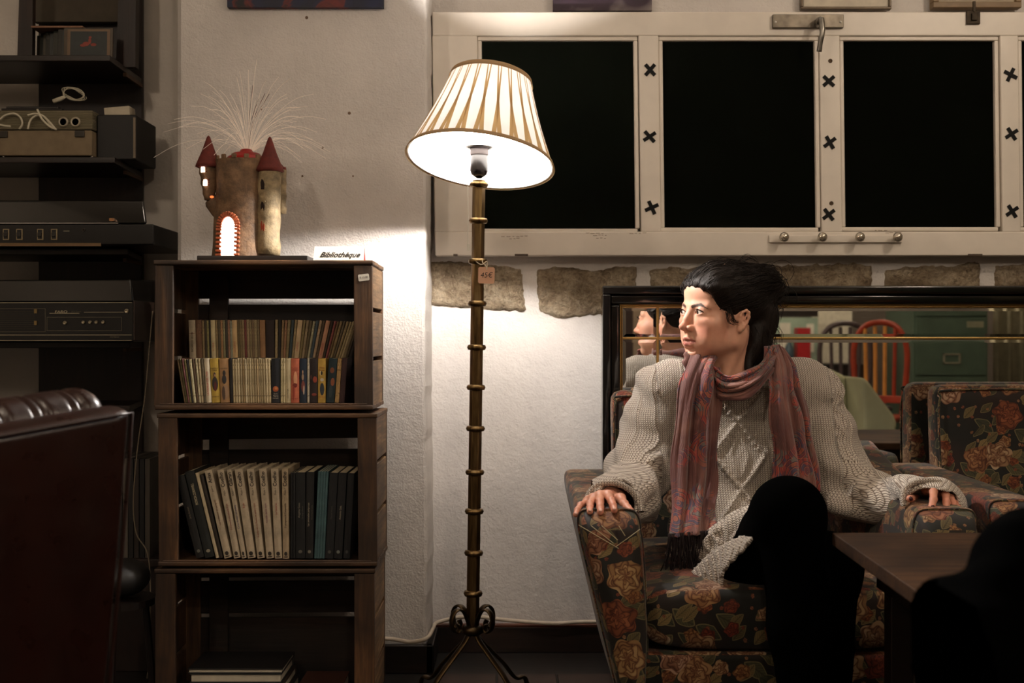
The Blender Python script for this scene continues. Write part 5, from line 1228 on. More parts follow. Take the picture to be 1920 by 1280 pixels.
# ================================================================== the part of the room seen in the mirror
def R_(px, py, Dp): # pixel and apparent distance of a reflection -> real point
    v = P(px, py, Dp); return Vector((v.x, 2*MD-Dp, v.z))
def RX(px, Dp): return X(px, Dp)
# green filing cabinet
Dp = 6.7; y0 = 2*MD-Dp
fc = empty('filing_cabinet', (0, 0, 0), 'dark green metal filing cabinet reflected in the mirror', 'filing cabinet')
grn = plain((84, 104, 88), .45, 0, .12, 8, .05); x0, x1 = RX(1713, Dp), RX(1852, Dp)
m = MB(); m.b2((x0, y0-.5, 0), (x1, y0, 1.42)); m.build('housing', grn, parent=fc, bevel=.003)
dh_ = (705-594)/F*Dp; z = Z(594, Dp)+dh_
for k in range(5):
    zt_ = z-.006; zb = max(.03, z-dh_+.006)
    if zt_ < .08: break
    m = MB(); m.b2((x0+.012, y0+.0005, zb), (x1-.012, y0+.014, zt_)); dr = m.build('drawer', grn, parent=fc, bevel=.003)
    zc_ = zb+.30*(zt_-zb)*1; xc_ = (x0+x1)/2
    m = MB()
    zc_ = zt_-(672-594)/F*Dp+.006
    for q in ((-.05, .05, .022, .03), (-.05, .05, -.03, -.022), (-.05, -.042, -.03, .03), (.042, .05, -.03, .03)): m.b2((xc_+q[0], y0+.014, zc_+q[2]), (xc_+q[1], y0+.024, zc_+q[3]))
    m.build('handle', plain((196, 190, 170), .3, .6), parent=dr)
    z -= dh_
m = MB(); m.b2((x1-.13, y0+.0145, Z(614, Dp)), (x1-.03, y0+.017, Z(602, Dp))); m.build('card_holder', plain((150, 150, 124), .5), parent=fc)
# wheel-back chairs with spindles
def spindle_chair(px, py_top, Dp, w, hb, col, lab, seat_z, turn=0):
    top = R_(px, py_top, Dp); o = empty('spindle_chair', (top.x, top.y, seat_z), lab, 'chair', 'wooden spindle back chairs'); o.rotation_euler = (0, 0, turn)
    H = top.z-seat_z; mt = plain(col, .35, 0, .25, 14); R = w/2
    pts = [(-R*.82, 0, .0), (-R, 0, H*.5), (-R*.95, 0, H*.78), (-R*.6, 0, H*.95), (0, 0, H), (R*.6, 0, H*.95), (R*.95, 0, H*.78), (R, 0, H*.5), (R*.82, 0, 0)]
    m = MB(); m.tube(crv(pts, 60), .016, 10, flat=.7); m.build('back_hoop', mt, parent=o, smooth=True)
    m = MB(); m.b2((-R*.9, -.012, H*.12), (R*.9, .012, H*.20)); m.build('lower_rail', mt, parent=o, bevel=.004)
    for k in range(4):
        x = (k-1.5)*R*.38; m = MB(); m.tube([(x*.9, 0, H*.16), (x, 0, H*.97-abs(x)*.25)], .011, 8); m.build('spindle', plain((206, 140, 66), .4, 0, .2, 14) if k > 0 and col[0] > 120 else mt, parent=o)
    m = MB(); m.b2((-R, -.40, -.03), (R, .02, 0)); m.build('seat', mt, parent=o, bevel=.01)
    for x in (-R*.85, R*.85):
        for y in (-.36, -.01): m = MB(); m.tube([(x, y, -.03), (x*1.08, y*1.04, -seat_z)], .017, 8); m.build('leg', plain((190, 110, 50), .4, 0, .2, 14) if y > -.1 else mt, parent=o)
    return o
spindle_chair(1650, 604, 6.3, .285, 0, (158, 56, 30), 'reddish wooden spindle back chair reflected left of the green cabinet', .47, PI+.5)
spindle_chair(1585, 606, 6.9, .31, 0, (80, 66, 66), 'dull brown spindle back chair reflected behind the reddish chair', .50, PI)
# olive wing chair
oc = empty('olive_armchair', (0, 0, 0), 'olive upholstered armchair reflected behind the low table', 'armchair'); olv = plain((160, 158, 126), .8, 0, .12, 6)
Dp = 5.35; y0 = 2*MD-Dp
def Rb(px, py, d=0): return R_(px, py, Dp+d)
m = MB(); pa = [Rb(1500, 690), Rb(1560, 692), Rb(1590, 706), Rb(1598, 830), Rb(1480, 830), Rb(1470, 700)]
def thick(mb, pts, th, nm, bev):
    n = len(pts); vs = [p for p in pts]+[p+Vector((0, -th, 0)) for p in pts]
    mb.add(vs, [tuple(range(n)), tuple(reversed(range(n, 2*n)))]+[(i, n+i, n+(i+1) % n, (i+1) % n) for i in range(n)]); return mb.build(nm, olv, parent=oc, bevel=bev, seg=4)
thick(m, pa, .12, 'backrest', .03)
m = MB(); m.b2((RX(1480, Dp), y0-.0, .18), (RX(1640, Dp), y0+.24, .40)); m.build('seat_cushion', olv, parent=oc, bevel=.04, seg=4)
m = MB(); thick(m, [q+Vector((0, .25, 0)) for q in (Rb(1586, 703), Rb(1598, 712), Rb(1625, 748), Rb(1644, 772), Rb(1650, 790), Rb(1644, 805), Rb(1640, 1010), Rb(1592, 1010), Rb(1590, 760))], .34, 'armrest', .028)
for x in (RX(1490, Dp), RX(1630, Dp)):
    for y in (y0, y0+.22): m = MB(); m.lathe([(.014, 0), (.02, .181)], 12, T(x, y, 0)); m.build('leg', M_['darkwoodx'], parent=oc)
# low side table, stool
t2 = empty('side_table', (0, 0, 0), 'low dark side table reflected in front of the olive armchair', 'table')
m = MB(); z = .468; m.b2((1.22, 1.04, z-.028), (X(1716, 5.1), 1.20, z)); m.build('tabletop', M_['tablewood'], parent=t2, bevel=.003)
for x in (1.27, 1.74):
    for y in (1.06, 1.18): m = MB(); m.box((x, y, (z-.028)/2), (.03, .03, z-.028)); m.build('leg', M_['darkwoodx'], parent=t2)
stl = empty('bar_stool', (0, 0, 0), 'cream topped stool with chrome legs reflected beside the low table', 'stool'); Dp = 5.3; c = R_(1708, 832, Dp)
m = MB(); m.lathe([(.10, 0), (.14, .012), (.14, .03), (.12, .04)], 28, T(c.x, c.y, c.z-.04)); m.build('seat', plain((170, 158, 124), .6), parent=stl, smooth=True)
for k in range(4):
    an = k*PI/2+.6; m = MB(); m.tube([(c.x+.09*math.cos(an), c.y+.09*math.sin(an), c.z-.03), (c.x+.13*math.cos(an), c.y+.13*math.sin(an), c.z-.08), (c.x+.14*math.cos(an), c.y+.14*math.sin(an), 0)], .010, 8); m.build('leg', M_['chrome'], parent=stl)
# back wall items: pale panel, counter with red box
Dp = 8.0; y0 = 2*MD-Dp
m = MB(); m.b2((RX(1553, Dp), y0-.46, .0), (RX(1632, Dp), y0-.43, 1.6)); tag(m.build('pale_panel', plain((226, 218, 196), .7)), 'pale board on the far wall reflected behind the spindle chairs', 'board')
m = MB(); m.b2((RX(1440, Dp), y0-.4, .0), (RX(1625, Dp), y0, Z(682, Dp))); tag(m.build('counter', M_['darkwoodx'], bevel=.004), 'dark wooden counter reflected behind the chairs', 'counter')
zc = Z(682, Dp)
m = MB(); m.b2((RX(1498, Dp), y0-.14, zc+.0005), (RX(1523, Dp), y0-.04, Z(614, Dp))); tag(m.build('red_canister', plain((168, 24, 28), .5), bevel=.004), 'bright red canister standing on the reflected counter', 'canister')
m = MB(); m.b2((RX(1466, Dp), y0-.24, zc+.0005), (RX(1548, Dp), y0-.2, Z(594, Dp))); pb = m.build('pinned_poster', plain((150, 170, 150), .6, 0, .3, 6)); tag(pb, 'pale green patterned board behind the red canister', 'board')
m = MB(); m.b2((RX(1474, Dp), y0-.199, Z(676, Dp)), (RX(1495, Dp), y0-.197, Z(604, Dp))); m.b2((RX(1526, Dp), y0-.199, Z(660, Dp)), (RX(1540, Dp), y0-.197, Z(606, Dp))); m.build('white_sheet', plain((226, 222, 204), .6, 0, .1, 10), parent=pb)
m = MB(); m.lathe([(.03, 0), (.034, .05), (.03, .11), (.012, .15), (.012, .18)], 18, T(RX(1486, Dp), y0-.1, zc+.0005)); tag(m.build('glass_bottle', plain((70, 90, 100), .1), smooth=True), 'blue-grey bottle left of the red canister on the counter', 'bottle')
m = MB(); m.b2((RX(1450, Dp), y0-.3, Z(592, Dp)), (RX(1552, Dp), y0-.25, Z(578, Dp))); tag(m.build('dark_shelf_board', M_['darkwoodx']), 'dark shelf board above the green board in the reflection', 'shelf')
# grey curtain at the right, tall wardrobe door at the left
m = MB(); m.grid(lambda u, v: (RX(1862, 7.2)+.5*u, 2*MD-7.2+.03*math.sin(u*40), 2.2*v), 60, 2); tag(m.build('curtain', plain((150, 142, 116), .8), smooth=True, solid=.003), 'grey-beige curtain hanging at the right edge of the reflection', 'curtain')
for k, (a, b, c_) in enumerate(((1168, 1187, (52, 32, 24)), (1187, 1211, (150, 130, 108)), (1211, 1216, (120, 70, 46)), (1216, 1262, (26, 18, 14)))):
    Dp = 6.8
    m = MB(); m.b2((RX(a, Dp), 2*MD-Dp-.04-.01*k, 0), (RX(b, Dp), 2*MD-Dp, 2.1)); tag(m.build('wardrobe_panel', plain(c_, .5, 0, .2, 5)), ['dark brown upright board at the far left of the reflection', 'pale grey-brown wardrobe panel in the corner mirror pane', 'thin reddish edging strip beside the pale wardrobe panel', 'nearly black wardrobe panel behind the reflected face'][k], 'panel')
# ================================================================== signed distance modelling for the figure
class Fld:
    def __init__(s, lo, hi, h):
        s.lo = np.array(lo, float); s.h = h; s.n = [int(math.ceil((hi[i]-lo[i])/h))+1 for i in range(3)]
        ax = [s.lo[i]+h*np.arange(s.n[i]) for i in range(3)]
        s.X = ax[0][:, None, None].astype(np.float32); s.Y = ax[1][None, :, None].astype(np.float32); s.Z = ax[2][None, None, :].astype(np.float32)
        s.d = np.full(s.n, 9.0, np.float32)
    def win(s, c, r):   # index window round a primitive
        i0 = [max(0, int((c[0][i]-r-s.lo[i])/s.h)) for i in range(3)]; i1 = [min(s.n[i], int((c[1][i]+r-s.lo[i])/s.h)+2) for i in range(3)]
        return tuple(slice(a, max(a, b)) for a, b in zip(i0, i1))
    def loc(s, w): return s.X[w[0]], s.Y[:, w[1]], s.Z[:, :, w[2]]
    def comb(s, w, d, k, op):
        a = s.d[w]
        if op == 'u':
            h = np.clip(.5+.5*(a-d)/k, 0, 1); s.d[w] = a*(1-h)+d*h-k*h*(1-h)
        else:       # smooth subtraction
            h = np.clip(.5-.5*(a+d)/k, 0, 1); s.d[w] = a*(1-h)-d*h+k*h*(1-h)
    def cap(s, a, b, r1, r2=None, k=.01, op='u', sq=None):
        r2 = r1 if r2 is None else r2; a = np.array(a, float); b = np.array(b, float)
        w = s.win((np.minimum(a, b), np.maximum(a, b)), max(r1, r2)+3*k+.03); x, y, z = s.loc(w)
        ab = b-a; L = max(1e-9, ab.dot(ab)); t = np.clip(((x-a[0])*ab[0]+(y-a[1])*ab[1]+(z-a[2])*ab[2])/L, 0, 1)
        d = np.sqrt((x-a[0]-ab[0]*t)**2+(y-a[1]-ab[1]*t)**2+(z-a[2]-ab[2]*t)**2)-(r1+(r2-r1)*t)
        s.comb(w, d, k, op); return s
    def ell(s, c, r, k=.01, op='u', R=None):
        c = np.array(c, float); m = max(r); w = s.win((c, c), m+3*k+.03); x, y, z = s.loc(w)
        x, y, z = x-c[0], y-c[1], z-c[2]
        if R is not None:
            R = np.array(R.to_3x3().transposed()); x, y, z = (R[0, 0]*x+R[0, 1]*y+R[0, 2]*z, R[1, 0]*x+R[1, 1]*y+R[1, 2]*z, R[2, 0]*x+R[2, 1]*y+R[2, 2]*z)
        q = np.sqrt((x/r[0])**2+(y/r[1])**2+(z/r[2])**2); g = np.sqrt((x/r[0]**2)**2+(y/r[1]**2)**2+(z/r[2]**2)**2)+1e-9
        s.comb(w, q*(q-1)/g, k, op); return s
    def mesh(s):
        d = s.d; ins = d < 0; n = s.n
        c = [ins[i:n[0]-1+i, j:n[1]-1+j, k:n[2]-1+k] for i in (0, 1) for j in (0, 1) for k in (0, 1)]
        cnt = sum(q.astype(np.int8) for q in c); act = (cnt > 0) & (cnt < 8)
        idx = np.full(act.shape, -1, np.int64); ii = np.argwhere(act); idx[tuple(ii.T)] = np.arange(len(ii))
        acc = np.zeros((len(ii), 3)); num = np.zeros(len(ii))
        cor = [(i, j, k) for i in (0, 1) for j in (0, 1) for k in (0, 1)]
        for a in cor:
            for ax in range(3):
                if a[ax]: continue
                b = list(a); b[ax] = 1
                va = d[ii[:, 0]+a[0], ii[:, 1]+a[1], ii[:, 2]+a[2]]; vb = d[ii[:, 0]+b[0], ii[:, 1]+b[1], ii[:, 2]+b[2]]
                m = (va < 0) != (vb < 0); t = np.where(m, va/np.where(m, va-vb, 1), 0)
                p = np.array(a)[None]+t[:, None]*(np.array(b)-np.array(a))[None]
                acc[m] += p[m]; num[m] += 1
        V = (ii+acc/num[:, None])*s.h+s.lo
        Fs = []
        for ax in range(3):
            u, v = [(1, 2), (2, 0), (0, 1)][ax]
            sl0 = [slice(None)]*3; sl1 = [slice(None)]*3; sl0[ax] = slice(0, n[ax]-1); sl1[ax] = slice(1, n[ax])
            A = ins[tuple(sl0)]; B = ins[tuple(sl1)]; e = np.argwhere(A != B)
            e = e[(e[:, u] > 0) & (e[:, v] > 0) & (e[:, u] < n[u]-1) & (e[:, v] < n[v]-1)]
            if not len(e): continue
            fl = A[tuple(e.T)]
            def cell(du, dv): q = e.copy(); q[:, u] -= du; q[:, v] -= dv; return idx[tuple(q.T)]
            q = np.stack([cell(1, 1), cell(0, 1), cell(0, 0), cell(1, 0)], 1)
            q[~fl] = q[~fl][:, ::-1]; Fs.append(q[(q >= 0).all(1)])
        return V, np.concatenate(Fs)
def nrm(V, Fq):
    a, b, c, d = (V[Fq[:, i]] for i in range(4)); fn = np.cross(c-a, d-b); N_ = np.zeros_like(V)
    for i in range(4): np.add.at(N_, Fq[:, i], fn)
    return N_/(np.linalg.norm(N_, axis=1)[:, None]+1e-12)
def smoothV(V, Fq, it=1, f=.5):
    for _ in range(it):
        A = np.zeros_like(V); n = np.zeros(len(V))
        for i in range(4):
            for j in ((i+1) % 4, (i+3) % 4): np.add.at(A, Fq[:, i], V[Fq[:, j]]); np.add.at(n, Fq[:, i], 1)
        V = V*(1-f)+f*A/n[:, None]
    return V
def to_obj(name, V, Fq, mat, parent=None, uv=None, tint=None):
    me = bpy.data.meshes.new(name); me.vertices.add(len(V)); me.vertices.foreach_set('co', V.astype(np.float32).ravel())
    nf = len(Fq); me.loops.add(nf*4); me.polygons.add(nf); me.loops.foreach_set('vertex_index', Fq.astype(np.int32).ravel())
    me.polygons.foreach_set('loop_start', np.arange(nf, dtype=np.int32)*4)
    me.polygons.foreach_set('use_smooth', np.ones(nf, bool)); me.update(calc_edges=True)
    me.materials.append(mat)
    if uv is not None:
        l = me.uv_layers.new(name='UVMap'); l.data.foreach_set('uv', uv[Fq.ravel()].astype(np.float32).ravel())
    if tint is not None:
        ca = me.color_attributes.new('tint', 'FLOAT_COLOR', 'POINT'); ca.data.foreach_set('color', np.hstack([tint, np.ones((len(V), 1))]).astype(np.float32).ravel())
    o = bpy.data.objects.new(name, me); COL.objects.link(o)
    if parent: o.parent = parent
    return o
# ------------------------------------------------------------------ head (local: face looks along -y, z up, origin between the eyes' height at the skull axis)
YAW = math.radians(-63)
HC = Vector((X(1350.5, 2.62), 2.62, Z(589, 2.62)))       # eye height = local z 0
HM = T(*HC) @ Rz(YAW) @ Rx(math.radians(-3)) @ Ry(math.radians(2))
hf = Fld((-.105, -.135, -.215), (.105, .125, .135), .0018)
f = hf
f.ell((0, .012, .040), (.074, .094, .080), .01)
f.ell((0, -.030, .046), (.062, .056, .046), .02)
f.ell((0, -.028, -.030), (.057, .058, .070), .03)
for s in (-1, 1):
    f.cap((0, -.056, -.089), (s*.048, .002, -.060), .019, .017, .022)
    f.cap((s*.048, .002, -.060), (s*.058, .004, -.018), .015, .014, .02)
    f.ell((s*.042, -.054, -.028), (.021, .023, .020), .018)
    f.ell((s*.036, -.048, -.060), (.021, .026, .026), .02)
f.ell((0, -.067, -.095), (.016, .014, .013), .014)
f.ell((0, -.060, -.060), (.030, .026, .030), .02)
for s in (-1, 1):
    f.cap((s*.010, -.081, .014), (s*.042, -.068, .014), .0085, .008, .010)       # brow ridge
    f.ell((s*.031, -.096, -.003), (.017, .016, .0105), .009, 's')                   # socket
f.cap((0, -.081, .010), (0, -.0975, -.027), .0055, .0072, .010)                     # bridge
f.cap((0, -.084, .002), (0, -.0945, -.017), .0065, .0070, .006)
f.ell((0, -.1030, -.0345), (.0085, .0088, .0080), .006)
f.cap((0, -.102, -.037), (0, -.088, -.045), .0044, .005, .005)
for s in (-1, 1):
    f.ell((s*.0130, -.0895, -.0365), (.0062, .0100, .0072), .006)
    f.ell((s*.0070, -.0940, -.0445), (.0034, .0062, .0032), .002, 's')
      # nasolabial fold
# lips
for a, b, ra, rb_ in (((0, -.0900, -.0605), (.012, -.0850, -.0615), .0056, .0050), ((.012, -.0850, -.0615), (.025, -.0725, -.0655), .0050, .0018)):
    for s in (-1, 1): f.cap((s*a[0], a[1], a[2]), (s*b[0], b[1], b[2]), ra, rb_, .0035)
for a, b, ra, rb_ in (((0, -.0860, -.0728), (.011, -.0825, -.0724), .0070, .0060), ((.011, -.0825, -.0724), (.024, -.0725, -.0672), .0060, .0018)):
    for s in (-1, 1): f.cap((s*a[0], a[1], a[2]), (s*b[0], b[1], b[2]), ra, rb_, .0035)
for s in (-1, 1): f.cap((0, -.0950, -.0668), (s*.013, -.0905, -.0662), .0016, .0015, .0025, 's'); f.cap((s*.013, -.0905, -.0662), (s*.0250, -.0765, -.0667), .0015, .001, .0025, 's')
f.cap((0, -.0895, -.046), (0, -.0925, -.053), .0018, .0018, .004, 's')
f.cap((-.012, -.0805, -.0850), (.012, -.0805, -.0850), .0030, .0030, .010, 's')
# eyelids: shell round the eyeball with an almond opening
EY = -.0735; EB = .0122
for s in (-1, 1):
    f.ell((s*.0305, EY, -.001), (EB+.0018,)*3, .0065)
    f.cap((s*.0185, -.0815, -.0026), (s*.029, -.0885, -.0002), .0022, .0050, .0014, 's')
    f.cap((s*.029, -.0885, -.0002), (s*.0430, -.0825, .0008), .0050, .0018, .0014, 's')
    f.cap((s*.019, -.0865, .0055), (s*.031, -.0895, .0078), .0008, .0008, .003, 's'); f.cap((s*.031, -.0895, .0078), (s*.043, -.0820, .0055), .0008, .0008, .003, 's')
for s in (-1, 1): f.ell((s*.033, -.0715, -.019), (.017, .012, .0095), .010)
# ears
for s in (-1, 1):
    f.ell((s*.0715, .006, -.014), (.0070, .0115, .023), .006, 'u', Ry(s*-.12) @ Rx(.15))
    pts = [(.074, -.001, -.014), (.0765, -.003, -.003), (.079, .001, .006), (.082, .009, .0105), (.083, .016, .006), (.082, .018, -.005), (.079, .015, -.017), (.076, .008, -.029), (.073, .002, -.034)]
    for a, b in zip(pts[:-1], pts[1:]): f.cap((s*a[0], a[1], a[2]), (s*b[0], b[1], b[2]), .0031, .0031, .003)
    f.ell((s*.073, .002, -.032), (.0045, .0065, .0085), .004)
    f.ell((s*.0835, .006, -.010), (.0080, .0055, .0115), .003, 's')
    f.cap((s*.0785, .009, -.012), (s*.080, .012, .002), .0020, .0018, .003)
    f.ell((s*.0745, -.002, -.013), (.004, .0035, .005), .003)
# neck
f.cap((0, .030, -.050), (-.008, .042, -.215), .046, .050, .03)
for s in (-1, 1): f.cap((s*.052, .028, -.045), (s*.014, -.014, -.200), .010, .009, .016)
V, Q = f.mesh(); V = smoothV(V, Q, 1, .4)
# tint
c_sk = np.array(lin((226, 176, 150))[:3]); tint = np.tile(c_sk, (len(V), 1))
def blend(mask, rgb):
    global tint
    c = np.array(lin(rgb)[:3]); m = np.clip(mask, 0, 1)[:, None]; tint = tint*(1-m)+c*m
xx, yy, zz_ = V.T
blend(.45*np.exp(-(((np.abs(xx)-.044)/.020)**2+((zz_+.040)/.022)**2))*(yy < -.02), (214, 128, 108))
blend(.35*np.exp(-((xx/.012)**2+((zz_+.03)/.012)**2))*(yy < -.09), (214, 120, 96))
upl = np.clip((.0038-np.abs(zz_-(-.0612-np.clip((np.abs(xx)-.004)/.02, 0, 1)*.0055)))/.0016, 0, 1)*(np.abs(xx) < .0245)*(yy < -.070)
lol = np.clip((.0052*(1-(np.abs(xx)/.027)**2)-np.abs(zz_-(-.0722+np.clip(np.abs(xx)/.024, 0, 1)**2*.0045)))/.0016, 0, 1)*(np.abs(xx) < .0245)*(yy < -.070)
blend(np.maximum(upl, lol)*.85, (172, 92, 84))
blend((np.abs(zz_+.0665) < .0010)*(np.abs(xx) < .023)*(yy < -.074)*.7, (96, 40, 36))
lid = np.sqrt((np.abs(xx)-.0305)**2+((yy-EY))**2+(zz_+.001)**2)
blend(np.clip((.0150-lid)/.0008, 0, 1)*np.clip((-yy-.080)/.002, 0, 1)*.35, (150, 90, 76))
# eyebrows as colour on the skin plus short hairs below
bz = .0118+.0050*np.clip((np.abs(xx)-.012)/.020, 0, 1)-.0085*np.clip((np.abs(xx)-.034)/.014, 0, 1)**1.3
bwid = .0042*np.clip((np.abs(xx)-.008)/.004, 0, 1)*np.clip((.053-np.abs(xx))/.018, .12, 1)
blend(np.clip((bwid-np.abs(zz_-bz))/.0012, 0, 1)*(yy < -.04)*(np.abs(xx) > .009)*(np.abs(xx) < .051)*.95, (34, 20, 14))
blend((np.sqrt((xx-.060)**2+(yy+.012)**2*1.0+(zz_+.042)**2) < .0018)*1.0, (60, 34, 26))
Hm = np.array(HM); Vw = V@Hm[:3, :3].T+Hm[:3, 3]
bodyV = [Vw]; bodyQ = [Q]; bodyT = [tint]
# ------------------------------------------------------------------ hands
def hand(chains, palm, thumb_base, wrist, box, radii, palmR=.0105):
    lo = np.min(box, 0)-.02; hi = np.max(box, 0)+.02; h = Fld(lo, hi, .0015)
    for c, r in zip(chains, radii):
        for i in range(len(c)-1):
            ra = r*(1.04, .98, .90, .84)[min(i, 3)]; rb2 = r*(.98, .90, .84, .8)[min(i, 3)]
            h.cap(c[i], c[i+1], ra, rb2, .0022)
            if i: h.ell(c[i], (ra*1.07,)*3, .0025)
        h.cap(c[0], palm, palmR, palmR*1.1, .009)
        h.ell(Vector(c[0])+Vector((0, 0, .001)), (r*1.12,)*3, .004)
    h.cap(palm, wrist, palmR*1.35, palmR*1.9, .012)
    h.cap(palm, Vector(wrist)+Vector((.012, 0, 0)), palmR*1.2, palmR*1.5, .012); h.cap(palm, Vector(wrist)+Vector((-.012, 0, 0)), palmR*1.2, palmR*1.5, .012)
    for a, b in zip([c[0] for c in chains[:4]][:-1], [c[0] for c in chains[:4]][1:]): h.cap(a, b, .0085, .0085, .006)
    V, Q = h.mesh(); V = smoothV(V, Q, 1, .4)
    t = np.tile(np.array(lin((218, 160, 134))[:3]), (len(V), 1))
    for c in chains:
        for p in c[1:]:
            d = np.linalg.norm(V-np.array(p), axis=1); m = np.exp(-(d/.009)**2)[:, None]*.45; t = t*(1-m)+np.array(lin((206, 120, 98))[:3])*m
    return V, Q, t
def HL(u, v, d): return P(1050+u/8, 860+v/8, d)
lh = [[HL(420, 640, 2.315), HL(310, 690, 2.285), HL(262, 765, 2.268), HL(235, 838, 2.252)],
      [HL(500, 600, 2.310), HL(455, 672, 2.272), HL(450, 735, 2.252), HL(447, 798, 2.236)],
      [HL(600, 560, 2.306), HL(598, 645, 2.264), HL(604, 722, 2.244), HL(606, 800, 2.228)],
      [HL(720, 550, 2.306), HL(770, 630, 2.264), HL(796, 700, 2.246), HL(815, 772, 2.232)],
      [HL(905, 600, 2.330), HL(965, 680, 2.296), HL(1010, 738, 2.278), HL(1058, 782, 2.262)]]
pl_ = HL(735, 560, 2.375); wl_ = HL(800, 545, 2.43)
V, Q, t = hand(lh, pl_, None, wl_, [list(p) for c in lh for p in c]+[list(pl_), list(wl_)], (.0064, .0074, .0078, .0078, .0088))
bodyV.append(V); bodyQ.append(Q); bodyT.append(t)
def HR(u, v, d): return P(1600+u/7.385, 860+v/7.385, d)
rh = [[HR(1330, 600, 2.36), HR(1400, 590, 2.335), HR(1440, 625, 2.318), HR(1465, 675, 2.308)],
      [HR(1270, 500, 2.36), HR(1345, 535, 2.328), HR(1385, 620, 2.310), HR(1392, 690, 2.298)],
      [HR(1190, 450, 2.355), HR(1275, 490, 2.318), HR(1290, 600, 2.298), HR(1285, 690, 2.286)],
      [HR(1020, 420, 2.355), HR(1110, 450, 2.312), HR(1110, 560, 2.292), HR(1085, 665, 2.280)],
      [HR(860, 520, 2.40), HR(830, 540, 2.37), HR(800, 548, 2.335), HR(780, 552, 2.305)]]
pr_ = HR(960, 470, 2.42); wr_ = HR(820, 440, 2.47)
V, Q, t = hand(rh, pr_, None, wr_, [list(p) for c in rh for p in c]+[list(pr_), list(wr_)], (.0062, .0074, .0078, .0080, .0086))
bodyV.append(V); bodyQ.append(Q); bodyT.append(t)
# forearms, arms and trunk under the clothes
SLp, SRp = P(1240, 738, 2.70), P(1520, 736, 2.70); ELp, ERp = P(1205, 895, 2.66), P(1572, 905, 2.64)
h = Fld((.16, 2.30, .28), (.98, 2.90, .92), .008)
h.cap(SLp, ELp, .040, .034, .02); h.cap(ELp, wl_, .034, .024, .02); h.cap(SRp, ERp, .040, .034, .02); h.cap(ERp, wr_, .034, .024, .02)
h.cap(SLp, SRp, .05, .05, .03); NB = HM @ Vector((-.008, .042, -.20)); h.cap(NB, P(1385, 760, 2.70), .045, .09, .03); h.cap(P(1385, 760, 2.70), P(1385, 1040, 2.66), .10, .11, .04)
V, Q = h.mesh(); bodyV.append(V); bodyQ.append(Q); bodyT.append(np.tile(c_sk, (len(V), 1)))
off = 0; QQ = []
for v, q in zip(bodyV, bodyQ): QQ.append(q+off); off += len(v)
person = empty('person', (.522, 2.6, 0), 'seated woman in cream cable sweater and paisley scarf looking left', 'person')
PO = np.array((.522, 2.6, 0))
def add_p(name, V, Q, mat, parent=None, **k): return to_obj(name, V-PO, Q, mat, parent or person, **k)
body = add_p('body', np.vstack(bodyV), np.vstack(QQ), M_['skin'], tint=np.vstack(bodyT))
# eyes
Hl = T(-.522, -2.6, 0) @ HM
gaze = Rz(math.radians(-16)) @ Rx(math.radians(4))
for s in (-1, 1):
    Mx = Hl @ T(s*.0305, EY, -.001) @ gaze
    m = MB(); m.ell((0, 0, 0), (EB,)*3, Mx @ Rx(PI/2), nu=28, nv=20)
    e = m.build('eyeball', plain((228, 220, 210), .12, 0, .04, 20, 0, None, .6), parent=person, smooth=True)
    m = MB(); m.lathe([(.0058, -.0107), (.0052, -.01135), (.0030, -.0119), (.0001, -.0122)], 22, Mx @ Rx(PI/2) @ Rx(PI)); 
    for i, v in enumerate(m.v): pass
    m = MB(); m.lathe([(.0057, .01085), (.0045, .01140), (.0024, .0121), (.0001, .01232)], 22, Mx @ Rx(PI/2)); m.build('iris', plain((30, 17, 11), .1, 0, .3, 400, 0, None, .6), parent=e, smooth=True)
    m = MB(); m.lathe([(.0024, .01215), (.0012, .0124), (.0001, .01245)], 16, Mx @ Rx(PI/2)); m.build('pupil', plain((4, 4, 4), .08), parent=e, smooth=True)
    # lashes and lid line
    m = MB()
    for k in range(15):
        t = k/14; x = s*(.0195+.0235*t); z = .0005+.0052*math.sin(PI*min(1, t*1.0))**.8; y = EY-math.sqrt(max(1e-6, (EB+.0016)**2-(abs(x)-.0305)**2-(z+.001)**2))
        a = Hl @ Vector((x, y, z)); b = Hl @ Vector((x+s*.0012*(t-.2), y-.0042, z+.0010)); c_ = Hl @ Vector((x+s*.0025*(t-.2), y-.0066, z+.0034)); m.tube([a, b, c_], [.0004, .0003, .0001], 4)
    pts = []
    for k in range(21):
        t = k/20; x = s*(.0185+.0245*t); z = .0000+.0052*math.sin(PI*t)**.8; y = EY-math.sqrt(max(1e-6, (EB+.0012)**2-(abs(x)-.0305)**2-(z+.001)**2)); pts.append(Hl @ Vector((x, y, z)))
    m.tube(pts, .0010, 5); m.build('eyelashes', M_['hair'], parent=e)
# fingernails
def nail(c, d, r, col, nm='fingernail', up=None):
    z = Vector(d).normalized(); u = Vector(up or (0, -1, .5)).normalized(); u = (u-z*u.dot(z)).normalized(); x = z.cross(u)
    M = frame(Vector(c)-Vector(PO)+u*r*.62, x, u, z); m = MB(); m.ell((0, 0, 0), (r*.62, r*.36, r*.78), M, nu=12, nv=8); m.build(nm, plain(col, .18), parent=body, smooth=True)
for c, r in zip(lh[:4], (.0056, .0064, .0066, .0066)): nail(c[-1]+Vector((0, -.002, .001)), c[-1]-c[-2], r, (226, 176, 158))
nail(lh[4][-1], lh[4][-1]-lh[4][-2], .007, (220, 160, 140), up=(.2, -.4, 1))
for c, r in zip(rh[:4], (.0054, .0064, .0066, .0068)): nail(c[-1]+Vector((0, -.001, -.001)), c[-1]-c[-2], r, (60, 14, 20))
nail(rh[4][-1]+Vector((0, -.004, 0)), Vector((.3, -.3, -1)), .0066, (60, 14, 20), up=(0, -1, .1))
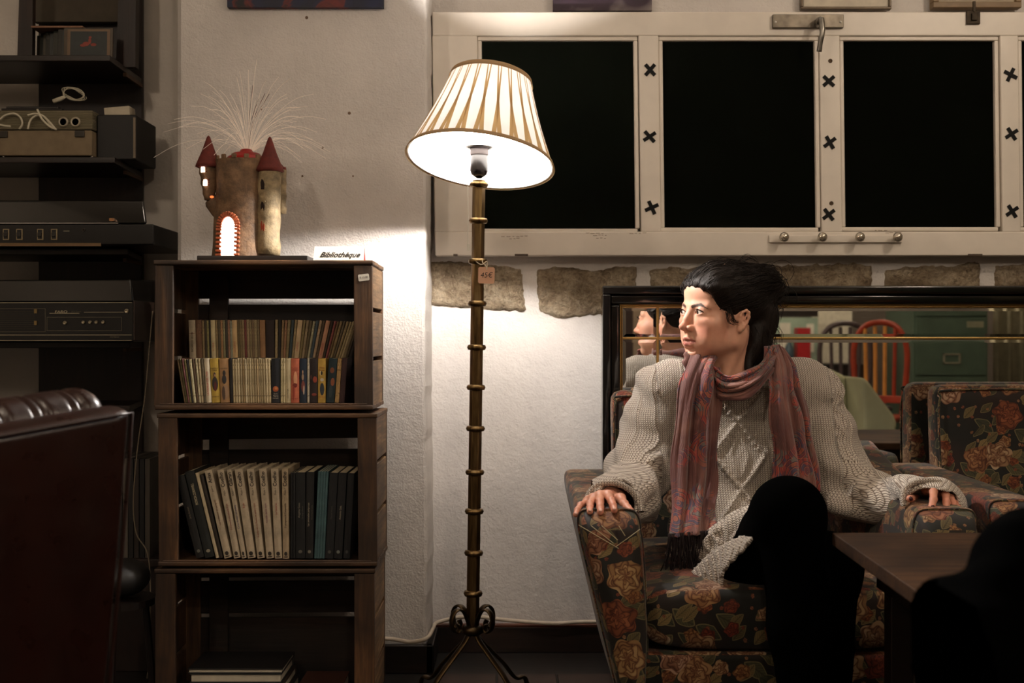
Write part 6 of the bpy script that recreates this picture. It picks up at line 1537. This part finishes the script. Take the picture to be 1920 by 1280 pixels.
# ------------------------------------------------------------------ hair
from mathutils import noise as mnoise
hh = Fld((.37, 2.46, .80), (.72, 2.88, 1.12), .003)
hc = HM @ Vector((0, .014, .040))
hh.ell(hc, (.082, .103, .080), .01, 'u', Rz(YAW))
hh.ell(HM @ Vector((.0, -.036, .064)), (.058, .050, .030), .02, 'u', Rz(YAW))        # volume over the forehead
hh.ell(HM @ Vector((.046, -.044, .060)), (.030, .042, .028), .02, 'u', Rz(YAW)); hh.ell(P(1345, 525, 2.62), (.050, .06, .030), .02); hh.ell(P(1395, 528, 2.64), (.062, .06, .036), .02)
hh.ell(P(1441, 540, 2.67), (.036, .040, .040), .02); hh.ell(P(1425, 590, 2.66), (.040, .050, .055), .02); hh.ell(P(1435, 515, 2.66), (.026, .034, .022), .014)
hh.cap(P(1432, 600, 2.65), P(1424, 670, 2.63), .030, .022, .02); hh.cap(P(1420, 620, 2.62), P(1402, 690, 2.60), .020, .010, .02)
# cut the face free (in head space)
inv = np.array(HM.inverted()); XX, YY, ZZ = np.broadcast_arrays(hh.X, hh.Y, hh.Z)
lx = inv[0, 0]*XX+inv[0, 1]*YY+inv[0, 2]*ZZ+inv[0, 3]; ly = inv[1, 0]*XX+inv[1, 1]*YY+inv[1, 2]*ZZ+inv[1, 3]; lz = inv[2, 0]*XX+inv[2, 1]*YY+inv[2, 2]*ZZ+inv[2, 3]
nz_ = .0025*np.sin(lx*90+ly*40)*np.sin(lz*80+ly*50)
hh.d = hh.d+nz_.astype(np.float32)
fh = np.interp(lz, [-.20, -.10, -.05, -.025, -.012, .005, .040, .058, .075, .12], [.040, .030, .024, .012, -.022, -.040, -.068, -.088, -.125, -.22])+.003*np.sin(lx*300)+.0*lx
cut = (fh-ly)*.8
hh.d = np.maximum(hh.d, cut.astype(np.float32))
for s in (-1, 1): hh.ell(HM @ Vector((s*.086, .008, -.015)), (.022, .017, .030), .006, 's', Rz(YAW))
V, Q = hh.mesh(); V = smoothV(V, Q, 2, .5)
hair = add_p('hair', V, Q, M_['hair'])
# strands laid over the mass, and loose flyaways
rh_ = random.Random(9)
st = MB()
def strand(pts, r0=.0006, n=14):
    c = crv(pts, n); L = len(c); st.tube(c, [r0*(1-.75*(i/(L-1))**2) for i in range(L)], 4, cap=False)
bun = P(1444, 545, 2.67)-Vector(PO); hcl = hc-Vector(PO)
def onhead(a, b, rr=1.02):  # a azimuth from face direction, b elevation
    l = Vector((math.sin(a)*math.cos(b)*.085*rr, -math.cos(a)*math.cos(b)*.106*rr, math.sin(b)*.084*rr))
    return hcl+(Rz(YAW) @ l)
from mathutils.bvhtree import BVHTree
bv = BVHTree.FromPolygons([Vector(q) for q in (V-PO)], [tuple(int(i) for i in q) for q in Q])
cen = hcl+Vector((.012, .01, -.004))
def hit(d):
    r_ = bv.ray_cast(cen+d*.25, -d, .25)
    return r_[0] if r_[0] is not None and (r_[0]-cen).dot(d) > .045 else None
bd0 = (bun-cen).normalized()
for k in range(1500):
    d0 = Vector([rh_.gauss(0, 1) for _ in range(3)]).normalized()
    if d0.dot(bd0) < -.995 or d0.z < -.35: continue
    tt = min(1.0, rh_.uniform(.35, .8)); jit = Vector([rh_.gauss(0, .09) for _ in range(3)]); pts = []; lift = rh_.uniform(.0005, .0065)**1.0
    for q in range(7):
        t = q/6*tt; d = (d0*(1-t)+bd0*t+jit*t*(1-t)*2+Vector((0, 0, .25))*t*(1-t)).normalized(); h_ = hit(d)
        if h_ is None: break
        pts.append(h_+d*(.0006+lift*math.sin(q*.9+lift*900)*(q > 0)))
    if len(pts) > 3: strand(pts, rh_.uniform(.0004, .0009), 12)
for k in range(150):    # curls of the bun
    c = bun+Vector((rh_.gauss(0, .012), rh_.gauss(0, .014), rh_.gauss(0, .016))); r = rh_.uniform(.014, .032); a0 = rh_.uniform(0, 6.28); ax_ = Vector([rh_.gauss(0, 1) for _ in range(3)]).normalized(); u = ax_.orthogonal().normalized(); w = ax_.cross(u)
    strand([c+u*r*math.cos(a0+t)+w*r*math.sin(a0+t) for t in (0, .8, 1.6, 2.4, 3.2, 4.0)], rh_.uniform(.0005, .001))
for k in range(70):     # nape and tendrils behind the ear
    p0 = P(rh_.uniform(1400, 1450), rh_.uniform(570, 620), rh_.uniform(2.60, 2.68))-Vector(PO)
    strand([p0, p0+Vector((rh_.uniform(-.01, .012), rh_.uniform(-.01, .01), -.035)), p0+Vector((rh_.uniform(-.022, .016), rh_.uniform(-.02, .01), -.075)), p0+Vector((rh_.uniform(-.03, .028), rh_.uniform(-.02, .01), -.10))], rh_.uniform(.0004, .0009))
for px, py, qx, qy, sx, sy in ((1380, 492, 1398, 480, 1420, 490), (1390, 490, 1408, 482, 1425, 498), (1425, 505, 1440, 492, 1455, 500), (1340, 490, 1355, 486, 1378, 492), (1440, 520, 1462, 515, 1470, 535), (1450, 560, 1468, 575, 1462, 600), (1440, 600, 1462, 620, 1465, 650), (1325, 494, 1332, 487, 1350, 490)):
    for q in range(4):
        j = lambda: rh_.uniform(-5, 5); strand([P(px+j(), py+j()*.4, 2.64)-Vector(PO), P(qx+j(), qy+j(), 2.62)-Vector(PO), P(sx+j(), sy+j(), 2.64)-Vector(PO)], .0005)
# side wisps in front of the ear
for k in range(26):
    l0 = Vector((.070, -.034+rh_.uniform(-.006, .012), .008+rh_.uniform(-.004, .006))); d = rh_.uniform(-.004, .004)
    strand([Hl @ l0, Hl @ (l0+Vector((.004, .003+d, -.016))), Hl @ (l0+Vector((.003, .010+d, -.026))), Hl @ (l0+Vector((.006, .022+d, -.028+rh_.uniform(-.004, .004))))], .0005, 10)
for k in range(60):    # hairline at the forehead
    x = rh_.uniform(-.045, .066); z = .062-abs(x)**2*8+rh_.uniform(-.004, .004); y = -.083+abs(x)**2*9
    strand([Hl @ Vector((x, y, z)), Hl @ Vector((x*1.06, y-.003, z+.014)), Hl @ Vector((x*1.15, y+.012, z+.030))], .0007, 8)
s_ = st.build('loose_strands', M_['hair'], parent=hair, smooth=True); s_['kind'] = 'stuff'
# ------------------------------------------------------------------ sweater
W = Fld((.165, 2.255, .24), (1.02, 2.90, .93), .0035)
W.cap(P(1262, 722, 2.70), P(1500, 718, 2.70), .062, .062, .03)
W.ell(P(1385, 800, 2.69), (.185, .105, .15), .04); W.ell(P(1388, 900, 2.66), (.165, .115, .13), .04); W.ell(P(1375, 1000, 2.62), (.150, .125, .12), .04)
W.ell(P(1340, 1060, 2.56), (.125, .12, .065), .03)
W.ell(P(1385, 720, 2.67), (.105, .075, .06), .03)
W.cap(P(1322, 1040, 2.44), P(1425, 985, 2.35), .050, .048, .03)
# hips going forward under the hem
W.cap(P(1305, 1065, 2.55), P(1345, 1052, 2.45), .060, .062, .03)
# left sleeve (image left)
W.cap(P(1240, 735, 2.69), P(1222, 800, 2.67), .066, .068, .03); W.cap(P(1222, 800, 2.67), P(1202, 880, 2.62), .068, .074, .02); W.cap(P(1202, 880, 2.62), P(1178, 930, 2.50), .072, .060, .03); W.cap(P(1178, 925, 2.50), P(1152, 935, 2.385), .056, .056, .03)
W.ell(P(1200, 945, 2.56), (.042, .07, .035), .03)
# right sleeve
W.cap(P(1520, 735, 2.69), P(1548, 810, 2.67), .064, .066, .03); W.cap(P(1548, 810, 2.67), P(1578, 900, 2.60), .066, .068, .03); W.cap(P(1578, 905, 2.60), P(1655, 935, 2.48), .060, .050, .03); W.cap(P(1655, 935, 2.48), P(1738, 940, 2.36), .046, .050, .03)
W.ell(P(1610, 950, 2.52), (.07, .06, .032), .02)
# the flared right cuff
W.ell(P(1752, 930, 2.36), (.066, .060, .044), .02, 'u', Ry(.12)); W.ell(P(1125, 930, 2.365), (.026, .04, .03), .02)
# hollow cuffs
W.cap(P(1150, 957, 2.30), P(1160, 940, 2.44), .050, .036, .008, 's'); W.ell(P(1120, 955, 2.31), (.030, .05, .030), .01, 's')
W.ell(P(1747, 950, 2.315), (.060, .085, .037), .008, 's', Ry(.10)); W.cap(P(1745, 943, 2.40), P(1710, 925, 2.48), .028, .02, .01, 's')
# neck opening
W.cap(P(1372, 690, 2.62), P(1372, 640, 2.60), .052, .058, .012, 's')
# knees push out of the hem
XX, YY, ZZ = np.broadcast_arrays(W.X, W.Y, W.Z)
sm_ = lambda a: a*a*(3-2*a)
fold = .0045*np.sin(ZZ*52+XX*30+np.sin(YY*30)*2)*np.clip((np.abs(XX-.522)-.15)/.06, 0, 1)+.0035*np.sin(ZZ*95-YY*40+XX*18)*np.clip((np.abs(XX-.522)-.15)/.06, 0, 1)+.003*np.sin(ZZ*60+XX*25)*np.clip((.62-ZZ)/.1, 0, 1)
W.d = W.d+fold.astype(np.float32)
V, Q = W.mesh(); V = smoothV(V, Q, 2, .5); Nn = nrm(V, Q)
# knitting coordinates
xr = V[:, 0]-.512; z = V[:, 2]; yv = V[:, 1]
sleeveL = V[:, 0] < .335; sleeveR = V[:, 0] > .735
u = xr+.0*z; vv = z.copy()
u = np.where(sleeveL, (V[:, 0]-.30)*.8+(yv-2.6)*-.8+(z-.7)*.33, u); u = np.where(sleeveR, (V[:, 0]-.72)*.8+(yv-2.6)*.5-(z-.7)*.35, u)
fore = (V[:, 0] > .80) & (z < .66)
u = np.where(fore, z*1.1-(yv-2.4)*.3, u); vv = np.where(fore, V[:, 0], vv)
UV = np.stack([u, vv], 1)
# raised cables
def rope(c, wd): return np.exp(-(c/wd)**2)
front = np.clip((-Nn[:, 1]-.1)/.3, 0, 1)*(~sleeveL)*(~sleeveR)
per = .148; ph = ((z-.686)/per) % 1.0; tri = np.abs(ph*2-1)        # 1 at crossings .. 0 at the middle
dia = .057*(1-tri)
tw = .0016*np.sin(z*520)
rise_ = rope(np.abs(xr)-dia-tw, .0050)*.0085
ph2 = ((z-.686)/per) % 1.0; inner = .026*np.clip(1-np.abs(ph2*2-1)*1.0-.25, 0, 1)
rise_ = np.maximum(rise_, rope(np.abs(xr)-inner, .0045)*.003*(inner > 0.002))
for c0 in (-.092, .092): 
    q = xr-c0; rise_ = np.maximum(rise_, .0075*np.maximum(rope(q-.012*np.sin(z*88), .006), rope(q+.012*np.sin(z*88), .006)))
    rise_ = np.maximum(rise_, .004*np.maximum(rope(q-.026, .003), rope(q+.026, .003)))
rise_ = np.maximum(rise_, .003*rope(xr-.062, .003)); rise_ = np.maximum(rise_, .003*rope(xr+.062, .003))
disp = rise_*front*1.35
# sleeve cables running down
for msk, uu in ((sleeveL, u-.045), (sleeveR & ~fore, u-.035)):
    s2 = np.maximum(rope(uu-.011*np.sin(vv*85), .0055), rope(uu+.011*np.sin(vv*85), .0055))*.007
    s2 = np.maximum(s2, .0045*np.maximum(rope(uu-.026, .003), rope(uu+.026, .003)))
    s2 = np.maximum(s2, .0045*np.maximum(rope(uu+.07, .004), rope(uu-.10, .004)))
    disp = np.where(msk & (z > .60), s2*np.clip((-Nn[:, 1]+.5), 0, 1), disp)
V2 = smoothV(V+Nn*disp[:, None], Q, 1, .35)
add_p('sweater', V2, Q, M_['knit'], uv=UV)
# ribbed hem band
def ribband(pa, pb, nu, name):
    m = MB(); A = crv(pa, nu); B = crv(pb, nu); n = min(len(A), len(B))-1
    nv = 8
    vs = []; 
    for i in range((n)*4+1):
        t = i/4; k = min(n-1, int(t)); fr_ = t-k; a = A[k].lerp(A[k+1], fr_); b = B[k].lerp(B[k+1], fr_)
        rib = .0055*math.sin(i*2*PI/15)
        for j in range(nv+1):
            s = j/nv; p = a.lerp(b, s); bul = .014*math.sin(PI*s)
            vs.append(p+Vector((0, -bul*.8-rib, .006*math.sin(PI*s)))-Vector(PO))
    w = nv+1; L = n*4+1
    m.add(vs, [(i*w+j, (i+1)*w+j, (i+1)*w+j+1, i*w+j+1) for i in range(L-1) for j in range(nv)])
    o = m.build(name, M_['knit'], parent=person, smooth=True, solid=.006, uvbox=(0, 0)); return o
ribband([P(1260, 1068, 2.41), P(1288, 1078, 2.38), P(1308, 1060, 2.34), P(1335, 1034, 2.30), P(1375, 1012, 2.26), P(1420, 998, 2.22)],
        [P(1262, 1082, 2.39), P(1290, 1097, 2.36), P(1318, 1109, 2.32), P(1349, 1113, 2.27), P(1356, 1072, 2.24), P(1402, 1022, 2.20)], 60, 'ribbed_hem')
def cuff(c, ax, bx, n, name, r=.0065, a0=0, a1=2*PI):
    pts = []
    for k in range(n+1):
        t = a0+(a1-a0)*k/n; pts.append(Vector(c)+Vector(ax)*math.cos(t)+Vector(bx)*math.sin(t)+Vector((0, .004*math.sin(3*t), 0))-Vector(PO))
    m = MB(); m.tube(pts, [r*(1+.12*math.sin(k*2.4)) for k in range(n+1)], 10, cap=False); m.build(name, M_['knit'], parent=person, smooth=True, uvbox=(0, 0))
cuff(P(1748, 944, 2.325), (.0640, .010, -.010), (0.004, .012, .046), 60, 'cuff', .0060, .15, PI+.25)
cuff(P(1152, 952, 2.335), (.0560, .010, -.004), (-.006, .02, .050), 60, 'cuff', .0065, -.1, PI+.1)
# ------------------------------------------------------------------ trousers
Tr = Fld((.40, 2.0, .02), (.80, 2.72, .70), .007)
kn = P(1478, 963, 2.20)
Tr.cap(P(1400, 1075, 2.56), kn, .080, .066, .02); Tr.cap(kn, P(1505, 1180, 2.16), .064, .060, .03); Tr.cap(P(1505, 1180, 2.16), (X(1515, 2.12), 2.12, .09), .062, .040, .03)
Tr.cap(P(1500, 1090, 2.60), P(1552, 1060, 2.25), .075, .062, .03); Tr.cap(P(1556, 1060, 2.25), (X(1560, 2.2), 2.24, .09), .060, .042, .03)
Tr.cap(P(1388, 1075, 2.50), P(1402, 1064, 2.32), .055, .058, .03); Tr.cap(P(1412, 1064, 2.30), kn, .050, .056, .03)
V, Q = Tr.mesh(); V = smoothV(V, Q, 1, .5); add_p('trousers', V, Q, M_['trousers'])
for (x, y) in ((X(1515, 2.12), 2.08), (X(1560, 2.2), 2.20)):
    m = MB(); vs, fs = loft([((x-.522, y-2.6+.05, .05), (.036, 0, 0), (0, 0, .048)), ((x-.522, y-2.6, .045), (.040, 0, 0), (0, 0, .043)), ((x-.522, y-2.6-.10, .032), (.045, 0, 0), (0, 0, .030)), ((x-.522, y-2.6-.155, .026), (.034, 0, 0), (0, 0, .022))], 24, 2.6)
    m.add(vs, fs); m.build('shoe', plain((10, 9, 9), .4), parent=person, smooth=True, bevel=0)
# ------------------------------------------------------------------ scarf
scarf = empty('scarf', (0, 0, 0)); scarf.parent = person
def ribbon(L, R, nfold, amp, name, nu=28, nv=60, seed=0, uvo=(0, 0), th=.0035, back=0):
    A = crv(L, nv); B = crv(R, nv); n = min(len(A), len(B))-1; r = random.Random(seed); ph = r.uniform(0, 6)
    vs = []; uvs = []
    ln = 0
    for j in range(n+1):
        a, b = A[j], B[j]; t = j/n
        if j: ln += ((A[j]+B[j])/2-(A[j-1]+B[j-1])/2).length
        nrm_ = Vector((0, -1, 0)); 
        for i in range(nu+1):
            s = i/nu; p = a.lerp(b, s)
            s = s+.03*math.sin(t*9+seed*2)*math.sin(PI*s); p = p+(b-a).normalized()*(.0035*math.sin(t*17+seed)*(1 if s > .5 else -1)*(abs(s-.5)*2)**3); wv = 1.5*amp*(math.sin(nfold*2*PI*s+ph+.8*math.sin(t*5+seed))+.5*math.sin(nfold*4.3*PI*s+t*7+seed)+.2*math.sin(nfold*9*PI*s+t*4))*math.sin(PI*min(1, max(0, s*1.0)))**.3
            p = p+nrm_*(wv+.010*math.sin(PI*s)); vs.append(p-Vector(PO)); uvs.append(((s-.5)*(a-b).length*1.5+uvo[0], ln+uvo[1]))
    w = nu+1; fs = [(j*w+i, j*w+i+1, (j+1)*w+i+1, (j+1)*w+i) for j in range(n) for i in range(nu)]
    m = MB(); m.add(vs, fs); o = m.build(name, M_['paisley'], parent=scarf, smooth=True, solid=th)
    l = o.data.uv_layers.new(name='UVMap')
    for lp in o.data.loops: l.data[lp.index].uv = uvs[lp.vertex_index]
    return o
ribbon([P(1302, 652, 2.605), P(1286, 684, 2.55), P(1276, 720, 2.515), P(1266, 780, 2.50), P(1260, 850, 2.495), P(1258, 930, 2.465), P(1254, 1006, 2.395)],
       [P(1346, 662, 2.60), P(1338, 690, 2.53), P(1334, 720, 2.50), P(1328, 780, 2.49), P(1322, 850, 2.485), P(1320, 930, 2.455), P(1318, 1000, 2.39)], 1.6, .006, 'hanging_end', seed=2, uvo=(.1, .2))
ribbon([P(1322, 680, 2.55), P(1322, 740, 2.53), P(1318, 850, 2.52), P(1312, 930, 2.485), P(1310, 1000, 2.41)],
       [P(1350, 690, 2.55), P(1352, 740, 2.53), P(1346, 850, 2.52), P(1344, 930, 2.485), P(1342, 990, 2.41)], .8, .004, 'hanging_end', nu=14, seed=3, uvo=(.7, .5))
ribbon([P(1430, 650, 2.60), P(1436, 690, 2.56), P(1442, 740, 2.515), P(1446, 800, 2.50), P(1450, 860, 2.495), P(1452, 930, 2.485)],
       [P(1464, 645, 2.62), P(1482, 690, 2.575), P(1492, 740, 2.53), P(1506, 800, 2.51), P(1519, 860, 2.50), P(1530, 925, 2.49)], 1.5, .006, 'hanging_end', seed=5, uvo=(.4, .9))
ribbon([P(1462, 648, 2.66), P(1478, 680, 2.63), P(1488, 740, 2.57), P(1500, 800, 2.545), P(1512, 860, 2.53), P(1520, 925, 2.515)],
       [P(1470, 655, 2.68), P(1492, 690, 2.64), P(1507, 745, 2.575), P(1520, 800, 2.55), P(1530, 860, 2.535), P(1540, 920, 2.52)], .7, .003, 'hanging_end', nu=10, seed=6, uvo=(.2, .1))
# loop round the neck
ribbon([P(1336, 688, 2.545), P(1362, 702, 2.53), P(1392, 700, 2.53), P(1420, 684, 2.545), P(1440, 662, 2.57), P(1448, 646, 2.62), P(1440, 640, 2.68)],
       [P(1344, 748, 2.530), P(1362, 752, 2.520), P(1394, 747, 2.515), P(1424, 730, 2.525), P(1446, 700, 2.55), P(1462, 672, 2.61), P(1462, 660, 2.70)], 2.2, .0055, 'neck_loop', nu=30, seed=8, uvo=(.55, .3))
ribbon([P(1290, 655, 2.60), P(1283, 664, 2.575), P(1281, 680, 2.56), P(1285, 700, 2.54)],
       [P(1312, 662, 2.66), P(1318, 676, 2.62), P(1320, 700, 2.58), P(1318, 720, 2.55)], .8, .004, 'neck_fold', nu=14, nv=20, seed=9, uvo=(.25, .6))
ribbon([P(1440, 640, 2.68), P(1420, 650, 2.74), P(1380, 655, 2.755), P(1330, 660, 2.72), P(1300, 660, 2.66)],
       [P(1462, 665, 2.70), P(1430, 700, 2.77), P(1380, 705, 2.78), P(1320, 700, 2.74), P(1296, 690, 2.67)], 1.2, .004, 'neck_loop', nu=14, nv=30, seed=10)
# fringe
fr_ = MB(); rf2 = random.Random(4)
for k in range(85):
    t = k/84; p = P(1254+90*t, 1004-8*t, 2.385+.010*rf2.random())-Vector(PO); a = rf2.uniform(-.012, .010); L = rf2.uniform(.06, .092)
    fr_.tube(crv([p+Vector((0, 0, .004)), p+Vector((a*.4, -.004, -L*.35)), p+Vector((a, rf2.uniform(-.012, .004), -L*.7)), p+Vector((a*1.3+rf2.uniform(-.006, .006), rf2.uniform(-.012, .004), -L))], 9), [.0016, .0015]+[.0013]*20, 5)
q = fr_.build('fringe', plain((26, 12, 14), .9), parent=scarf, smooth=True)
fr_ = MB()
for k in range(12):
    t = k/11; p = P(1500+34*t, 926, 2.49)-Vector(PO); fr_.tube([p, p+Vector((rf2.uniform(-.006, .006), -.004, -.03)), p+Vector((rf2.uniform(-.01, .01), -.006, -.055))], .0014, 5)
fr_.build('fringe', plain((26, 12, 14), .9), parent=scarf, smooth=True)
# ------------------------------------------------------------------ dark coat, right foreground
cf = Fld((.42, .86, .30), (1.02, 1.32, .80), .008)
D5 = 1.10
cf.ell(P(1925, 1075, D5), (.040, .09, .062), .03); cf.ell(P(1905, 1180, D5), (.065, .10, .06), .03); cf.ell(P(1770, 1190, D5+.04), (.036, .08, .040), .03); cf.ell(P(1750, 1300, D5), (.07, .10, .075), .04); cf.ell(P(1900, 1320, D5), (.10, .12, .10), .04); cf.ell(P(1830, 1200, D5), (.05, .10, .040), .03)
XX, YY, ZZ = np.broadcast_arrays(cf.X, cf.Y, cf.Z); cf.d = cf.d+(.004*np.sin(XX*70+ZZ*40)*np.sin(ZZ*60+YY*50)).astype(np.float32)
V, Q = cf.mesh(); V = smoothV(V, Q, 2, .5); oc_ = to_obj('black_coat', V, Q, M_['trousers']); tag(oc_, 'black coat heaped over a chair in the lower right corner', 'coat')
# ================================================================== light and camera
def lamp_light(name, loc, power, rgb, size=.05, kind='POINT', rot=None):
    l = bpy.data.lights.new(name, kind); l.energy = power; l.color = lin(rgb)[:3]
    if kind == 'POINT': l.shadow_soft_size = size
    if kind == 'AREA': l.size = size; l.shape = 'DISK'
    o = bpy.data.objects.new(name, l); COL.objects.link(o); o.location = loc
    if rot: o.rotation_euler = rot
    return o
# ceiling pendants added as fill light for the room, all out of view
for i, (x, y, z, e) in enumerate(((1.75, 1.55, 2.25, 18), (.4, -.6, 2.3, 18), (2.3, -.9, 2.2, 18), (-1.25, .45, 2.2, 19))):
    pd = empty('pendant_lamp', (x, y, z), ['glass pendant lamp hanging nearest the mirror, outside the picture', 'glass pendant lamp hanging behind the camera, outside the picture', 'glass pendant lamp by the green cabinet, outside the picture', 'glass pendant lamp near the left wall, above the leather armchair'][i], 'pendant lamp', 'ceiling pendants')
    m = MB(); m.tube([(0, 0, .08), (0, 0, 2.6-z)], .003, 6); m.build('cord', plain((20, 20, 20), .5), parent=pd)
    m = MB(); m.ell((0, 0, 0), (.07, .07, .08)); m.build('glass_globe', emis((255, 234, 210), e*7, 'pendant_glow'), parent=pd, smooth=True)
w = bpy.data.worlds.new('room_air'); SC.world = w; w.use_nodes = True
w.node_tree.nodes['Background'].inputs[0].default_value = (.9, .85, .7, 1); w.node_tree.nodes['Background'].inputs[1].default_value = .004
cam = bpy.data.cameras.new('camera'); cam.lens = 40; cam.sensor_width = 36; cam.clip_start = .02
co = bpy.data.objects.new('camera', cam); COL.objects.link(co); co.location = (0, 0, EYE); co.rotation_euler = (PI/2, 0, 0)
cam.dof.use_dof = True; cam.dof.focus_distance = 2.6; cam.dof.aperture_fstop = 4.5
SC.camera = co
SC.view_settings.view_transform = 'Standard'; SC.view_settings.look = 'None'; SC.view_settings.exposure = 0; SC.view_settings.gamma = 1
SC.view_settings.use_curve_mapping = False
SC.cycles.max_bounces = 8; SC.cycles.transparent_max_bounces = 8; SC.cycles.use_denoising = True
SC.cycles.sample_clamp_indirect = 4
